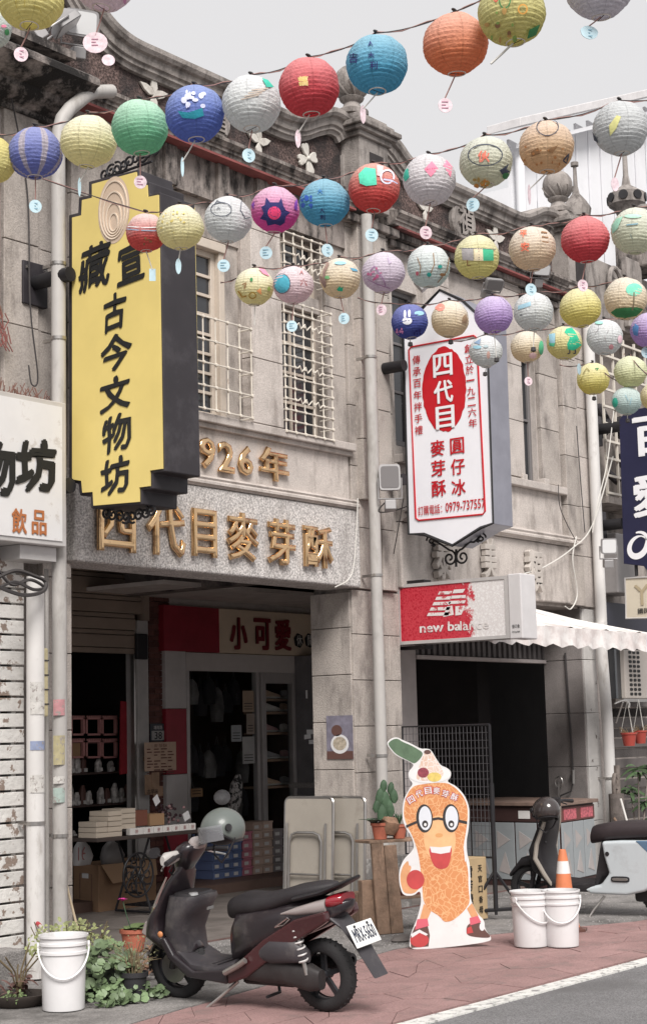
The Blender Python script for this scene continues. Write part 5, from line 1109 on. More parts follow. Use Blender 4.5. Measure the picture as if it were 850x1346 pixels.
for i, (px, py, rp, dep, pp, motif, tg, lab, st) in enumerate(LN):
    c = AT(px, py, dep); R_m = rp*dep/FPX
    t = thing('paper_lantern', lab, 'lantern', c, 0, 'paper lanterns strung across the street')
    ro = random.uniform(0, 6.28)
    me = LM[i % 3]; o = bpy.data.objects.new('shade', me); COL.objects.link(o); o.parent = t
    o.scale = (R_m*random.uniform(.98,1.02), R_m*random.uniform(.98,1.02), R_m*random.uniform(.95,1.01)); o.rotation_euler = (random.uniform(-.1,.1), random.uniform(-.1,.1), ro)
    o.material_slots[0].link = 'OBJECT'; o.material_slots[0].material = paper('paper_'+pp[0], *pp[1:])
    for nm, me_, mt in (('rim', rimme, None), ('wire_frame', ribme, None)):
        q = bpy.data.objects.new(nm, me_); COL.objects.link(q); q.parent = t; q.scale = (R_m,)*3; q.rotation_euler = o.rotation_euler
    toc = (CAM-c).normalized(); ur = RT-toc*RT.dot(toc); ur.normalize(); uu = toc.cross(ur)*1
    if uu.dot(UP) < 0: uu = -uu
    def mp(a, b, c=c, ur=ur, uu=uu, toc=toc, R_=R_m*1.035):
        r2 = a*a+b*b
        if r2 > .97: s = math.sqrt(.97/r2); a *= s; b *= s; r2 = .97
        return c+(ur*a+uu*b+toc*math.sqrt(1-r2))*R_
    if motif:
        by = {}
        for s in motif: by.setdefault(s[-1], []).append(s)
        for cc, ss in by.items():
            mb = MB()
            for s in ss: tess(s, mp, mb)
            pm_ = build(mb, 'painted_motif', ink(cc), t, fix=False)
            if len(ss) > 1: stuff(pm_)
    TOPS.setdefault(st, []).append(c+V((0,0,R_m*1.06)))
    if tg:
        kind, dx, dy = tg; kx = rp/R_m  # px per metre here
        b0_ = c+V((0,0,-R_m*.93)); e = c+RT*(dx/kx)-V((0,0,1))*(dy/kx)
        sz = .034 if dep < 11 else .032
        drop = e+V((0,0,sz)) if kind not in ('c','c2','t2') else e
        cord = MB().tube([b0_, b0_*.5+drop*.5+V((.004,.003,0)), drop], .0032 if kind not in 'c' else .005, 4); build(cord, 'tag_cord', twine if kind[0] in 'pPBb' else wirew, t)
        def disc(mb, c_, a, b_, yaw, n_=16, leaf=False):
            d1 = V((math.cos(yaw), math.sin(yaw), 0)); d1 = (RT*math.cos(yaw)+FW*math.sin(yaw))
            k0 = len(mb.v)
            for s_ in (0, 1):
                off_ = d1.cross(V((0,0,1)))*(.0015*(s_*2-1))
                for j in range(n_):
                    tt = 2*PI*j/n_; rr_ = 1.0 if not leaf else (1+.35*max(0, math.cos(tt-PI/2)))*(1-.25*abs(math.cos(tt)))
                    mb.v.append(c_+d1*(a*rr_*math.cos(tt))+V((0,0,1))*(b_*rr_*math.sin(tt))+off_)
            mb.f += [tuple(k0+j for j in range(n_-1,-1,-1)), tuple(k0+n_+j for j in range(n_))]+[(k0+j, k0+(j+1)%n_, k0+n_+(j+1)%n_, k0+n_+j) for j in range(n_)]
        mb = MB()
        if kind in ('b','B'): disc(mb, e, sz*(1.0 if kind == 'b' else 1.6), sz*(1.05 if kind == 'b' else .8), rdm.uniform(-.5,.5), leaf=(kind == 'B')); build(mb, 'paper_tag', tagb, t)
        elif kind == 's': disc(mb, e, sz*.6, sz*1.15, .3, leaf=True); build(mb, 'paper_tag', tagb, t)
        elif kind in ('w','w2'): disc(mb, e, sz*.32, sz*1.3, .5, leaf=True); build(mb, 'paper_tag', tagb if kind == 'w' else tagp, t)
        elif kind == 'l': disc(mb, e, sz*.55, sz*1.15, .5, leaf=True); build(mb, 'paper_tag', tagp, t)
        elif kind == 'P':
            disc(mb, e, sz*1.7, sz*1.5, 0); disc(mb, e+RT*.06-V((0,0,.085)), sz*.9, sz*.8, .2); build(mb, 'paper_tag', tagp, t)
        elif kind in ('p','p2'): disc(mb, e, sz*(.95 if kind == 'p' else .6), sz*1.02, rdm.uniform(-.4,.4)); build(mb, 'paper_tag', tagp, t)
        elif kind == 't': mb.obox(e-RT*.018-V((0,0,.03)), RT*.036, FW*.002, V((0,0,.07))); build(mb, 'paper_tag', tagb, t)
        elif kind == 'c2': mb.lathe([(0,-.02),(.018,-.012),(.015,.012),(0,.014)], drop, 8); build(mb, 'dark_clip', wirem, t)
        if kind in ('b','B','p','P') :
            mb = MB()
            for k_ in range(3): mb.obox(e-RT*(sz*.5)+V((0,0,(k_-1)*sz*.42))-FW*.004, RT*(sz*(.9 if k_ != 1 else .6)), FW*.001, V((0,0,sz*.13)))
            build(mb, 'tag_lettering', tagprb if kind in 'bB' else tagprint, t)
# the strings themselves: each runs on past the frame to a fixing on either side
EXT = {0: [(-60, 15, 8.4), None, (260, -60, 7.4)], 1: [(-90, 200, 9.0), None, (900, -120, 7.0)], 2: [(-60, 190, 10.2), None, (930, 118, 7.8)], 3: [(290, 372, 11.0), None, (930, 262, 9.0)],
       4: [(470, 392, 12.2), None, (930, 375, 9.9)], 5: [(590, 448, 13.2), None, (930, 410, 11.6)], 6: [(735, 480, 13.8), None, (940, 462, 12.2)]}
names_ = ['topmost string of lanterns crossing the upper left corner', 'string carrying the large lanterns from the left edge up to the sky', 'string of lanterns running from the left edge to the grey lantern before the shed', 'string carrying the cream yellow lantern through to the plain red one', 'string carrying the navy rabbit lantern and the plain purple one', 'short string with the green dinosaur lantern', 'lowest string with the plain pale lime lantern']
for st, pts in TOPS.items():
    a, _, b = EXT[st]
    ps_ = sorted(pts, key=lambda p: p.dot(RT))
    if st == 0: ps_ = [p for p in ps_ if True]
    line = [AT(*a)]+ps_+[AT(*b)]
    full = []
    for p, q in zip(line, line[1:]):
        for k_ in range(6):
            u = k_/6; full.append(p.lerp(q, u)-V((0,0,.02*4*u*(1-u))))
    full.append(line[-1])
    w = thing('lantern_string', names_[st], 'string', line[1])
    build(MB().tube(full, .0032, 5), 'wire', wirem, w); tw = [p+V((0,.006*math.sin(i*1.7),.007*math.cos(i*1.7))) for i, p in enumerate(full)]
    build(MB().tube(tw, .0028, 4), 'twine', twine, w)
    for p in ps_: build(MB().sph(p+V((0,0,.008)), .009, 8, (2.4,1,.8)), 'knot', wirem, w, smooth=True)

# ---------------------------------------------------------------- scooters
def loftX(mb, secs, e=3.0, n=22):
    """sections along the scooter: (x, z, half width, half height[, exponent])"""
    return mb.loft([(V((s[0],0,s[1])), V((0,1,0)), V((0,0,1)), s[2], s[3], s[4] if len(s) > 4 else e) for s in secs], n)
def tyre(parent, x, z, R_, w, m_t, m_r, spokes=5, y=0):
    t = MB(); prof = []
    for i in range(13):
        a = PI*i/12; prof.append((R_-w*.62+w*.62*math.sin(a)**.7, -w/2*math.cos(a)*1.0))
    t.lathe([(R_-w*.75, -w/2*.8)]+prof+[(R_-w*.75, w/2*.8)], (x, y, z), 40, (0,1,0))
    wh = build(t, 'tyre', m_t, parent, smooth=True, ang=50)
    tr = MB()
    for k in range(46):
        a = 2*PI*k/34
        for s in (-1, 1):
            c = V((x+(R_-.007)*math.cos(a+.05*s), y+s*w*.17, z+(R_-.007)*math.sin(a+.05*s))); T = V((-math.sin(a),0,math.cos(a))); Rr = V((math.cos(a),0,math.sin(a)))
            tr.obox(c-T*.007-V((0,w*.12,0)), T*.009, V((0,w*.24,0))+T*(.010*s), Rr*.0045)
    stuff(build(tr, 'tread', m_t, wh))
    rm = MB(); rm.lathe([(R_-w*.72,-w*.42),(R_-w*.62,-w*.40),(R_-w*.75,-w*.2),(R_-w*.75,w*.2),(R_-w*.62,w*.40),(R_-w*.72,w*.42)], (x,y,z), 36, (0,1,0))
    rm.cyl((x,y-w*.5,z),(x,y+w*.5,z), .03, n=16)
    for k in range(spokes):
        a = 2*PI*k/spokes+.3; d = V((math.cos(a),0,math.sin(a))); q = V((-math.sin(a),0,math.cos(a)))
        rm.obox(V((x,y-.012,z))+d*.02-q*.016, d*(R_-w*.72-.015), V((0,.024,0)), q*.032)
    build(rm, 'rim', m_r, parent, smooth=True)
rub = mat('tyre_rubber', (.022,.021,.022), .85, var=.2, bump=.2)
rimd = mat('dark_rim', (.05,.05,.055), .4, metal=.6)
bodyd = mat('dark_plum_plastic', (.020,.015,.018), .30, var=.15, vscale=6, dirt=(.075,.065,.062), dscale=6, dlo=.55, dhi=.78, coat=.4)
maroon = mat('maroon_panel', (.050,.012,.014), .26, var=.12, coat=.5, dirt=(.07,.04,.038), dscale=5, dlo=.58, dhi=.8)
greyp = mat('grey_plastic', (.040,.036,.040), .5, var=.15, dirt=(.10,.09,.088), dscale=7, dlo=.5, dhi=.75)
blackpl = mat('black_plastic', (.020,.018,.020), .5, var=.2, dirt=(.06,.055,.055), dscale=6, dlo=.55, dhi=.8)
seatm = mat('black_seat', (.022,.019,.021), .6, var=.2, bump=.15, bscale=200)
chrome = mat('chrome', (.55,.54,.53), .15, metal=1.0)
enginem = mat('engine_casting', (.055,.05,.05), .5, metal=.5, var=.2, dirt=(.05,.04,.04), dscale=9, dlo=.5, dhi=.7)
lens = mat('clear_lens', (.30,.26,.25), .10, spec=.8); redlens = mat('red_lens', (.24,.010,.018), .12, spec=.8, coat=.6); amber = mat('amber_lens', (.5,.2,.08), .2)
A_, B_ax = V((1,0,0)), V((0,1,0))

def petrol_scooter(loc, rotz):
    t = thing('scooter', 'dusty dark plum and maroon petrol scooter on its side stand in front of the shop', 'scooter', (0,0,0))
    tyre(t, 0, .228, .228, .110, rub, rimd); tyre(t, 1.19, .228, .228, .10, rub, rimd)
    build(MB().lathe([(.03,0),(.10,0),(.10,.006),(.03,.006)], (1.19,.055,.215), 28, (0,1,0), caps=True), 'brake_disc', steel, t)
    # front fork, front fender
    for s in (-1, 1):
        build(MB().tube([(1.19,s*.075,.215),(1.13,s*.075,.42),(1.08,s*.06,.56)], [.022,.024,.026], 10), 'fork_leg', blackpl, t, smooth=True)
    fd = MB()
    for i in range(15):
        a = math.radians(-8+i*11); r_ = .245
        for j, yy in enumerate((-.075,-.06,-.03,0,.03,.06,.075)): fd.v.append(V((1.19+(r_-.05*(abs(yy)/.075)**3)*math.cos(a), yy, .215+(r_-.05*(abs(yy)/.075)**3)*math.sin(a))))
    fd.f = [(i*7+j, i*7+j+1, (i+1)*7+j+1, (i+1)*7+j) for i in range(14) for j in range(6)]
    o = build(fd, 'front_fender', bodyd, t, smooth=True); sd = o.modifiers.new('thickness', 'SOLIDIFY'); sd.thickness = .006
    # front shield: pointed apron, sections upward from the floor; open behind
    X, Y = V((1,0,0)), V((0,1,0))
    sh_ = MB()
    sec = [(.30,1.06,.12,.03),(.36,1.19,.15,.07),(.44,1.29,.175,.075),(.55,1.265,.185,.065),(.68,1.185,.175,.05),(.80,1.12,.135,.045),(.86,1.085,.085,.045),(.92,1.065,.06,.045)]
    sh_.loft([(V((x_,0,z_)), V((1,0,-.2)).normalized(), Y, d_, w_, 2.6) for z_, x_, w_, d_ in sec], 26)
    build(sh_, 'front_shield', bodyd, t, smooth=True, ang=60)
    for s in (-1, 1):
        build(MB().tube([(1.36,s*.06,.46),(1.27,s*.165,.56),(1.18,s*.18,.70),(1.12,s*.15,.83)], [.006,.012,.012,.006], 6), 'shield_trim', chrome, t, smooth=True)
        build(MB().sph((1.17,s*.195,.46), .022, 10, (1,.6,1)), 'reflector', amber, t, smooth=True)
    build(MB().prism([(1.28,.41),(1.37,.45),(1.33,.53),(1.22,.58)], (0,.15,0), (1,0,0), (0,0,1), -.01, .03), 'indicator_lens', lens, t, bevel=.01)
    # inner glove box wall and tray
    build(MB().loft([(V((1.08,0,.33)), X, Y, .07,.14,3),(V((1.12,0,.46)), X, Y, .09,.16,3),(V((1.08,0,.58)), X, Y, .11,.165,3),(V((1.03,0,.67)), X, Y, .13,.16,3.5),(V((1.03,0,.70)), X, Y, .125,.15,3.5)], 24), 'inner_shield', greyp, t, smooth=True, ang=50)
    build(MB().loft([(V((1.02,0,.685)), X, Y, .11,.14,4),(V((1.03,0,.715)), X, Y, .09,.12,4)], 20), 'glove_tray', blackpl, t, smooth=True)
    build(MB().lathe([(0,.0),(.033,.0),(.030,.015),(0,.018)], (.96,.08,.705), 18), 'round_cap', mat('silver_cap', (.4,.4,.4), .3, metal=.4), t, smooth=True)
    build(MB().box(.895,.91,-.04,.02,.60,.62), 'small_badge', chrome, t)
    # floor board, raised centre and side rails
    build(MB().loft([(V((1.10,0,.33)), Y, V((0,0,1)), .14,.05,5),(V((.95,0,.25)), Y, V((0,0,1)), .17,.035,5),(V((.74,0,.235)), Y, V((0,0,1)), .18,.035,5),(V((.60,0,.26)), Y, V((0,0,1)), .15,.06,5)], 24), 'floorboard', greyp, t, smooth=True, ang=40)
    rb = MB()
    for k in range(7): rb.box(.66+k*.045,.675+k*.045,-.12,.12,.268,.276)
    build(rb, 'floor_ribs', blackpl, t)
    # maroon side rail that sweeps up to the tail
    for s in (-1, 1):
        side = [(1.20,.42),(1.13,.30),(.98,.19),(.64,.165),(.48,.22),(.20,.40),(-.13,.575),(-.17,.60),(-.16,.66),(.08,.60),(.34,.46),(.52,.33),(.66,.255),(.92,.235),(1.08,.33)]
        cut = [p for p in side if p[0] <= .66]; frt = [p for p in side if p[0] > .60]
        build(MB().prism([(.64,.165),(.48,.22),(.20,.40),(-.13,.575),(-.17,.60),(-.16,.66),(.08,.60),(.34,.46),(.52,.33),(.64,.262)], (0,s*.158,0), (1,0,0), (0,0,1), -.03, .03), 'side_rail', maroon, t, bevel=.014, seg=3)
        build(MB().prism([(1.20,.42),(1.13,.30),(.98,.19),(.645,.165),(.645,.258),(.92,.235),(1.08,.33),(1.15,.44)], (0,s*.158,0), (1,0,0), (0,0,1), -.028, .028), 'floor_side_rail', bodyd, t, bevel=.014, seg=3)
    build(MB().tube([(.64,.205,.245),(.52,.215,.30),(.46,.215,.335)], .02, 8), 'passenger_peg', steel, t, smooth=True)
    # rear body
    rbm = MB(); loftX(rbm, [(.66,.40,.10,.14),(.58,.47,.155,.17),(.40,.52,.165,.16),(.18,.575,.155,.13),(-.05,.625,.13,.095),(-.20,.665,.08,.05),(-.25,.69,.03,.02)], 2.8, 26)
    build(rbm, 'rear_body', bodyd, t, smooth=True, ang=60)
    em_ = MB(); em_.tube([(.24,.168,.545),(.19,.168,.575),(.14,.164,.605),(.12,.162,.60),(.17,.166,.56),(.24,.168,.545)], .006, 5); build(em_, 'wing_badge', chrome, t, smooth=True)
    # seat
    s_ = MB(); loftX(s_, [(.68,.60,.05,.03),(.66,.625,.11,.07),(.56,.655,.14,.075),(.42,.66,.15,.065),(.28,.69,.155,.06),(.14,.735,.15,.055),(-.02,.765,.12,.05),(-.12,.785,.06,.03),(-.15,.79,.02,.01)], 2.6, 24)
    build(s_, 'seat', seatm, t, smooth=True, ang=70)
    g = MB(); g.loft([(V((.10,.0,.72)), Y, V((0,0,1)), .165,.02,3),(V((-.10,0,.765)), Y, V((0,0,1)), .15,.018,3),(V((-.26,0,.83)), Y, V((0,0,1)), .09,.012,3),(V((-.30,0,.85)), Y, V((0,0,1)), .03,.008,3)], 20)
    build(g, 'grab_rail', blackpl, t, smooth=True)
    # tail lamp cluster
    for s in (-1, 1):
        build(MB().loft([(V((.20,s*.135,.625)), Y, V((0,0,1)), .02,.006,2.5),(V((.08,s*.125,.645)), Y, V((0,0,1)), .035,.028,2.5),(V((-.06,s*.105,.67)), Y, V((0,0,1)), .04,.042,2.5),(V((-.12,s*.09,.68)), Y, V((0,0,1)), .035,.045,2.5)], 14), 'indicator_lens', lens, t, smooth=True)
    build(MB().loft([(V((-.13,0,.70)), Y, V((0,0,1)), .125,.04,3),(V((-.18,0,.71)), Y, V((0,0,1)), .11,.042,3),(V((-.215,0,.715)), Y, V((0,0,1)), .08,.034,3)], 22), 'tail_lamp', redlens, t, smooth=True)
    build(MB().sph((-.20,0,.68), .04, 12, (.5,1.2,1)), 'brake_bulb_lens', lens, t, smooth=True)
    # rear fender, plate
    build(MB().loft([(V((-.10,0,.62)), Y, V((0,0,1)), .10,.03,3),(V((-.20,0,.55)), Y, V((.5,0,1)).normalized(), .085,.03,3),(V((-.30,0,.43)), Y, V((.9,0,.6)).normalized(), .08,.02,4),(V((-.42,0,.25)), Y, V((.9,0,.5)).normalized(), .075,.008,5)], 18), 'rear_fender', greyp, t, smooth=True)
    pn = V((-.80,0,.42)).normalized(); pu = V((0,-1,0)); pv = pn.cross(pu)
    if pv.z < 0: pv = -pv
    pc = V((-.315,0,.50)); pu = pv.cross(pn)
    mb = MB(); mb.obox(pc-pu*.135-pv*.075, pu*.27, pv*.15, pn*.006); plate = build(mb, 'number_plate', mat('plate_white', (.72,.72,.70), .4, var=.03), t, bevel=.004)
    letter_ = letter('MRX-5650', pc+pn*.006, pu, pv, .225, .085, mat('plate_black', (.02,.025,.05), .5), plate, name='plate_lettering', off=.02, lift=.001)
    for s in (-1, 1): build(MB().cyl(pc+pu*s*.07+pv*.055+pn*.005, pc+pu*s*.07+pv*.055+pn*.013, .009, n=8), 'plate_bolt', rimd, plate)
    # engine, transmission cover, exhaust, shock
    build(MB().loft([(V((.60,.09,.24)), Y, V((0,0,1)), .05,.05,3),(V((.45,.105,.27)), Y, V((0,0,1)), .07,.085,3),(V((.22,.11,.26)), Y, V((0,0,1)), .065,.075,3),(V((.02,.12,.235)), Y, V((0,0,1)), .055,.085,3),(V((-.06,.12,.225)), Y, V((0,0,1)), .04,.06,3)], 20), 'transmission_cover', enginem, t, smooth=True, ang=60)
    build(MB().loft([(V((.40,.14,.37)), Y, V((0,0,1)), .04,.03,3),(V((.28,.155,.39)), Y, V((0,0,1)), .055,.075,3),(V((.08,.155,.40)), Y, V((0,0,1)), .05,.07,3),(V((.02,.14,.37)), Y, V((0,0,1)), .03,.04,3)], 20), 'air_filter_box', greyp, t, smooth=True, ang=60)
    build(MB().box(.20,.62,-.09,.06,.14,.30), 'engine_block', enginem, t, bevel=.03, seg=3)
    fn = MB()
    for k in range(6): fn.box(.48+k*.022,.488+k*.022,-.10,.07,.16,.30)
    build(fn, 'cooling_fins', enginem, t)
    build(MB().lathe([(.02,0),(.05,.03),(.055,.10),(.055,.36),(.04,.40),(.02,.40)], (.28,-.15,.25), 18, (-1,0,.12)), 'exhaust', blackpl, t, smooth=True)
    sp_ = MB(); p0, p1 = V((.02,.165,.26)), V((.09,.155,.56)); d = (p1-p0)
    sp_.tube([p0+d*(i/120)+V((math.cos(i*.42)*.028, math.sin(i*.42)*.028, 0)) for i in range(30,121)], .007, 5); build(sp_, 'shock_spring', mat('pale_spring', (.5,.48,.47), .4), t, smooth=True)
    build(MB().cyl(p0, p1, .014, n=8), 'shock_rod', steel, t)
    build(MB().tube([(.62,.10,.17),(.72,.16,.08),(.80,.22,.012)], [.012,.011,.010], 8), 'side_stand', steel, t, smooth=True)
    build(MB().tube([(.45,-.10,.15),(.38,-.02,.09),(.38,.12,.09)], .011, 6), 'centre_stand', blackpl, t, smooth=True)
    # headset
    hs = MB(); hs.loft([(V((1.09,0,.86)), X, Y, .055,.06,2.5),(V((1.06,0,.93)), X, Y, .075,.10,2.5),(V((1.03,0,.985)), X, Y, .085,.125,2.5),(V((1.01,0,1.02)), X, Y, .075,.115,2.5),(V((1.0,0,1.045)), X, Y, .045,.08,2.5)], 24)
    build(hs, 'handlebar_cowl', bodyd, t, smooth=True, ang=60)
    build(MB().loft([(V((.965,0,1.03)), Y, V((.7,0,.7)).normalized(), .075,.045,2.5),(V((.955,0,1.046)), Y, V((.7,0,.7)).normalized(), .07,.04,2.5)], 20), 'speedometer', lens, t, smooth=True)
    build(MB().loft([(V((1.11,0,.95)), Y, V((0,0,1)), .09,.05,2.5),(V((1.155,0,.94)), Y, V((0,0,1)), .07,.04,2.5)], 20), 'headlamp', lens, t, smooth=True)
    for s in (-1, 1):
        build(MB().tube([(1.02,s*.11,.97),(1.0,s*.20,.965)], .013, 8), 'handlebar', blackpl, t, smooth=True)
        build(MB().tube([(1.0,s*.20,.965),(.975,s*.315,.945)], [.018,.017], 10), 'grip', blackpl, t, smooth=True)
        build(MB().tube([(1.04,s*.19,.955),(1.04,s*.25,.935),(1.0,s*.335,.905)], [.008,.007,.006], 6), 'brake_lever', chrome, t, smooth=True)
        build(MB().tube([(1.03,s*.17,.98),(1.05,s*.22,1.03),(1.04,s*.25,1.08)] if s < 0 else [(1.03,.17,.98),(1.08,.24,.98),(1.10,.27,1.0)], .006, 6), 'mirror_stalk', blackpl, t, smooth=True)
        mc = V((1.03,-.27,1.12)) if s < 0 else V((1.10,.29,1.01))
        build(MB().loft([(mc+V((-.012,0,0)), Y, V((0,0,1)), .055,.035,2.5),(mc+V((.02,0,0)), Y, V((0,0,1)), .045,.028,2.5)], 18), 'mirror', blackpl, t, smooth=True)
    build(MB().loft([(V((1.05,.12,.965)), X, V((0,0,1)), .03,.035,2.5),(V((1.06,.21,.955)), X, V((0,0,1)), .04,.045,2.5),(V((1.06,.25,.95)), X, V((0,0,1)), .02,.03,2.5)], 14), 'pale_switch_cowl', mat('pale_cowl', (.42,.40,.38), .35, var=.1), t, smooth=True)
    cb = MB()
    for s in (-1, 1): cb.tube([(1.03,s*.15,.95),(1.12,s*.12,.86),(1.10,s*.05,.78)], .006, 5)
    build(cb, 'control_cables', blackpl, t, smooth=True)
    t.location = loc; t.rotation_euler = (math.radians(0), 0, rotz); return t
RW = G(428, 1333); FWp = G(237, 1322)
SK = .92   # compact model
best = None
for i in range(900):
    a_ = math.radians(60+i*.1); p_ = RW+V((math.cos(a_), math.sin(a_), 0))*(1.19*SK); q_ = p_-CAM; e_ = abs(425+FPX*q_.dot(RT)/q_.dot(FW)-236)
    if best is None or e_ < best[0]: best = (e_, a_)
hd = best[1]
sc1 = petrol_scooter((RW.x+.02, RW.y+.0, .012), hd); sc1.rotation_euler = (math.radians(-5), 0, hd); sc1.scale = (SK, SK, SK)

def helmet(label, c, r_, m, rotz, tilt=(0,0), visor=True):
    t = thing('helmet', label, 'helmet', (0,0,0))
    mb = MB(); n_ = 28; rows_ = 12
    for i in range(rows_+1):
        th = PI*.72*i/rows_
        for j in range(n_):
            a = 2*PI*j/n_; low = th*(1-.36*max(0, math.cos(a)))
            mb.v.append(V((r_*1.12*math.sin(low)*math.cos(a), r_*math.sin(low)*math.sin(a), r_*1.02*math.cos(low))))
    mb.f = [(i*n_+j, i*n_+(j+1)%n_, (i+1)*n_+(j+1)%n_, (i+1)*n_+j) for i in range(rows_) for j in range(n_)]
    o = build(mb, 'helmet_shell', m, t, smooth=True); sd = o.modifiers.new('thickness', 'SOLIDIFY'); sd.thickness = .012; sd.offset = -1
    mb = MB(); mb.tube([V((r_*1.13*math.sin(PI*.72*(1-.36*max(0,math.cos(a))))*math.cos(a), r_*1.01*math.sin(PI*.72*(1-.36*max(0,math.cos(a))))*math.sin(a), r_*1.02*math.cos(PI*.72*(1-.36*max(0,math.cos(a)))))) for a in [2*PI*j/32 for j in range(32)]], .006, 6, closed=True)
    build(mb, 'edge_trim', blackpl, t, smooth=True)
    build(MB().sph((0,0,-.01), r_*.86, 16, (1.05,.98,.8)), 'lining', blackpl, t, smooth=True)
    if visor:
        mb = MB()
        for i in range(7):
            for j in range(13):
                a = math.radians(-58+116*j/12); z_ = r_*(.28-.72*i/6); rr_ = r_*(1.20+.10*i/6); mb.v.append(V((rr_*math.cos(a), rr_*.9*math.sin(a), z_)))
        mb.f = [(i*13+j, i*13+j+1, (i+1)*13+j+1, (i+1)*13+j) for i in range(6) for j in range(12)]
        build(mb, 'visor', mat('smoked_visor', (.55,.55,.58), .05, trans=.8), t, smooth=True)
    for s in (-1, 1):
        build(MB().cyl((r_*.35,s*r_*.98,.01),(r_*.35,s*r_*1.06,.01), .022, n=14), 'visor_button', blackpl, t, smooth=True)
        build(MB().tube([(.0,s*r_*.9,-r_*.45),(.04,s*r_*.6,-r_*1.1),(.05,0,-r_*1.5)], .006, 5), 'chin_strap', blackpl, t)
    t.location = c; t.rotation_euler = (tilt[0], tilt[1], rotz); return t
hc = AT(293, 1090, (SX(293,1090,-4.45)-CAM).dot(FW))
helmet('matt grey green open face helmet resting on the handlebar of the dark scooter', V((-4.56, -1.60, 1.175))*0+V((hc.x,hc.y,hc.z)), .128, mat('grey_green_shell', (.12,.135,.125), .4, var=.05, coat=.2), math.radians(165), (.1,.12))

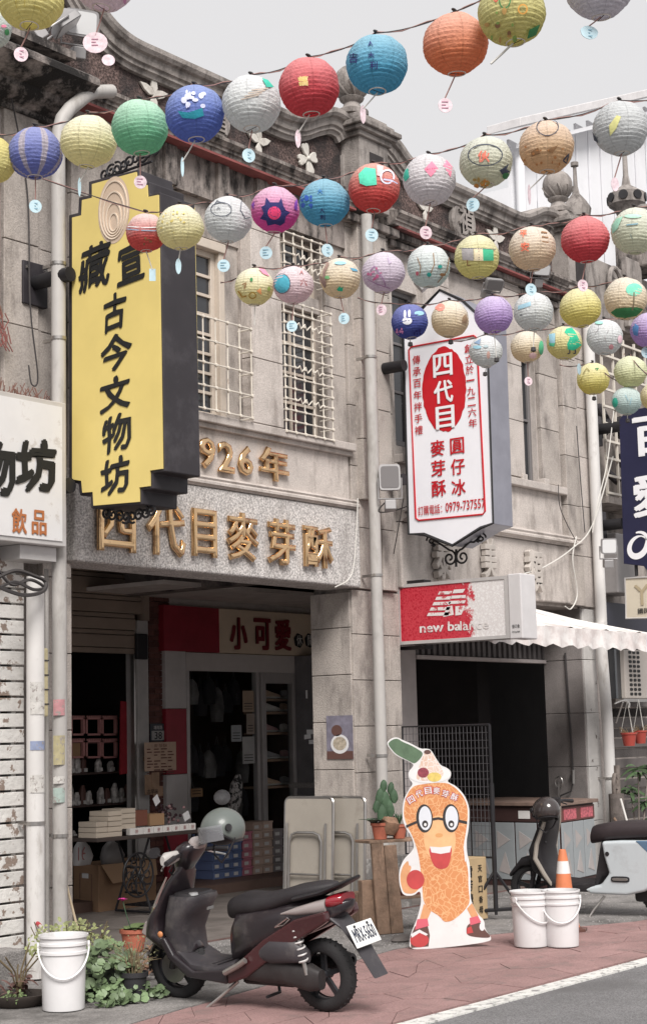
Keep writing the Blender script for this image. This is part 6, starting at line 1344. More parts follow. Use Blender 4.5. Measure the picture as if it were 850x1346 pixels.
# electric scooter at the right
def electric_scooter(loc, rotz):
    t = thing('scooter', 'pale blue grey electric scooter with a chocolate brown seat behind the two white pails', 'scooter', (0,0,0))
    palem = mat('pale_blue_grey_paint', (.50,.54,.56), .3, var=.03, coat=.3, dirt=(.36,.37,.38), dscale=4, dlo=.55, dhi=.8); bluem = mat('blue_panel', (.10,.17,.26), .35, coat=.3)
    seatb = mat('brown_black_seat', (.035,.026,.028), .55, var=.15)
    tyre(t, 0, .215, .215, .10, rub, rimd); tyre(t, 1.20, .215, .215, .09, rub, rimd)
    for s in (-1, 1): build(MB().tube([(1.20,s*.07,.215),(1.12,s*.07,.45)], .022, 8), 'fork_leg', blackpl, t, smooth=True)
    X, Y = V((1,0,0)), V((0,1,0)); Z = V((0,0,1))
    build(MB().loft([(V((1.40,0,.33)), Y, Z, .05,.02,3),(V((1.28,0,.44)), Y, Z, .075,.04,3),(V((1.12,0,.47)), Y, Z, .08,.05,3),(V((1.0,0,.38)), Y, Z, .06,.04,3)], 18), 'front_fender', blackpl, t, smooth=True)
    build(MB().loft([(V((.98,0,.28)), X, Y, .05,.15,3),(V((1.07,0,.40)), X, Y, .08,.19,3),(V((1.09,0,.56)), X, Y, .075,.20,3),(V((1.03,0,.72)), X, Y, .06,.18,3),(V((.99,0,.86)), X, Y, .05,.14,3)], 24), 'front_shield', blackpl, t, smooth=True)
    for s in (-1, 1):
        build(MB().tube([(.94,s*.15,.24),(1.0,s*.195,.36),(1.07,s*.21,.50),(1.05,s*.20,.62),(.99,s*.17,.78),(.96,s*.14,.90)], [.012,.02,.022,.02,.018,.01], 8), 'shield_trim', mat('champagne_trim', (.42,.38,.33), .35, metal=.3), t, smooth=True)
    build(MB().loft([(V((.98,0,.27)), Y, Z, .17,.035,5),(V((.80,0,.25)), Y, Z, .19,.035,5),(V((.56,0,.26)), Y, Z, .16,.05,5)], 22), 'floorboard', blackpl, t, smooth=True)
    # body: pale flanks
    for s in (-1, 1):
        side = [(.60,.265),(.66,.24),(.60,.205),(.28,.20),(.12,.235),(-.05,.33),(-.22,.46),(-.30,.60),(-.1,.66),(.30,.655),(.47,.645),(.455,.52),(.42,.38),(.50,.285)]
        build(MB().prism(side, (0,s*.14,0), (1,0,0), (0,0,1), -.035, .035), 'side_panel', palem, t, bevel=.025, seg=4)
        side = [(-.05,.45),(.16,.655),(-.30,.66),(-.36,.6),(-.25,.50)]
        build(MB().prism(side, (0,s*.166,0), (1,0,0), (0,0,1), -.012, .014), 'blue_panel', bluem, t, bevel=.006)
        build(MB().cyl((.42,s*.17,.545),(.42,s*.181,.545), .018, n=14), 'lock_cap', blackpl, t)
        pk = MB().loft([(V((.32,s*.172,.335)), X, Z, .085,.026,4),(V((.32,s*.183,.335)), X, Z, .08,.022,4)], 18); build(pk, 'peg_recess', rimd, t, smooth=True)
        build(MB().loft([(V((.32,s*.183,.335)), X, Z, .07,.013,4),(V((.32,s*.190,.335)), X, Z, .066,.010,4)], 18), 'passenger_peg', steel, t, smooth=True)
    build(MB().loft([(V((.56,0,.30)), Y, Z, .13,.06,4),(V((.50,0,.48)), Y, Z, .13,.16,4),(V((.1,0,.48)), Y, Z, .13,.17,4),(V((-.2,0,.56)), Y, Z, .11,.10,4)], 20), 'inner_body', blackpl, t, smooth=True)
    build(MB().loft([(V((.60,0,.66)), Y, Z, .09,.05,3),(V((.57,0,.69)), Y, Z, .135,.075,3),(V((.40,0,.72)), Y, Z, .15,.075,3),(V((.1,0,.735)), Y, Z, .15,.07,3),(V((-.2,0,.75)), Y, Z, .12,.055,3),(V((-.34,0,.74)), Y, Z, .05,.03,3)], 24), 'seat', seatb, t, smooth=True, ang=70)
    build(MB().box(-.1,.25,-.07,.07,.13,.26), 'motor_housing', blackpl, t, bevel=.03, seg=3)
    build(MB().tube([(.50,.10,.18),(.58,.15,.08),(.62,.19,.012)], .011, 8), 'side_stand', steel, t, smooth=True)
    build(MB().loft([(V((1.0,0,.84)), X, Y, .05,.07,2.5),(V((.98,0,.92)), X, Y, .07,.10,2.5),(V((.96,0,.99)), X, Y, .06,.09,2.5)], 20), 'handlebar_cowl', blackpl, t, smooth=True)
    for s in (-1, 1):
        build(MB().tube([(.97,s*.08,.95),(.95,s*.20,.95),(.92,s*.32,.93)], [.014,.014,.018], 8), 'grip', blackpl, t, smooth=True)
        build(MB().tube([(1.0,s*.2,.94),(.98,s*.33,.90)], .006, 6), 'brake_lever', blackpl, t, smooth=True)
    build(MB().tube([(1.0,.0,.80),(1.06,.1,.72),(1.0,.12,.62)], .012, 6), 'control_cables', blackpl, t, smooth=True)
    t.location = loc; t.rotation_euler = (math.radians(-4), 0, rotz); return t
r2 = G(876, 1208)
f2 = G(697, 1201)
d2 = (f2-r2); 
sc2 = electric_scooter((r2.x, r2.y, .012), math.atan2(d2.y, d2.x))
0 and print('HELM', hc, 'scooter2', r2, f2, d2.length, 'scooter1', RW, FWp, (RW-FWp).length)
hc = AT(717, 1066, ((r2+d2.normalized()*1.0+V((0,0,1)))-CAM).dot(FW)-.30)
helmet('glossy dark brown helmet hung on the handlebar of the electric scooter', hc, .118, mat('dark_glossy_shell', (.045,.036,.035), .18, coat=.5), math.atan2(d2.y, d2.x)-.6, (.1,.3), visor=False)

# ---------------------------------------------------------------- pails, cone
def pail(c, r_, h, ba, lab, up=False, grime=True):
    t = thing('plastic_pail', lab, 'pail', c, 0, 'white plastic pails along the pavement')
    m_ = pailm
    prof = [(0,.004),(r_*.86,.004),(r_*.875,.012),(r_*.94,h*.74),(r_*1.0,h*.75),(r_*1.0,h*.785),(r_*.955,h*.79),(r_*.965,h*.86),(r_*1.02,h*.865),(r_*1.02,h*.90),(r_*.965,h*.905),(r_*.975,h*.965),(r_*1.045,h*.97),(r_*1.045,h),(r_*.99,h),(r_*.97,h*.95),(r_*.84,.02),(0,.02)]
    build(MB().lathe(prof, (0,0,0), 44), 'bucket', m_, t, smooth=True, world=False, ang=30)
    gz = mat('greyish_water', (.33,.32,.31), .2); build(MB().lathe([(0,0),(r_*.86,0)], (0,0,h*.35), 30), 'water', gz, t, world=False)
    a = V((math.cos(ba), math.sin(ba), 0)); n_ = V((-a.y, a.x, 0))
    pts = []
    for i in range(19):
        u = PI*i/18; p = a*(r_*1.06*math.cos(u))
        dr = math.sin(u); pts.append(p+n_*(r_*1.05*dr)+V((0,0,h*.86-(h*.42)*dr)))
    build(MB().tube(pts, .006, 6), 'handle', m_, t, smooth=True, world=False)
    for s in (-1, 1): build(MB().cyl(a*s*r_*.98+V((0,0,h*.86)), a*s*r_*1.09+V((0,0,h*.86)), .02, n=12), 'handle_lug', m_, t, world=False)
    return t
def ang_cam(c): d = (CAM-c); return math.atan2(d.y, d.x)
c = G(84, 1331, .02); dd = (c-CAM).dot(FW); c = c+FW.cross(V((0,0,1)))*0+V((math.cos(ang_cam(c))*-.12, math.sin(ang_cam(c))*-.12, 0))
c.z = .02; pail(c, .142, .435, ang_cam(c)-PI/2, 'white pail alone by the plants at the lower left, handle hanging in front')
c = G(698, 1246, .02); k = ang_cam(c); c += V((math.cos(k), math.sin(k), 0))*-.12; c.z = .018; pail(c, .142, .40, k-PI/2+.75, 'left one of the two white pails, its handle slanting across')
c = G(739, 1246, .02); k = ang_cam(c); c += V((math.cos(k), math.sin(k), 0))*-.12; c.z = .018; pail(c, .136, .405, k-PI/2, 'right one of the two white pails, standing before the traffic cone')
q = G(314, 1250, .03); q = V((-3.1, -.3, .03)) if q.x > 90 else q
pail(G(322, 1258, .03), .09, .16, 1.0, 'small white tub half hidden behind the scooter footboard')
cn = thing('traffic_cone', 'faded orange traffic cone with a white band behind the right pail', 'traffic cone', (0,0,0))
cb = G(743, 1226, .0); k = ang_cam(cb)
cn.scale = (.84,.84,.84)
oc = mat('cone_orange', (.62,.20,.09), .6, var=.1, dirt=(.45,.2,.13), dscale=6, dlo=.55, dhi=.75)
cn.location = (cb.x, cb.y, .015)
build(MB().lathe([(.135,.03),(.118,.10),(.10,.20),(.083,.35),(.0665,.53)], (0,0,0), 32), 'cone_body', oc, cn, smooth=True, world=False)
build(MB().lathe([(.0670,.53),(.0515,.645)], (0,0,0), 32), 'white_band', mat('reflective_band', (.68,.66,.64), .4, var=.06), cn, smooth=True, world=False)
build(MB().lathe([(.051,.645),(.034,.74),(.030,.752),(.022,.74)], (0,0,0), 32), 'cone_tip', oc, cn, smooth=True, world=False)
build(MB().lathe([(0,0),(.21,0),(.21,.022),(.16,.03),(.13,.04)], (0,0,0), 8), 'cone_base', mat('cone_base', (.10,.045,.035), .8, dirt=(.5,.45,.42), dscale=8, dlo=.55, dhi=.6), cn, world=False)

# ---------------------------------------------------------------- peanut standee
st = thing('cutout_standee', 'white edged cutout standee of a smiling peanut with glasses and a shaved ice hat', 'standee', G(590, 1246, .02))
B0, B1 = G(540, 1247, .02), G(648, 1243, .02)
su = (B1-B0); su.z = 0; su.normalize(); sv = V((0,0,1)); sn = su.cross(sv)          # sn points to the street
sv = (sv - sn*.04).normalized()
KS = (FPX/((B0+B1)/2-CAM).dot(FW)); ORG = (B0+B1)/2
def sp2(px, py): return ((px-594)/KS/1.0, (1247-py)/KS)
def chaikin(pts, k=2):
    for _ in range(k):
        o = []
        for a, b in zip(pts, pts[1:]+pts[:1]): o += [(a[0]*.78+b[0]*.22, a[1]*.78+b[1]*.22), (a[0]*.22+b[0]*.78, a[1]*.22+b[1]*.78)]
        pts = o
    return pts
def board(pts, name, m, d0, d1, bev=0): return build(MB().prism([sp2(*p) for p in (chaikin(list(pts)) if len(pts) > 6 and len(pts) != 26 and len(pts) < 80 else pts)], ORG, su, sv, d0, d1), name, m, st, bevel=bev)
def el(cx, cy, rx, ry, n=26, rot=0):
    o = []
    for i in range(n):
        a = -2*PI*i/n; x, y = rx*math.cos(a), ry*math.sin(a); o.append((cx+x*math.cos(rot)-y*math.sin(rot), cy+x*math.sin(rot)+y*math.cos(rot)))
    return o
Z5 = lambda pts: [(500+x/4.2056, 950+y/4.2056) for x, y in pts]   # measured on the enlarged photograph
outline = Z5([(66,122),(95,96),(128,90),(160,108),(200,125),(262,160),(290,158),(318,165),(345,215),(370,255),(405,268),(428,290),(424,322),(400,345),(455,372),(500,425),(523,490),(520,560),(512,620),(500,665),(498,740),(512,800),(512,900),(508,990),(520,1025),(545,1075),(580,1110),(582,1160),(625,1218),(560,1232),(420,1245),(300,1252),(155,1255),(160,1190),(175,1150),(205,1090),(232,1000),(228,935),(190,965),(130,962),(112,900),(112,830),(140,765),(205,710),(190,640),(160,600),(140,540),(150,440),(190,375),(210,352),(185,320),(185,285),(220,250),(195,230),(120,195),(85,155)])
board(outline, 'cut_board', mat('white_foamboard', (.70,.69,.68), .6, var=.05, dirt=(.5,.47,.45), dscale=5, dlo=.6, dhi=.8), -.012, 0)
def pmat(name, c1, c2, sc=9, lines=True):
    if name in MATS: return MATS[name]
    m = bpy.data.materials.new(name); m.use_nodes = True; nt = m.node_tree; N = nt.nodes; L = nt.links; B = N['Principled BSDF']; B.inputs['Roughness'].default_value = .55
    ge = N.new('ShaderNodeNewGeometry'); no = N.new('ShaderNodeTexNoise'); no.inputs['Scale'].default_value = 4; no.inputs['Detail'].default_value = 3; L.new(ge.outputs['Position'], no.inputs['Vector'])
    ad = N.new('ShaderNodeVectorMath'); ad.operation = 'MULTIPLY_ADD'; L.new(no.outputs['Color'], ad.inputs[0]); ad.inputs[1].default_value = (.25,.25,.25); L.new(ge.outputs['Position'], ad.inputs[2])
    vo = N.new('ShaderNodeTexVoronoi'); vo.feature = 'DISTANCE_TO_EDGE'; vo.inputs['Scale'].default_value = sc; L.new(ad.outputs[0], vo.inputs['Vector'])
    mr = N.new('ShaderNodeMapRange'); L.new(vo.outputs['Distance'], mr.inputs['Value']); mr.inputs['From Max'].default_value = .09; mr.inputs['To Min'].default_value = 0
    n2 = N.new('ShaderNodeTexNoise'); n2.inputs['Scale'].default_value = 7; L.new(ge.outputs['Position'], n2.inputs['Vector'])
    a = N.new('ShaderNodeMix'); a.data_type = 'RGBA'; a.inputs['A'].default_value = (*c1, 1); a.inputs['B'].default_value = (c1[0]*.85, c1[1]*.62, c1[2]*.5, 1); L.new(n2.outputs['Fac'], a.inputs['Factor'])
    x = N.new('ShaderNodeMix'); x.data_type = 'RGBA'; L.new(mr.outputs['Result'], x.inputs['Factor']); x.inputs['A'].default_value = (*c2, 1); L.new(a.outputs['Result'], x.inputs['B']); L.new(x.outputs['Result'], B.inputs['Base Color'])
    MATS[name] = m; return m
pnut = pmat('printed_peanut_shell', (.66,.30,.12), (.74,.44,.22), 24)
body = Z5([(215,362),(300,352),(400,350),(450,382),(492,430),(514,490),(510,560),(495,640),(480,700),(488,770),(502,840),(498,930),(505,1010),(470,1055),(440,1080),(400,1108),(355,1114),(330,1080),(290,1055),(262,1035),(240,985),(240,900),(232,800),(222,730),(212,690),(195,640),(165,580),(148,520),(160,440),(185,392)])
board(body, 'peanut_print', pnut, 0, .0015)
orp = mat('printed_orange', (.66,.33,.16), .55, var=.12, vscale=12); rdp = mat('printed_red', (.50,.06,.06), .55, var=.15); pkp = mat('printed_pink', (.62,.12,.16), .55); wp_ = mat('printed_white', (.70,.69,.69), .55, var=.04); bkp = mat('printed_black', (.035,.03,.03), .5); grp = mat('printed_green', (.10,.16,.095), .5, var=.2, vscale=14); brp = mat('printed_brown', (.12,.06,.05), .55)
board(Z5([(208,725),(165,765),(170,800),(220,795),(228,760)]), 'sleeve_print', wp_, 0, .0012); board(Z5([(480,700),(495,720),(498,778),(485,790)]), 'sleeve_print', wp_, .0016, .002)
board(Z5([(165,770),(135,800),(118,850),(120,900),(135,950),(190,955),(225,925),(215,905),(170,920),(160,890),(165,850),(185,810),(172,798)]), 'arm_print', orp, 0, .001)
board(Z5(el(203,878,50,53)), 'ball_print', rdp, .0012, .0022)
board(Z5([(245,1010),(285,1050),(262,1095),(218,1092)]), 'leg_print', orp, 0, .0013); board(Z5([(485,1045),(515,1015),(548,1085),(508,1092)]), 'leg_print', orp, 0, .0013)
board(Z5([(205,1092),(262,1090),(268,1130),(190,1148)]), 'sock_print', pkp, .0014, .002); board(Z5([(498,1095),(545,1085),(562,1120),(500,1135)]), 'sock_print', pkp, .0014, .002)
board(Z5([(190,1130),(262,1128),(272,1180),(262,1240),(165,1245),(162,1190)]), 'shoe_print', brp, 0, .0013); board(Z5(el(213,1205,52,38)), 'toe_print', rdp, .0015, .0025)
board(Z5([(165,1172),(215,1148),(262,1175),(250,1182),(215,1165),(172,1190)]), 'strap_print', wp_, .0026, .0032)
board(Z5([(478,1140),(505,1120),(560,1118),(582,1165),(618,1205),(560,1205),(476,1190)]), 'shoe_print', brp, 0, .0013); board(Z5([(482,1150),(505,1140),(515,1175),(478,1180)]), 'toe_print', rdp, .0015, .0025)
board(Z5(el(566,1145,15,22,18)), 'strap_print', wp_, .0015, .0025)
board(Z5([(74,124),(100,104),(130,98),(158,118),(205,138),(262,172),(272,188),(255,215),(222,243),(190,225),(120,188),(88,150)]), 'leaf_print', grp, 0, .0014)
board(Z5(el(306,305,118,46)), 'dish_print', mat('printed_dish', (.74,.73,.72), .5), .0016, .0026)
board(Z5([(225,320),(245,262),(278,182),(300,168),(322,180),(350,232),(385,290),(378,318),(300,338),(245,336)]), 'ice_print', pmat('printed_ice', (.72,.60,.52), (.80,.76,.74), 30), .0028, .0036)
board(Z5(el(330,318,40,26)), 'topping_print', mat('printed_yellow', (.66,.50,.14), .5, var=.2, vscale=30), .0038, .0044); board(Z5(el(268,292,32,28)), 'topping_print', mat('printed_berry', (.26,.05,.07), .5, var=.4, vscale=40), .0038, .0046)
board(Z5(el(297,178,20,12)), 'topping_print', brp, .0038, .0046)
for ex, ey, px_, py_ in ((266,545,268,576),(416,548,416,580)):
    board(Z5(el(ex,ey,47,78)), 'spectacle_frame_print', bkp, .002, .003); board(Z5(el(ex+4,ey-1,36,66)), 'eye_print', mat('printed_eye', (.66,.68,.72), .5), .0032, .0038)
    board(Z5(el(px_,py_,17,20)), 'pupil_print', bkp, .004, .0046); board(Z5(el(px_+1,py_+3,8,9,14)), 'pupil_print', wp_, .0048, .0052)
board(Z5([(305,545),(345,540),(378,548),(378,562),(342,554),(305,560)]), 'spectacle_frame_print', bkp, .0022, .0031)
board(Z5([(160,580),(222,556),(224,570),(162,594)]), 'spectacle_frame_print', bkp, .0022, .0031); board(Z5([(458,556),(506,568),(506,584),(458,572)]), 'spectacle_frame_print', bkp, .0022, .0031)
board(Z5(el(348,660,90,130,30)), 'cheek_print', mat('printed_light_orange', (.76,.44,.22), .55, var=.1, vscale=14), .0016, .0019)
board(Z5([(282,700),(350,708),(418,700),(405,770),(390,815),(350,828),(312,812),(292,765)]), 'mouth_print', rdp, .0024, .003); board(Z5([(290,700),(350,706),(412,700),(402,735),(350,742),(298,732)]), 'teeth_print', wp_, .0032, .0038)
board(Z5(el(345,640,22,12)), 'nose_print', mat('printed_nose', (.66,.33,.13), .5), .0022, .0028)
for ch, x, y, a in (('四',194,440,.5),('代',240,408,.32),('目',292,392,.12),('麥',340,394,-.08),('芽',390,412,-.28),('酥',440,432,-.42)):
    p = sp2(*Z5([(x,y)])[0]); uu_ = su*math.cos(a)+sv*math.sin(a); vv_ = -su*math.sin(a)+sv*math.cos(a)
    letter(ch, ORG+su*p[0]+sv*p[1], uu_, vv_, .055, .055, rdp, st, name='lettering', off=.075, lift=.003); letter(ch, ORG+su*p[0]+sv*p[1], uu_, vv_, .05, .05, wp_, st, name='lettering', off=.02, lift=.0038)
for s in (-.12, .12): build(MB().tube([ORG+su*s+sv*.6-sn*.013, ORG+su*s-sn*.35+V((0,0,.0))], .008, 6), 'rear_strut', wood, st)

# ---------------------------------------------------------------- black mesh display rack
rk = thing('mesh_rack', 'black wire mesh display rack on a wheeled foot behind the standee', 'display rack', G(650, 1205))
R0 = G(652, 1212); dq = V((-.74, .50, 0)).normalized()       # rack panel runs back into the arcade
top1 = 1.78
pa = lambda s, z: R0+dq*s+V((0,0,z))
# the panel's far end: left in the photo
fr = MB()
Wd = 1.28
Z0 = .72
fl_ = F(528, 940, R0.y+1.0)
dq = V((fl_.x-R0.x, fl_.y-R0.y, 0)); Wd = dq.length; dq.normalize()
zt = AT(655, 952, (R0-CAM).dot(FW)).z; zb = AT(655, 1128, (R0-CAM).dot(FW)).z
fr.tube([pa(.0,.06), pa(0,zt)], .013, 8).tube([pa(0,zt), pa(Wd,zt), pa(Wd,zb), pa(0,zb)], .010, 6)
build(fr, 'frame', black, rk, smooth=True)
nx = 24
for i in range(1, nx): build(MB().tube([pa(Wd*i/nx,zb), pa(Wd*i/nx,zt)], .0026, 4), 'mesh_wire', mat('grey_mesh_wire', (.09,.085,.09), .5), rk)
for i in range(1, 17): build(MB().tube([pa(0,zb+(zt-zb)*i/17), pa(Wd,zb+(zt-zb)*i/17)], .0026, 4), 'mesh_wire', MATS['grey_mesh_wire'], rk)
build(MB().cyl(R0+V((0,0,.1)), R0+V((0,0,1.15)), .02, n=10), 'post', black, rk, smooth=True)
lg = MB()
pdx = V((.6,-.8,0))
for s in (-1, 1): lg.tube([R0+V((0,0,.42)), R0+pdx*(s*.22)+V((0,0,.10))], .014, 6)
lg.tube([R0+pdx*-.24+V((0,0,.09)), R0+pdx*.24+V((0,0,.11))], .016, 6); build(lg, 'foot', black, rk)
for s in (-1, 1): build(MB().cyl(R0+pdx*(s*.2)+V((0,0,.045))-V((.01,0,0)), R0+pdx*(s*.2)+V((.015,0,.045)), .042, n=16), 'castor', black, rk, smooth=True)

# ---------------------------------------------------------------- folding tables leaning on the pier
def folding_table(y0, y1, zt, zb, x, lean, lab):
    t = thing('folding_table', lab, 'folding table', (x, (y0+y1)/2, .02))
    top_ = mat('beige_laminate', (.36,.325,.28), .55, var=.08, vscale=3, dirt=(.22,.19,.16), dscale=3, dlo=.55, dhi=.75)
    def q(y, z, o=0): return V((x-o+lean*(z/zt)*.0+lean*(z), y, z))
    mb = MB(); r_ = .05; pts = []
    for cy, cz, a0 in ((y0+r_, zb+r_, 180),(y1-r_, zb+r_, 270),(y1-r_, zt-r_, 0),(y0+r_, zt-r_, 90)):
        for k in range(5): a = math.radians(a0+k*22.5); pts.append((cy+r_*math.cos(a), cz+r_*math.sin(a)))
    n_ = len(pts); mb.v = [q(a, b) for a, b in pts]+[q(a, b, -.022) for a, b in pts]; mb.f = [tuple(range(n_)), tuple(range(2*n_-1, n_-1, -1))]+[(i, (i+1)%n_, n_+(i+1)%n_, n_+i) for i in range(n_)]
    build(mb, 'tabletop', top_, t)
    build(MB().tube([q(a, b, -.010) for a, b in pts], .014, 6, closed=True), 'edge_tube', steel, t, smooth=True)
    for off, w_ in ((.0,1),):
        yc0, yc1 = y0+.10, y1-.08; zz = zt-.30
        pts2 = [(yc0,zb-.12 if zb > .2 else .05),(yc0,zz-.08),(yc0+.025,zz-.02),(yc0+.08,zz),(yc1-.08,zz),(yc1-.025,zz-.02),(yc1,zz-.08),(yc1,.04)]
        build(MB().tube([q(a, b, .03) for a, b in pts2], .0125, 8), 'leg_frame', steel, t, smooth=True)
        build(MB().tube([q(yc0, zz-.36, .03), q(yc1, zz-.36, .03)], .010, 8), 'crossbar', steel, t, smooth=True)
        for yy in (yc0-.04, yc1+.035): build(MB().tube([q(yy, zt-.22, .022), q(yy, zt-.85, .022)], .012, 6), 'hinge_strut', steel, t, smooth=True)
        build(MB().tube([q(yc1, .25, .04), q(yc1-.16, .02, .08)], .011, 6), 'leg', steel, t, smooth=True)
    return t
folding_table(.07, .60, 1.045, .20, -.52, .06, 'beige folding table with tube legs, the nearer full width one leaning by the pier')
folding_table(-.20, .30, 1.045, .13, -.42, .06, 'second beige folding table half hidden behind the first, against the pier')

# ---------------------------------------------------------------- plank stand with pots
ck = thing('plank_stand', 'rough stand of upright weathered planks under two potted plants', 'plant stand', G(510, 1232, .02))
c0 = G(497, 1229, .02); c1 = G(531, 1226, .02); zt_ = AT(500, 1113, (c0-CAM).dot(FW)).z
du = (c1-c0); du.z = 0; Lw = du.length; du.normalize(); bk = V((-du.y, du.x, 0)); bk = bk if bk.y > 0 else -bk
w_ = Lw/2
for i, (dz, tl) in enumerate(((0,.0),(.02,.004))):
    build(MB().obox(c0+du*(i*w_+.003), du*(w_-.006), bk*.025, V((0,0,zt_-dz))+du*-.045), 'plank', wood, ck, bevel=.004, seg=1)
build(MB().obox(c0+du*-.06+V((0,0,zt_)), du*.62, bk*.24, V((0,0,.022))), 'top_plank', wood, ck, bevel=.004)
build(MB().obox(c0+du*.2+V((0,0,.26)), du*.40, bk*.24, V((0,0,.02))), 'lower_shelf', wood, ck, bevel=.004)
for i in range(3): build(MB().obox(c0-du*.10+bk*(.06+i*.09)+V((0,0,.02+i*.01)), du*.16, bk*.07, V((0,0,.28 if i else .4))), 'side_plank', wood, ck, bevel=.004)
build(MB().obox(c0+du*.50+bk*.1, du*.03, bk*.03, V((0,0,zt_))), 'rear_post', wood, ck)
def pot(c, r_, h, m, lab, rim=True, plant=None):
    t = thing('flower_pot', lab, 'potted plant', c)
    build(MB().lathe([(0,0),(r_*.68,0),(r_*.92,h*.82),(r_*1.03,h*.83),(r_*1.05,h),(r_*.93,h),(r_*.85,h*.8),(0,h*.8)], (0,0,0), 26), 'pot', m, t, smooth=True, world=False, ang=35)
    build(MB().lathe([(0,h*.84),(r_*.88,h*.82)], (0,0,0), 18), 'soil', mat('soil', (.05,.035,.025), .95, bump=.6), t, world=False)
    return t
def leaf_blade(mb, base, d, up, L_b, w, n_=5, bend=.5, cup=.15):
    d = d.normalized(); side = d.cross(up).normalized(); k0 = len(mb.v)
    for i in range(n_+1):
        u = i/n_; ww = w*math.sin(PI*min(.97, .12+u*.88))**.8*(1-u*.15); p = base+d*(L_b*u)+up*(bend*L_b*u*(1-u))-V((0,0,bend*.5*L_b*u*u))
        mb.v += [p-side*ww+up*cup*ww, p-up*0, p+side*ww+up*cup*ww]
    for i in range(n_): mb.f += [(k0+3*i, k0+3*i+1, k0+3*i+4, k0+3*i+3), (k0+3*i+1, k0+3*i+2, k0+3*i+5, k0+3*i+4)]
sucm = mat('grey_green_succulent', (.10,.14,.10), .55, var=.25, vscale=20, rnd=.2)
cac = mat('cactus_green', (.06,.11,.06), .6, var=.3, vscale=15, rnd=.15)
z0 = zt_+.045
b_ = c0+du*.10+bk*.10; b_.z = z0
t = pot(b_, .075, .13, terra, 'terracotta pot with flat paddle cactus and grey green rosette on the plank stand')
rr = random.Random(5)
for i, (dx, dz, sx, sz, tl) in enumerate(((.02,.20,.045,.085,.1),(.05,.31,.042,.075,-.2),(-.0,.34,.038,.07,.35),(.085,.25,.04,.08,-.45),(.035,.42,.03,.05,.1),(.12,.34,.035,.06,-.2),(-.03,.27,.032,.06,.5),(.09,.40,.028,.05,.2))):
    p = t.location+su*dx+V((0,0,dz)); build(MB().loft([(p+V((0,0,-sz)), su, sn, sx*.3, .012, 2),(p+V((0,0,-sz*.5))+su*tl*.0, su, sn, sx*.9, .016, 2),(p+su*tl*.02, su, sn, sx, .018, 2),(p+V((0,0,sz*.6))+su*tl*.04, su, sn, sx*.8, .014, 2),(p+V((0,0,sz))+su*tl*.05, su, sn, sx*.25, .008, 2)], 14), 'cactus_pad', cac, t, smooth=True)
for i in range(9):
    a = i*2.4; mb = MB(); leaf_blade(mb, t.location+V((-.02,0,.12))-su*.04, V((math.cos(a), math.sin(a), .45)), V((0,0,1)), .13+.02*rr.random(), .032, bend=.3); build(mb, 'thick_leaf', sucm, t, smooth=True)
build(MB().lathe([(.05,0),(.085,.05),(.095,.09),(.08,.10),(.06,.14)], t.location+su*.06+V((0,0,.03))-sn*.0, 14, (.2,0,1)), 'paper_wrap', mat('brown_wrap', (.24,.14,.09), .8, var=.3, vscale=20), t, smooth=True)
b_ = c0+du*.26+bk*.08; b_.z = z0
t = pot(b_, .068, .11, terra, 'terracotta pot with thin spiky leaves nearest to the standee')
for i in range(16):
    a = i*2.4; mb = MB(); leaf_blade(mb, t.location+V((0,0,.09)), V((math.cos(a)*.5, math.sin(a)*.5, .9)), V((math.cos(a),math.sin(a),0)), .10+.05*rr.random(), .008, bend=-.2); build(mb, 'leaf', cac, t, smooth=True)
b_ = c0+du*.32+bk*.10; b_.z = .285; pot(b_, .06, .11, mat('dull_terracotta', (.22,.06,.045), .8, var=.2), 'empty dull red pot on the lower shelf of the plank stand, left one'); b_ = c0+du*.46+bk*.12; b_.z = .285; pot(b_, .06, .12, MATS['dull_terracotta'], 'empty dull red pot on the lower shelf of the plank stand, right one')
rk2 = MB().sph(G(528, 1235, .03), .07, 12, (1.6,1,.55)); o = build(rk2, 'stone', mat('rubble', (.17,.15,.14), .95, bump=.5), None, smooth=True); tag(o, 'low grey stone at the foot of the plank stand', 'stone')

# ---------------------------------------------------------------- plants at the lower left
def bush_leaves(parent, name, c, ext, n_, size, m, rr, flat=False, share=6):
    """leaf meshes placed singly through a clump's volume"""
    ms = []
    for k in range(share):
        mb = MB()
        if flat:   # round pennywort leaf with a notch
            mb.v = [V((0,0,.0))]+[V((math.cos(a)*(1-.06*math.cos(5*a)), math.sin(a)*(1-.06*math.cos(5*a)), .10*math.cos(2*a+k)+.08)) for a in [.15+(2*PI-.3)*i/13 for i in range(14)]]; mb.f = [(0,i,i+1) for i in range(1,14)]
        else: leaf_blade(mb, V((0,0,0)), V((1,0,.2)), V((0,0,1)), 1.6, .42+.1*k/share, 4, .4)
        me = bpy.data.meshes.new(name); me.from_pydata([tuple(v) for v in mb.v], [], mb.f); me.materials.append(m); me.polygons.foreach_set('use_smooth', [True]*len(me.polygons)); ms.append(me)
    iv = WM(parent).inverted()
    for i in range(n_):
        while True:
            p = V((rr.uniform(-1,1), rr.uniform(-1,1), rr.uniform(-1,1)))
            if .35 < p.length < 1.05: break
        q = V((c[0]+p.x*ext[0], c[1]+p.y*ext[1], max(.03, c[2]+p.z*ext[2])))
        o = bpy.data.objects.new(name, ms[i % share]); COL.objects.link(o); o.parent = parent; o.location = iv @ q
        s = size*rr.uniform(.6, 1.25); o.scale = (s, s, s)
        nv = V((-.45,-.4,.7))+V((rr.uniform(-.6,.6), rr.uniform(-.6,.6), rr.uniform(-.4,.4))); o.rotation_euler = (nv.to_track_quat('Z','Y') @ Matrix.Rotation(rr.uniform(0,6.28), 3, 'Z').to_quaternion()).to_euler()
rr = random.Random(21)
c = G(150, 1322, .02)
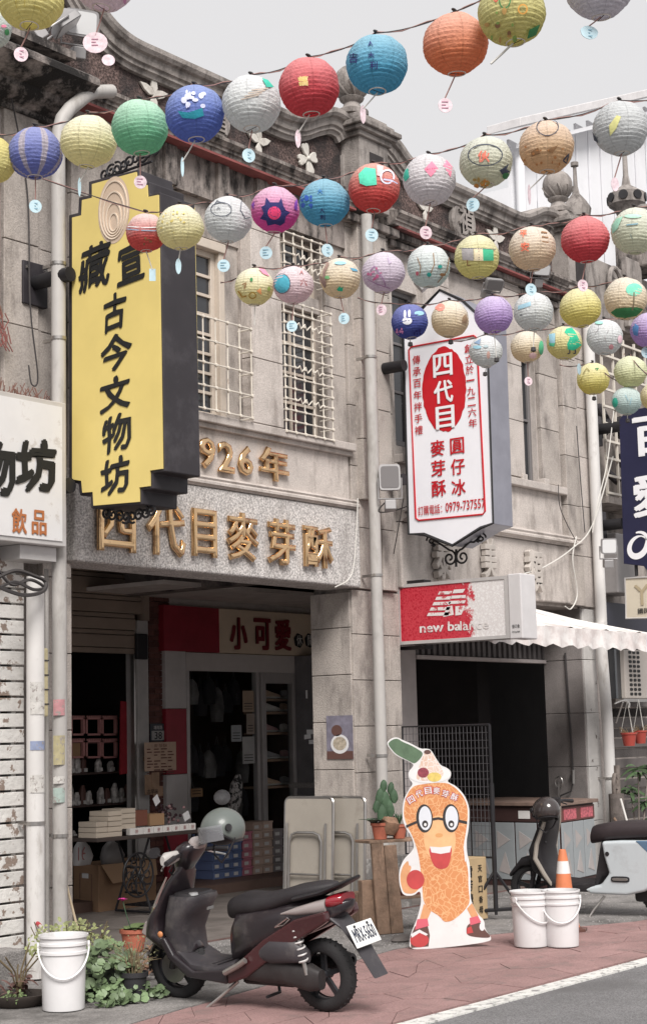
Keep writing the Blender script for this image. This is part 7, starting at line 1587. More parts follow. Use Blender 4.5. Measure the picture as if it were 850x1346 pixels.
penn = mat('pennywort_leaf', (.135,.19,.095), .5, var=.35, vscale=12, rnd=.45)
t = thing('leafy_plant', 'dense clump of round leaved pennywort spilling over the kerb behind the white pail', 'plant', (c.x+.12, c.y+.22, .02))
bush_leaves(t, 'round_leaf', (t.location.x+.05, t.location.y+.05, .17), (.24,.24,.19), 330, .030, penn, rr, True)
bush_leaves(t, 'round_leaf', (t.location.x+.05, t.location.y-.18, .06), (.30,.14,.06), 130, .024, penn, rr, True)
build(MB().sph(t.location+V((.05,.1,.10)), .17, 10, (1,1.1,.7)), 'shade_core', mat('clump_shade', (.015,.02,.012), .95), t, smooth=True)
t2 = thing('leafy_plant', 'small leaved yellowish green plant behind the pennywort', 'plant', (t.location.x+.02, t.location.y+.30, .02))
bush_leaves(t2, 'leaf', (t2.location.x, t2.location.y, .34), (.30,.22,.13), 420, .022, mat('yellow_green_leaf', (.24,.26,.11), .6, var=.3, vscale=12, rnd=.35), rr)
st_ = MB()
for i in range(14):
    a = rr.uniform(0,6.28); st_.tube([t2.location+V((rr.uniform(-.1,.1),rr.uniform(-.1,.1),0)), t2.location+V((math.cos(a)*.14,math.sin(a)*.14,.22)), t2.location+V((math.cos(a)*.26,math.sin(a)*.22,.42+rr.uniform(-.05,.05)))], .003, 4)
build(st_, 'stems', mat('brown_stem', (.12,.09,.05), .8), t2)
b_ = G(182, 1318, .02)
t = pot(b_+V((.06,.09,0)), .085, .17, mat('black_nursery_pot', (.028,.027,.03), .6, var=.1), 'black nursery pot with dry twiggy herb beside the front wheel')
tw_ = MB()
for i in range(46):
    a = rr.uniform(0,6.28); r0 = rr.uniform(.02,.18); p0 = t.location+V((0,0,.14)); p2 = p0+V((math.cos(a)*r0, math.sin(a)*r0, rr.uniform(.10,.24))); tw_.tube([p0+V((math.cos(a)*.03,math.sin(a)*.03,0)), p0.lerp(p2,.5)+V((0,0,.04)), p2], [.003,.002,.001], 4)
build(tw_, 'twigs', mat('dry_twig', (.20,.15,.09), .85, var=.2), t)
bush_leaves(t, 'tiny_leaf', (t.location.x, t.location.y, .30), (.17,.17,.10), 130, .010, mat('dry_green', (.15,.145,.075), .7, rnd=.3), rr, share=3)
b_ = G(170, 1262, .02)
_q = V((b_.x+.12, b_.y-.05, .07))-RT*.085
o = build(MB().box(_q.x-.11, _q.x+.11, _q.y-.09, _q.y+.11, .012, .068), 'brick_support', conc, None, bevel=.01); tag(o, 'low block carrying the terracotta pot with the magenta flower', 'block')
t = pot(_q, .10, .16, terra, 'terracotta pot with broad leaves and one magenta flower above the pennywort')
for a, L_b in ((.3,.2),(1.4,.16),(2.5,.14),(-.8,.22),(-1.9,.17),(4.0,.15)):
    mb = MB(); leaf_blade(mb, t.location+V((0,0,.11)), V((math.cos(a), math.sin(a), .8)), V((-math.cos(a),-math.sin(a),.6)), L_b, .062, 6, .5); build(mb, 'broad_leaf', leaf2, t, smooth=True)
fp = t.location+V((-.06,.05,.36)); build(MB().tube([t.location+V((0,0,.1)), t.location+V((-.04,.03,.25)), fp], .004, 5), 'flower_stem', cac, t)
for k in range(9):
    a = k*2*PI/9; mb = MB(); leaf_blade(mb, fp, V((math.cos(a), math.sin(a), .5+.3*(k%2))), V((0,0,1)), .042, .018, 4, .3); build(mb, 'petal', mat('magenta_petal', (.62,.06,.30), .6, rnd=.15), t, smooth=True)
# clay dish with withered plant, block, dry leaves
b_ = G(35, 1325, .02)
t = thing('bonsai_dish', 'low dark dish with a withered purple leaved plant left of the white pail', 'potted plant', (b_.x+.05, b_.y+.12, .02))
build(MB().lathe([(0,0),(.13,0),(.185,.05),(.19,.07),(.17,.07),(.12,.035),(0,.035)], (0,0,0), 28), 'dish', mat('dark_clay', (.045,.035,.03), .7), t, smooth=True, world=False, ang=35)
for k in range(26):
    a = rr.uniform(0,6.28); mb = MB(); leaf_blade(mb, t.location+V((rr.uniform(-.08,.08),rr.uniform(-.08,.08),.06+rr.uniform(0,.12))), V((math.cos(a), math.sin(a), rr.uniform(-.2,.9))), V((0,0,1)), rr.uniform(.05,.12), .018, 4, .4); build(mb, 'withered_leaf', mat('purple_dry_leaf', (.13,.07,.06), .7, rnd=.4), t, smooth=True)
bush_leaves(t, 'leaf', (t.location.x-.08, t.location.y-.06, .08), (.09,.08,.05), 50, .016, leaf2, rr, share=3)
tb = MB()
for k in range(7): a = rr.uniform(0,6.28); tb.tube([t.location+V((0,0,.05)), t.location+V((math.cos(a)*.05,math.sin(a)*.05,.2)), t.location+V((math.cos(a)*.16,math.sin(a)*.12,rr.uniform(.2,.34)))], .005, 4)
build(tb, 'bare_stems', MATS['brown_stem'], t)
b_ = G(14, 1300, .02); o = build(MB().box(b_.x-.12, b_.x+.14, b_.y, b_.y+.2, .01, .26), 'concrete_block', conc, None, bevel=.02, seg=3); tag(o, 'rough grey concrete block in front of the peeling boards', 'block')
for k, (px, py) in enumerate(((202,1255),(196,1268),(206,1276),(192,1283))):
    b_ = G(px, py, .05); t = thing('dry_leaf_heap', ('curled brown leaves behind the front wheel, top heap','curled brown leaves behind the front wheel, second heap','curled brown leaves behind the front wheel, third heap','curled brown leaves lowest by the black pot')[k], 'dry leaves', b_)
    for q in range(9):
        a = rr.uniform(0,6.28); mb = MB(); leaf_blade(mb, b_+V((rr.uniform(-.06,.06),rr.uniform(-.06,.06),rr.uniform(0,.05))), V((math.cos(a),math.sin(a),.2)), V((0,0,1)), .09, .028, 4, .5, .5); build(mb, 'dry_leaf', mat('dry_leaf', (.21,.12,.08), .8, rnd=.35), t, smooth=True)
# broom handles
def stick(label, p0, p1, r_, m, cap=None):
    t = thing('broom_handle', label, 'broom', p1); build(MB().tube([p0, p1], r_, 8), 'handle', m, t, smooth=True)
    if cap: d = (V(p0)-V(p1)).normalized(); build(MB().tube([V(p0)-d*.06, V(p0)+d*.005], r_*1.25, 8), 'grip', cap, t, smooth=True)
stick('pale stick with a red grip leaning on the drainpipe above the pail', tuple(G(50,1213,0)*0+F(50,1214,-.42)), tuple(F(78,1244,-.9)), .012, mat('pale_handle', (.5,.46,.4), .5), mat('red_grip', (.4,.03,.04), .5))
stick('thin bamboo stick leaning in the shop opening', tuple(F(87,1160,-.1)), tuple(F(104,1228,-.25)), .009, mat('bamboo', (.45,.36,.25), .6))
# dead twigs on the ledge above the left signboard
t = thing('dead_plant', 'brown dead weeds growing on top of the left signboard', 'dead plant', F(30, 515, -.2))
tb = MB()
for k in range(70):
    b_ = F(rr.uniform(-10, 78), 522, -.2); b_.z = 3.96; tb.tube([b_, b_+V((rr.uniform(-.08,.08),rr.uniform(-.05,.05),rr.uniform(.03,.14)))], .003, 4)
build(tb, 'twigs', mat('rust_twig', (.19,.10,.08), .9), t)
t = thing('dead_plant', 'thin dead creeper hanging at the left edge beside the old window', 'dead plant', F(4, 400, -.1)); tb = MB()
for k in range(14): p = F(rr.uniform(-4,10), rr.uniform(395,440), -.1); tb.tube([p, p+V((rr.uniform(-.03,.05),0,-.05)), p+V((rr.uniform(-.03,.06),0,-.12))], .004, 4)
build(tb, 'twigs', mat('red_twig', (.24,.09,.08), .9), t)

# ---------------------------------------------------------------- goods inside the left opening
bx = thing('cardboard_box', 'big brown cardboard box with an open flap under the goods table', 'box', G(140, 1198, .03))
p0 = G(97, 1196, .03); pc = G(130, 1200, .03); p1 = G(214, 1188, .03); hz = AT(130, 1138, (pc-CAM).dot(FW)).z
mb = MB(); v1 = p0-pc; v2 = (p1-pc)*.9
v1.z = v2.z = 0
mb.obox(pc, v2, v1, V((0,0,hz-.03))); build(mb, 'box_body', card, bx, bevel=.004)
fo = v2.cross(V((0,0,1))).normalized(); fo = fo if fo.y < 0 else -fo
tp = pc+V((0,0,hz-.03)); mb = MB(); mb.add([tp+v2*.03+fo*.01, tp+v2*.97+fo*.01, tp+v2*.92+fo*.07-V((0,0,.14)), tp+v2*.12+fo*.09-V((0,0,.17))], [(0,1,2,3)]); o = build(mb, 'flap', mat('cardboard_light', (.42,.27,.17), .85), bx); sd = o.modifiers.new('thickness','SOLIDIFY'); sd.thickness = .004
ln_ = (p0-pc).normalized(); nf_ = ln_.cross(V((0,0,1))); nf_ = nf_ if nf_.x < 0 else -nf_
q = pc+ln_*v1.length*.5+nf_*.003; build(MB().obox(q-ln_*.05+V((0,0,.30)), ln_*.11, nf_*.001, V((0,0,.045))), 'shipping_label', wp_, bx); mb = MB(); mb.tube([q-ln_*.1+V((0,0,.06)), q+ln_*.1+V((0,0,.06)), q+ln_*.1+V((0,0,.34)), q-ln_*.1+V((0,0,.34))], .0025, 4, closed=True); build(mb, 'printed_frame', brp, bx)
def bag(px, py, Y, lab, w=.20, h=.30, col=(.42,.41,.41)):
    c = F(px, py, Y); t = thing('plastic_bag', lab, 'plastic bag', c); m_ = mat('bag_%d' % int(col[0]*100), col, .4, var=.1)
    X, Yv = V((1,0,0)), V((0,1,0))
    build(MB().loft([(c+V((0,0,0)), X, Yv, w*.45, .05, 3),(c+V((.01,0,h*.25)), X, Yv, w*.52, .07, 3),(c+V((0,0,h*.55)), X, Yv, w*.40, .05, 2.5),(c+V((-.01,0,h*.72)), X, Yv, w*.16, .03, 2),(c+V((.01,0,h*.85)), X, Yv, w*.10, .025, 2),(c+V((0,0,h)), X, Yv, w*.16, .03, 2)], 14), 'bag_body', m_, t, smooth=True, ang=80); return t
bg1 = bag(108, 1137, 2.25, 'white carrier bag with faint red print standing on the cardboard box'); word('16', F(108,1122,2.19), UX, UZ, .10, .12, mat('faint_red', (.35,.14,.14), .6), bg1)
bag(147, 1135, 2.3, 'grey translucent bag hanging above the cardboard box', .26, .28, (.20,.19,.19))
# goods table on a treadle sewing machine base
Zt = .79
tl = F(128, 1100, 1.75); tr = F(258, 1092, 1.75)
T0, T1 = V((F(128,1096,1.6).x, 1.6, 0)), V((F(262,1090,1.6).x, 1.6, 0))
gt = thing('goods_table', 'narrow goods table on a cast iron treadle base in front of the brick column', 'table', V((T0.x+.4, 1.8, .03)))
tz = F(180, 1098, 1.6).z
build(MB().box(T0.x, T1.x, 1.6, 2.15, tz-.03, tz), 'tabletop', mat('dark_board', (.06,.045,.04), .5, var=.15), gt, bevel=.004)
def treadle(x):
    mb = MB(); yc = 1.85
    for s in (-1, 1): mb.tube([(x,yc+s*.20,tz-.03),(x,yc+s*.08,tz*.55),(x,yc+s*.22,.06)], .012, 6)
    mb.tube([(x,yc-.22,.06),(x,yc+.22,.06)], .012, 6).tube([(x,yc-.1,tz*.6),(x,yc+.1,tz*.6)], .01, 6).tube([(x,yc-.1,tz*.3),(x,yc+.1,tz*.3)], .01, 6)
    for k in range(3): scroll(mb, V((x,yc,tz*.35+k*.13)), .055, k, 1.2, (0,1,0), (0,0,1), .007)
    return build(mb, 'iron_side', black, gt, smooth=True)
xa_ = F(165,1150,1.85).x; xb_ = F(238,1150,1.85).x
treadle(xa_+.1); treadle(xb_)
wm = MB(); wc = V((F(182,1150,1.62).x, 1.62, F(182,1150,1.62).z))
wm.tube([wc+V((.19*math.cos(a),0,.19*math.sin(a))) for a in [2*PI*i/36 for i in range(36)]], .010, 6, closed=True).tube([wc+V((.07*math.cos(a),0,.07*math.sin(a))) for a in [2*PI*i/20 for i in range(20)]], .008, 6, closed=True)
for k in range(6):
    a0 = k*PI/3; wm.tube([wc+V((r_*math.cos(a0+(r_-.07)*5), 0, r_*math.sin(a0+(r_-.07)*5))) for r_ in (.0,.05,.10,.15,.19)], .008, 5)
    wm.tube([wc+V((.11*math.cos(a0)+.035*math.cos(b), 0, .11*math.sin(a0)+.035*math.sin(b))) for b in [2*PI*i/12 for i in range(12)]], .006, 4, closed=True)
build(wm, 'fly_wheel', black, gt, smooth=True)
pdl = MB()
for k in range(7): pdl.box(xa_+.15+k*.07, xa_+.17+k*.07, 1.70, 2.0, .10, .115)
for k in range(4): pdl.box(xa_+.15, xa_+.6, 1.70+k*.095, 1.715+k*.095, .10, .115)
build(pdl, 'treadle_plate', black, gt)
pkm = [mat('carton_cream', (.56,.48,.39), .7, rnd=.15), mat('carton_brown', (.20,.075,.05), .6), mat('carton_white', (.70,.67,.64), .6), mat('carton_tan', (.36,.22,.12), .7)]
def carton(x0, x1, y0, y1, z0, z1, m, lab, face=None):
    t = build(MB().box(x0, x1, y0, y1, z0, z1), 'carton', m, None, bevel=.003, seg=1); tag(t, lab, 'carton', 'cartons of sweets on the goods table'); return t
fx = lambda px, Y=1.62: F(px, 1090, Y).x
ordn = ['bottom', 'second', 'third', 'fourth', 'top']
for k in range(3): carton(fx(128), fx(143), 1.63, 1.85, tz+.002+k*.047, tz+.045+k*.047, pkm[0], 'cream sweet carton, %s of the short pile at the table end' % ordn[k if k < 2 else 4])
for k in range(5): carton(fx(144)+.004*k, fx(163), 1.64, 1.88, tz+.002+k*.045, tz+.043+k*.045, pkm[0], 'cream sweet carton, %s of the tall left pile' % ordn[k])
for k in range(4): carton(fx(164), fx(183), 1.66, 1.9, tz+.06+k*.045, tz+.101+k*.045, pkm[0], 'cream sweet carton, %s of the pile left of the brown one' % ordn[k if k < 3 else 4])
carton(fx(184), fx(203), 1.70, 1.9, tz+.07, tz+.21, pkm[1], 'brown red carton in the middle of the goods table'); carton(fx(204), fx(223), 1.68, 1.85, tz+.065, tz+.17, pkm[3], 'tan wrapped packet right of the brown carton')
for k, px in enumerate((170,188,202,214,226,236,248,257)[:7]):
    x0 = fx(px); x1 = fx((170,188,202,214,226,236,248,257)[k+1])-.006
    o = carton(x0, x1, 1.61, 1.66, tz+.003, tz+.062, pkm[2], 'white price box at the table edge, number %s from the left' % ('one','two','three','four','five','six','seven')[k])
    lt = letter('菓' if k%2 else '餅', V(((x0+x1)/2, 1.608, tz+.033)), UX, UZ, .035, .035, mat('faint_red', (.35,.14,.14), .6), o, lift=.001)
t = thing('dried_flowers', 'bunch of dark berries and pale dried flowers on the goods table', 'flowers', V((fx(236), 1.8, tz)))
for k in range(46):
    p = V((fx(236)+rr.uniform(-.17,.2), 1.78+rr.uniform(-.08,.08), tz+.08+rr.uniform(0,.16)))
    build(MB().sph(p, rr.uniform(.010,.018), 6), 'berry', (mat('dark_berry', (.05,.025,.03), .5) if k%3 else mat('pink_bloom', (.33,.2,.2), .7)), t)
o = build(MB().obox(F(205,1060,1.7), V((.06,0,.04)), V((0,.002,0)), V((-.04,0,.07))), 'price_card', wp_, None); tag(o, 'small white price card tilted above the table', 'price card'); o = build(MB().obox(F(243,1080,1.7), V((.08,0,.03)), V((0,.002,0)), V((-.03,0,.07))), 'price_card', wp_, None); tag(o, 'white price card among the dried flowers', 'price card')

# shelf inside the left shop
shf = thing('goods_shelf', 'dark shelf unit deep in the left shop opening', 'shelf', V((-.6, 4.6, .13)))
YS = 3.42
zs = [F(130, y, YS).z for y in (1100, 1057, 1015, 975, 942)]
for z in zs: build(MB().box(F(60,1000,YS).x, F(182,1000,YS).x, YS, YS+.35, z-.02, z), 'shelf_board', mat('shelf_brown', (.07,.045,.04), .7), shf)
for px in (92, 178): x_ = F(px,1000,YS).x; build(MB().box(x_-.02, x_+.02, YS, YS+.35, .13, zs[-1]+.3), 'shelf_post', MATS['shelf_brown'], shf)
pf = mat('pink_lattice', (.50,.24,.23), .6)
for i, (px0, py0, w, h) in enumerate(((112,943,20,24),(133,943,20,24),(112,973,20,24),(133,973,20,24),(92,943,18,24),(92,973,18,24))):
    a = F(px0, py0+h, YS-.02); b_ = F(px0+w, py0, YS-.02); t = MB()
    t.box(a.x, b_.x, YS-.04, YS, b_.z-.02, b_.z).box(a.x, b_.x, YS-.04, YS, a.z, a.z+.02).box(a.x, a.x+.02, YS-.04, YS, a.z, b_.z).box(b_.x-.02, b_.x, YS-.04, YS, a.z, b_.z)
    o = build(t, 'gift_frame', pf, None); tag(o, 'pink bordered gift box, %s' % ('upper row middle','upper row right','lower row middle','lower row right','upper row left','lower row left')[i], 'gift box', 'pink bordered gift boxes on the dark shelf')
    for k in range(8): build(MB().box(a.x+(b_.x-a.x)*(k+.25)/8, a.x+(b_.x-a.x)*(k+.7)/8, YS-.045, YS-.03, b_.z-.004, b_.z+.018), 'fringe', pf, o)
jar = mat('silver_packet', (.50,.47,.45), .35, var=.5, vscale=30); wl2 = mat('dim_label', (.62,.60,.58), .6)
nn = 0
for z, row in ((zs[1], (93,101,109,117,133,141,151,160,168)), (zs[2], (94,102,110,130,146,160,170)), (zs[0], (96,108,118,128,140,152,163))):
    for px in row:
        p = F(px, 1000, YS+.04); h = rr.uniform(.10,.22) if z != zs[0] else .08; nn += 1
        t = thing('packet', 'dim packet of dried sweets on the %s dark shelf, %s from the left' % ({zs[1]:'middle', zs[2]:'upper', zs[0]:'lowest'}[z], ('first','second','third','fourth','fifth','sixth','seventh','eighth','ninth')[row.index(px)]), 'packet', V((p.x, YS+.05, z)), 0, 'dim packets on the dark shelf')
        build(MB().loft([(V((p.x,YS+.05,z)), A_, B_ax, .035,.03,3),(V((p.x,YS+.05,z+h*.7)), A_, B_ax, .036,.03,3),(V((p.x+.01,YS+.05,z+h)), A_, B_ax, .02,.012,2)], 10), 'wrapper', jar if nn % 3 else mat('brown_packet', (.12,.06,.05), .5), t, smooth=True)
        build(MB().box(p.x-.022, p.x+.022, YS+.004, YS+.012, z+.01, z+.045), 'label', wl2, t)
o = build(MB().prism([(0,0),(.30,.02),(.26,.55),(.28,.72),(.02,.74)], F(158,1018,3.2), UX, UZ, -.01, .01), 'red_cloth', mat('red_cloth', (.30,.02,.03), .85, var=.2), None); tag(o, 'dark red cloth banner hanging inside the left opening', 'banner')
o = build(MB().box(F(92,980,YS).x, F(104,980,YS).x, YS-.02, YS+.1, F(92,995,YS).z, F(92,977,YS).z), 'tin_box', pkm[3], None); tag(o, 'small orange brown tin at the left end of the shelf', 'tin')
# house number, posters
def poster(px0, py0, px1, py1, Y, m, lab, nm='poster', th=.004, cat='poster'):
    a = F(px0, py1, Y); b_ = F(px1, py0, Y); t = thing(nm, lab, cat, a)
    build(MB().box(a.x, b_.x, Y-th, Y, a.z, b_.z), 'sheet', m, t); return t, a, b_
t, a, b_ = poster(197, 951, 217, 975, Y0-.01, mat('plate_dark', (.03,.035,.045), .4), 'dark house number plate with 38 on the brick column', 'house_number_plate', .01, 'number plate')
build(MB().box(a.x+.02, b_.x-.02, Y0-.022, Y0-.02, a.z+.015, a.z+.11), 'number_field', mat('field_grey', (.38,.37,.36), .5), t)
word('38', V(((a.x+b_.x)/2, Y0-.0225, a.z+.062)), UX, UZ, .11, .075, inkm, t, off=.01, lift=.0005); word('埔南路', V(((a.x+b_.x)/2, Y0-.0205, b_.z-.04)), UX, UZ, .13, .04, wl2, t, lift=.0005)
paperm = mat('menu_paper', (.52,.37,.28), .8, var=.12, vscale=12); ipr = mat('menu_print', (.14,.06,.05), .8)
a = F(190,1014,Y0-.18); b_ = F(231,975,Y0-.18)
t = thing('menu_poster', 'tan menu sheet with columns of small print pinned across the brick column', 'poster', a)
build(MB().box(a.x, b_.x, Y0-.185, Y0-.18, a.z, b_.z), 'sheet', paperm, t); build(MB().box(a.x+.1, b_.x-.1, Y0-.18, Y0-.02, a.z+.1, a.z+.14), 'batten', wood, t)
for cx in range(4):
    for ry in range(9):
        if (cx*3+ry*7) % 5 == 4: continue
        x_ = a.x+.035+cx*(b_.x-a.x-.06)/4; z_ = b_.z-.075-ry*.03; build(MB().box(x_, x_+.05+.02*((cx+ry)%3), Y0-.187, Y0-.185, z_, z_+.012), 'print_line', ipr, t)
word('麥芽酥', V(((a.x+b_.x)/2, Y0-.186, b_.z-.035)), UX, UZ, .2, .035, ipr, t, lift=.001)
a = F(190,1045,Y0-.18); b_ = F(216,1018,Y0-.18); t = thing('menu_poster', 'torn brown handwritten sheets under the menu', 'poster', a)
for dx, dz, w, h in ((0,.0,.17,.20),(.10,.07,.11,.15),(.12,-.02,.14,.10)): build(MB().box(a.x+dx, a.x+dx+w, Y0-.19-dx*.03, Y0-.185-dx*.03, a.z+dz, a.z+dz+h), 'sheet', mat('brown_paper', (.38,.25,.17), .85, var=.2, vscale=10, rnd=.15), t)
word('古早味', V((a.x+.1, Y0-.2, a.z+.03)), UX, UZ, .16, .05, inkm, t, lift=.002)
# poster on the pier (a bowl of dessert)
bowlm = mat('poster_lilac', (.20,.185,.23), .5, var=.3, vscale=10)
c_ = SX(430,998,-.242); d_ = SX(463,940,-.242)
ys0, ys1 = c_.y, d_.y
t = thing('photo_poster', 'small photo poster of a dessert bowl stuck on the side of the pier', 'poster', c_)
build(MB().box(-.244, -.240, ys1, ys0, c_.z, d_.z), 'sheet', bowlm, t)
mb = MB(); yc = (ys0+ys1)/2; zc = (c_.z+d_.z)/2
def sidedisc(y, z, ry, rz, x, m, nm): 
    mb = MB(); mb.v = [V((x, y-ry*math.cos(a), z+rz*math.sin(a))) for a in [2*PI*i/22 for i in range(22)]]; mb.f = [tuple(range(22))]; return build(mb, nm, m, t)
sidedisc(yc, zc-.06, .10, .085, -.2455, wp_, 'printed_bowl'); sidedisc(yc, zc-.055, .075, .06, -.2465, mat('print_cream', (.42,.36,.28), .6, var=.4, vscale=40), 'printed_dessert'); sidedisc(yc+.03, zc+.06, .06, .05, -.2455, brp, 'printed_cup'); build(MB().box(-.2452, -.2448, ys1, ys0, c_.z, c_.z+.07), 'printed_band', brp, t)
# shoe boxes and shoes
boxc = [mat('shoebox_blue', (.13,.18,.34), .6, rnd=.15), mat('shoebox_pink', (.55,.20,.26), .6, rnd=.15), mat('shoebox_tan', (.52,.38,.31), .7, rnd=.15), mat('shoebox_grey', (.28,.25,.25), .7, rnd=.15)]
Yb = 2.78; z00 = .13; cols_ = [(281,0),(294,0),(306,0),(320,1),(334,2),(347,2),(361,3)]
rown = ['bottom','second','third','fourth','fifth','sixth']
for ci, (px, k) in enumerate(cols_):
    x0 = F(px, 1160, Yb).x; x1 = F(px+12.6, 1160, Yb).x
    nr = (5,5,5,5,6,6,5)[ci]
    for r_ in range(nr):
        z = z00+r_*.092
        o = build(MB().box(x0, x1, Yb+rr.uniform(0,.015), Yb+.28, z+.001, z+.074), 'shoe_box', boxc[k], None, bevel=.002, seg=1)
        tag(o, '%s shoe box, %s from the floor in the %s column from the left' % (('blue','pink','tan','grey')[k], rown[r_], ('first','second','third','fourth','fifth','sixth','last')[ci]), 'shoe box', 'shoe boxes stacked inside the shop front')
        build(MB().box(x0-.003, x1+.003, Yb-.006, Yb+.285, z+.074, z+.090), 'lid', boxc[k], o); build(MB().box(x0+.02, x1-.07, Yb-.003, Yb-.001, z+.02, z+.055), 'label', wl2, o)
shoem = [mat('shoe_white', (.75,.70,.66), .6), mat('shoe_tan', (.60,.42,.30), .6), mat('shoe_grey', (.38,.36,.36), .6), mat('shoe_pink', (.60,.36,.36), .6)]
def shoe(c, L_s, m, lab, ang=0):
    t = thing('shoe', lab, 'shoe', c, ang, 'shoes on the racks inside the shop'); X = V((1,0,0)); Z = V((0,0,1)); Yv = V((0,1,0))
    build(MB().loft([(V((0,0,.012)), Yv, Z, .03,.012,3),(V((L_s*.3,0,.012)), Yv, Z, .035,.012,3),(V((L_s*.75,0,.012)), Yv, Z, .04,.012,3),(V((L_s,0,.014)), Yv, Z, .02,.008,2)], 12), 'sole', wl2, t, smooth=True, world=False)
    build(MB().loft([(V((.01,0,.055)), Yv, Z, .026,.038,2.5),(V((L_s*.25,0,.055)), Yv, Z, .032,.042,2.5),(V((L_s*.5,0,.045)), Yv, Z, .034,.03,2.5),(V((L_s*.8,0,.034)), Yv, Z, .036,.02,2.5),(V((L_s*.97,0,.028)), Yv, Z, .02,.012,2)], 12), 'upper', m, t, smooth=True, world=False)
rkS = thing('shoe_rack', 'wall rack of pale running shoes behind the glass door', 'rack', V((2.6, 3.3, .13)))
YR = 3.28
lv = ['lowest','second','third','fourth','fifth','top']
for j, py in enumerate((1092, 1032, 997, 962, 935, 918)):
    z = F(370, py, YR).z; xa_ = F(350, py, YR).x; build(MB().box(xa_-.1, xa_+1.0, YR, YR+.25, z-.03, z-.005), 'rack_shelf', mat('shelf_tan', (.42,.27,.19), .7), rkS)
    if j == 0: continue
    for i in range(2): shoe(V((xa_+.02+i*.34, YR+.08, z)), .29, shoem[(i+j)%4], '%s shoe on the %s rack shelf, %s of the pair row' % (('white','tan','grey','pink')[(i+j)%4], lv[j], ('left','right')[i]), rr.uniform(-.3,.1))
clo = mat('dark_clothes', (.03,.027,.03), .9, var=.4, vscale=8); clo2 = mat('grey_clothes', (.16,.15,.145), .9, var=.4, vscale=8, rnd=.5)
for i in range(15):
    px = 252+(i % 7)*11; py = (905, 985, 1040)[i//6 if i < 12 else 2]+rr.uniform(-10,10); p = F(px, py, 3.35+rr.uniform(0,.3))
    t = thing('hanging_bag', 'dark bag hanging behind the shop glass in the %s row, %s from the left' % (('top','middle','bottom')[i//6 if i < 12 else 2], ('first','second','third','fourth','fifth','sixth','seventh')[i % 7 if i < 7 else i-7 if i < 12 else i-12]), 'bag', p, 0, 'dark goods hanging behind the glass')
    w = rr.uniform(.07,.12); h = rr.uniform(.18,.34)
    build(MB().loft([(p+V((0,0,-h)), A_, B_ax, w*.9, .05, 3),(p+V((0,0,-h*.5)), A_, B_ax, w, .07, 3),(p+V((0,0,0)), A_, B_ax, w*.7, .05, 3),(p+V((0,0,.05)), A_, B_ax, w*.2, .02, 2)], 12), 'bag_body', clo if i % 3 else clo2, t, smooth=True); build(MB().tube([p+V((-w*.3,0,.03)),p+V((0,0,.14)),p+V((w*.3,0,.03))], .005, 4), 'strap', clo2, t)
for px0, py0, px1, py1, cc, lab in ((319,908,333,936,(.34,.25,.18),'tan notice on the glass with a picture, upper one'),(324,938,334,965,(.30,.24,.20),'tan notice on the glass below the first'),(319,968,334,1004,(.36,.35,.34),'long white notice on the glass with small print'),(304,953,317,975,(.3,.31,.32),'round grey sticker notice on the glass'),(251,1036,266,1048,(.26,.15,.07),'small orange tag low behind the glass')):
    t, a, b_ = poster(px0, py0, px1, py1, Y0-.035, mat('notice_%d' % int(px0*7+py0), cc, .6, var=.1), lab)
    for k in range(3): build(MB().box(a.x+.02, b_.x-.03, Y0-.041, Y0-.0395, a.z+.03+k*.03, a.z+.038+k*.03), 'print_line', inkm, t)
for px, py, w, h, r_ in ((402,918,.03,.09,0),(403,965,.14,.05,0),(400,972,.12,.05,.3),(406,978,.10,.045,0)):
    c_ = F(px, py, Y0-.505); o = build(MB().obox(c_, V((w,0,w*r_*.3)), V((0,.002,0)), V((0,0,h))), 'paper_scrap', wp_, None); tag(o, 'scrap of white paper taped on the dark grey pillar, at height %s' % {918:'top',965:'middle',972:'just under the middle',978:'lowest'}[py], 'paper scrap')
t = thing('wrapped_bundle', 'white wrapped bundle and patterned scarf in front of the glass door', 'bundle', F(293,1062,2.6))
build(MB().sph(F(292,1048,2.6), .10, 14, (1,.8,.8)), 'white_wrap', mat('soft_white', (.65,.65,.66), .8, var=.2, vscale=20), t, smooth=True); build(MB().loft([(F(306,1070,2.6), A_, B_ax, .05,.04,2.5),(F(309,1050,2.6), A_, B_ax, .09,.05,2.5),(F(311,1030,2.6), A_, B_ax, .07,.05,2.5),(F(313,1018,2.6), A_, B_ax, .03,.02,2)], 12), 'patterned_scarf', mat('pattern_scarf', (.35,.33,.32), .8, dirt=(.02,.02,.02), dscale=18, dlo=.5, dhi=.52), t, smooth=True)
o = build(MB().box(F(388,1000,2.5).x, F(414,1000,2.5).x, 2.2, 2.6, F(400,1037,2.2).z, F(400,1030,2.2).z), 'stone_ledge', conc, None, bevel=.01); tag(o, 'grey ledge projecting at the foot of the dark pillar', 'ledge')

# ---------------------------------------------------------------- counter of the second shop
ct = thing('display_counter', 'low shop counter with pale panels bearing triangle reliefs and red brown ends', 'counter', G(700, 1165, .03))
K0 = G(622, 1163, .03); K1 = G(739, 1168, .03); K2 = G(783, 1158, .03)
hz = AT(739, 1060, (K1-CAM).dot(FW)).z
def wallpanel(a, b, z0, z1, m, nm, th=.03, inset=0):
    d = (b-a); d.z = 0; n_ = V((d.y, -d.x, 0)).normalized()
    if n_.dot(CAM-a) < 0: n_ = -n_
    return build(MB().obox(V((a.x, a.y, z0))+n_*inset, d, -n_*th, V((0,0,z1-z0))), nm, m, ct, bevel=.003, seg=1), n_
dk = mat('counter_dark', (.045,.022,.02), .6); pg = mat('counter_panel', (.27,.29,.30), .45, var=.08, vscale=4, dirt=(.2,.2,.2), dscale=4, dlo=.55, dhi=.8); rb_ = mat('counter_redbrown', (.12,.035,.03), .5)
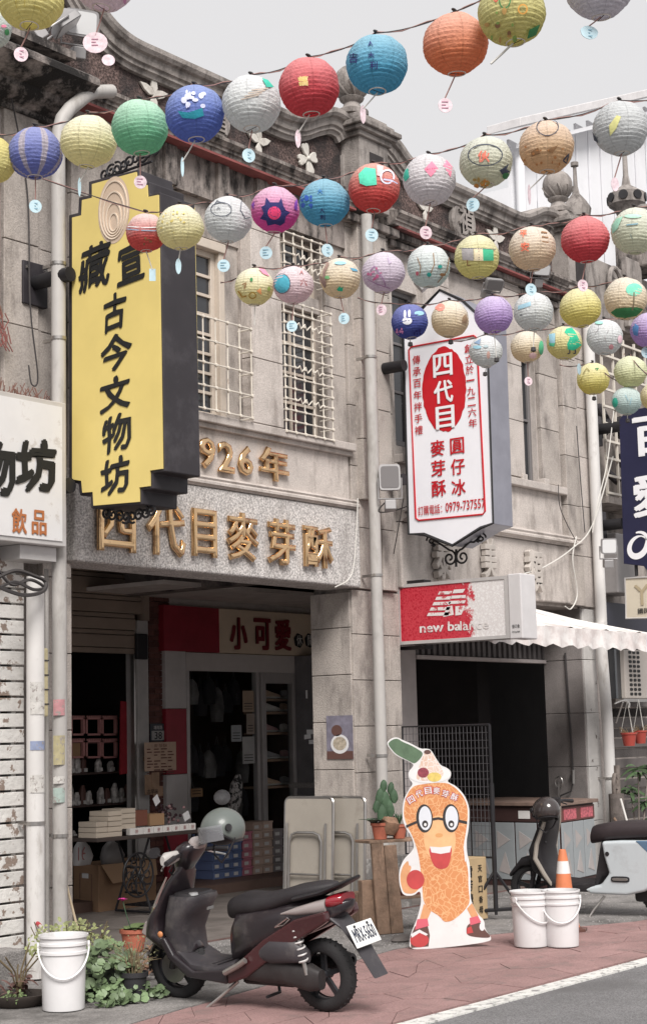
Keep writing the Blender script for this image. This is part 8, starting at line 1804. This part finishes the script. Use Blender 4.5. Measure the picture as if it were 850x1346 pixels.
mbk = MB(); mbk.v = [V((p.x, p.y, z)) for z in (.03, hz) for p in (K0, K1, K2, K2+V((.3,1.2,0)), K0+V((.3,.8,0)))]; mbk.f = [(0,1,2,3,4),(9,8,7,6,5)]+[(i, (i+1)%5, 5+(i+1)%5, 5+i) for i in range(5)]
build(mbk, 'counter_body', dk, ct)
trim = mat('triangle_relief', (.34,.31,.30), .6, var=.1)
K0x = K0+(K0-K1)*.25
for a, b, nps, tri in ((K0x, K1, 5, 1), (K1, K2, 3, 2)):
    n2 = nps
    for i in range(n2):
        p = a.lerp(b, (i+.03)/n2); q = a.lerp(b, (i+.97)/n2); _, n_ = wallpanel(p, q, .10, hz-.17, pg, 'counter_panel', .01, .012)
        c_ = p.lerp(q, .5); d = (q-p).normalized(); w = (q-p).length; zc = (.10+hz-.17)/2
        for s, zz in ((1,zc+.12),(-1,zc-.14)):
            tp_ = [(-.32*w*s,.08),(-.32*w*s,-.10),(.30*w*s,-.01)] if s > 0 else [(.32*w,-.10),(-.28*w,-.06),(.05*w,.13)]
            u_ = d; 
            if u_.cross(V((0,0,1))).dot(n_) < 0: u_ = -u_
            build(MB().prism(tp_, V((c_.x, c_.y, zz))+n_*.012, u_, (0,0,1), 0, .004), 'triangle_relief', trim, ct)
    wallpanel(a, b, hz-.16, hz-.02, rb_ if tri == 2 else dk, 'counter_band', .01, .013)
for i in range(2):
    p = K1.lerp(K2, .08+i*.5); q = K1.lerp(K2, .44+i*.5); wallpanel(p, q, hz-.145, hz-.04, mat('printed_cans', (.42,.10,.12), .5, var=.6, vscale=40), 'red_print', .01, .018)
p = K0.lerp(K1, .55); q = K0.lerp(K1, .68); o, n_ = wallpanel(p, q, hz-.13, hz-.05, wl2, 'small_notice', .004, .018)
mbk = MB(); mbk.v = [V((p.x, p.y, z)) for z in (hz, hz+.035) for p in (K0x+V((-.04,-.03,0)), K1+V((-.05,-.05,0)), K2+V((.03,-.05,0)), K2+V((.3,1.2,0)), K0+V((.3,.9,0)))]; mbk.f = [(4,3,2,1,0),(5,6,7,8,9)]+[(i, (i+1)%5, 5+(i+1)%5, 5+i) for i in range(5)]
build(mbk, 'counter_top', mat('worn_counter_top', (.19,.13,.105), .6, var=.25, vscale=6), ct, bevel=.004)
yb = thing('carton', 'upright yellow carton with black print behind the standee', 'carton', G(628, 1210))
a = G(612, 1212, .03); b_ = G(641, 1207, .03); h = AT(625, 1130, (a-CAM).dot(FW)).z; d = b_-a; d.z = 0; n_ = V((-d.y, d.x, 0)).normalized(); n_ = n_ if n_.y > 0 else -n_
build(MB().obox(a, d, n_*.2, V((0,0,h-.03))), 'box_body', mat('yellow_carton', (.45,.33,.19), .7, var=.08), yb, bevel=.003)
d_ = d.normalized()
for k, ch in enumerate('天官口香母'): letter(ch, a+d*.68-n_*.002+V((0,0,h-.12-k*.085)), d_, UZ, .055, .055, inkm, yb, off=.02)
for k, ch in enumerate('雪芳糖'): letter(ch, a+d*.22-n_*.002+V((0,0,h-.14-k*.11)), d_, UZ, .07, .09, inkm, yb, off=.03)
# valve and pipe on the pier side
vp = thing('water_valve', 'thin pipe with a round valve wheel on the side of the right pier', 'valve', SX(735,1040,4.0))
build(MB().tube([SX(749,1018,4.0), SX(752,1030,4.0), SX(750,1040,4.0), SX(738,1045,4.0), SX(733,1048,4.0)], .008, 6), 'pipe', wirem, vp, smooth=True)
c_ = SX(734,1028,3.99); build(MB().tube([c_+V((0,.045*math.cos(a),.06*math.sin(a))) for a in [2*PI*i/18 for i in range(18)]], .007, 5, closed=True), 'valve_wheel', steel, vp, smooth=True); build(MB().tube([c_+V((0,-.045,0)),c_+V((0,.045,0))], .005, 5).tube([c_, c_+V((0,.01,-.25))], .008, 5), 'valve_stem', steel, vp); build(MB().cyl(SX(753,1012,3.99), SX(753,1030,3.99), .014, n=8), 'handle', mat('grey_handle', (.25,.24,.23), .6), vp)

# ---------------------------------------------------------------- right edge: shutters, air conditioner, plants
shr = thing('slatted_wall', 'grey horizontal slatted shutter wall at the right edge', 'shutter', V((5.4, .25, 0)))
slm = mat('grey_slats', (.12,.105,.10), .7, var=.15, rnd=.15)
z = .1; k = 0
while z < 2.45: build(MB().box(4.56, 7.5, .10-.02*(k%2), .16, z, z+.105), 'slat', slm, shr, bevel=.004, seg=1); z += .115; k += 1
build(MB().box(4.53, 7.5, .165, .2, .02, 2.9), 'backing', dark, shr)
ac = thing('air_conditioner', 'beige window air conditioner under the awning at the right edge', 'air conditioner', F(835, 890, -.1))
a = F(822, 918, -.15); b_ = F(870, 862, -.15)
build(MB().box(4.62, a.x, -.10, .2, a.z, b_.z+.05), 'dark_window', glass, ac)
build(MB().box(a.x, a.x+.75, -.15, .3, a.z, b_.z+.05), 'case', mat('beige_case', (.42,.38,.345), .5, var=.05), ac, bevel=.01)
for i in range(3):
    for j in range(10): build(MB().loft([(V((a.x+.14+i*.10,-.152,a.z+.05+j*.052)), A_, V((0,0,1)), .036,.017,4),(V((a.x+.14+i*.10,-.156,a.z+.05+j*.052)), A_, V((0,0,1)), .034,.015,4)], 10), 'vent_slot', inkm, ac)
build(MB().box(4.6, a.x+.8, -.2, -.1, a.z-.04, a.z-.005), 'support_rail', steel, ac)
hp = thing('hanging_pot', 'red plastic flower pot hanging on cords from a white hook, nearer one', 'hanging pot', F(826, 972, -.35))
def hpot(t, px, py, Y, r_=.085):
    c_ = F(px, py, Y)
    build(MB().lathe([(0,-.07),(r_*.7,-.07),(r_*.95,.05),(r_*1.05,.055),(r_*1.05,.075),(r_*.9,.07),(0,.05)], c_, 22), 'pot', mat('red_plastic', (.36,.06,.045), .5), t, smooth=True, ang=35)
    mb = MB(); tp_ = c_+V((0,0,.42))
    for k in range(3): a_ = k*2.09; mb.tube([c_+V((r_*math.cos(a_), r_*math.sin(a_), .07)), tp_], .003, 4)
    build(mb, 'cords', wirew, t); g_ = MB()
    for k in range(18): a_ = rr.uniform(0,6.28); g_.tube([c_+V((0,0,.06)), c_+V((math.cos(a_)*.10, math.sin(a_)*.10, .09+rr.uniform(-.03,.05)))], .003, 4)
    build(g_, 'dry_sprigs', MATS['dry_twig'], t)
hpot(hp, 826, 972, -.35); h2 = thing('hanging_pot', 'second red plastic pot half behind the first hanging one', 'hanging pot', F(841, 969, -.25)); hpot(h2, 841, 969, -.22, .075)
o = build(MB().tube(smooth_line([tuple(F(807,925,-.3)), tuple(F(818,921,-.3)), tuple(F(826,924,-.35)), tuple(F(826,930,-.35))]), .009, 6).tube([F(809,950,-.1), F(818,923,-.3)], .008, 6), 'wall_hook', pipew, None, smooth=True); tag(o, 'white bent bracket that carries the hanging pots', 'bracket')
dw = thing('driftwood_post', 'grey weathered stump with a gnarled driftwood piece on top beside the right pipe', 'driftwood', F(815, 1100, -.35))
b_ = G(818, 1135, .02); p = F(813,1125,-.35); 
build(MB().loft([(V((p.x,-.35,.02)), A_, B_ax, .09,.08,2.3),(V((p.x-.01,-.35,.5)), A_, B_ax, .085,.075,2.2),(V((p.x+.0,-.35,F(813,1043,-.35).z)), A_, B_ax, .09,.08,2.1)], 14), 'stump', mat('stump_grey', (.13,.11,.10), .9, var=.3, vscale=12, bump=.5), dw, smooth=True, ang=60)
z_ = F(813,1043,-.35).z
build(MB().tube(smooth_line([(p.x-.05,-.35,z_),(p.x-.07,-.36,z_+.12),(p.x-.02,-.35,z_+.2),(p.x+.03,-.36,z_+.14),(p.x+.0,-.35,z_+.05)]), [.03]*0 or .024, 7).tube([(p.x+.03,-.35,z_),(p.x+.04,-.35,z_+.3)], .035, 7), 'driftwood', mat('driftwood', (.15,.125,.11), .85, var=.3, vscale=20), dw, smooth=True)
stick('white stick leaning against the driftwood stump', tuple(F(815,1050,-.5)), tuple(F(834,1118,-.7)), .012, mat('white_stick', (.55,.53,.5), .5)); stick('brown stick crossing behind the white one at the stump', tuple(F(806,1075,-.5)), tuple(F(830,1110,-.65)), .014, wood)
pt = thing('palmate_plant', 'tall plant with drooping many fingered leaves at the right edge', 'plant', F(843, 1120, -.5))
cs_ = [F(px, py, -.5+.1*k) for k, (px, py) in enumerate(((838,1015),(848,1055),(842,1085),(852,1010),(828,1040)))]
base = V((F(836,1120,-.5).x, -.5, .02)); 
for c_ in cs_:
    build(MB().tube([base+V((rr.uniform(-.05,.05),0,0)), base.lerp(c_, .6)+V((.03,0,.1)), c_], .009, 5), 'stem', MATS['driftwood'], pt, smooth=True)
    for k in range(13):
        a_ = k*2*PI/13; mb = MB(); leaf_blade(mb, c_+V((0,0,rr.uniform(-.05,.05))), V((math.cos(a_), math.sin(a_)*.8, rr.uniform(-.4,.35))), V((-.4,-.3,.8)).normalized(), rr.uniform(.16,.26), .024, 5, .35); build(mb, 'leaf_finger', mat('dark_leaf', (.055,.095,.04), .6, var=.3, vscale=14, rnd=.35), pt, smooth=True)
o = build(MB().box(4.62, 6.5, -.02, .1, 2.52, 3.0), 'dark_signboard', mat('dark_navy_board', (.03,.03,.045), .5), None); tag(o, 'dark blank board above the air conditioner behind the awning', 'board')
o = build(MB().loft([(F(826,640,-.1), A_, UZ, .11,.22,6),(F(826,640,.05), A_, UZ, .11,.22,6)], 20), 'meter_box', mat('pale_meter', (.36,.35,.34), .5), None, smooth=True); tag(o, 'rounded grey meter box behind the navy signboard', 'meter box')
o = build(MB().box(F(810,740,-.2).x, F(836,740,-.2).x, -.2, .1, F(820,780,-.2).z, F(820,702,-.2).z), 'switch_cabinet', mat('grey_cabinet', (.30,.28,.275), .5, var=.08), None, bevel=.015); tag(o, 'grey rounded switch cabinet below the navy sign arm', 'cabinet')
# litter of pebbles on the apron and fine cracks are real relief
gr = MB(); rr = random.Random(9)
for k in range(5200):
    x_ = rr.uniform(-3.4, 6); y_ = rr.uniform(edgeY(x_)+.02, -.1); s = rr.uniform(.003,.008)
    gr.add([(x_-s,y_-s*.6,.018),(x_+s,y_-s*.5,.018),(x_,y_+s,.018),(x_,y_,.018+s*.9)], [(0,1,3),(1,2,3),(2,0,3)])
stuff(build(gr, 'gravel', mat('gravel_chips', (.33,.31,.30), .9, var=.3, vscale=40), None, fix=False)); bpy.data.objects['gravel']['label'] = 'small gravel chips scattered on the concrete apron'
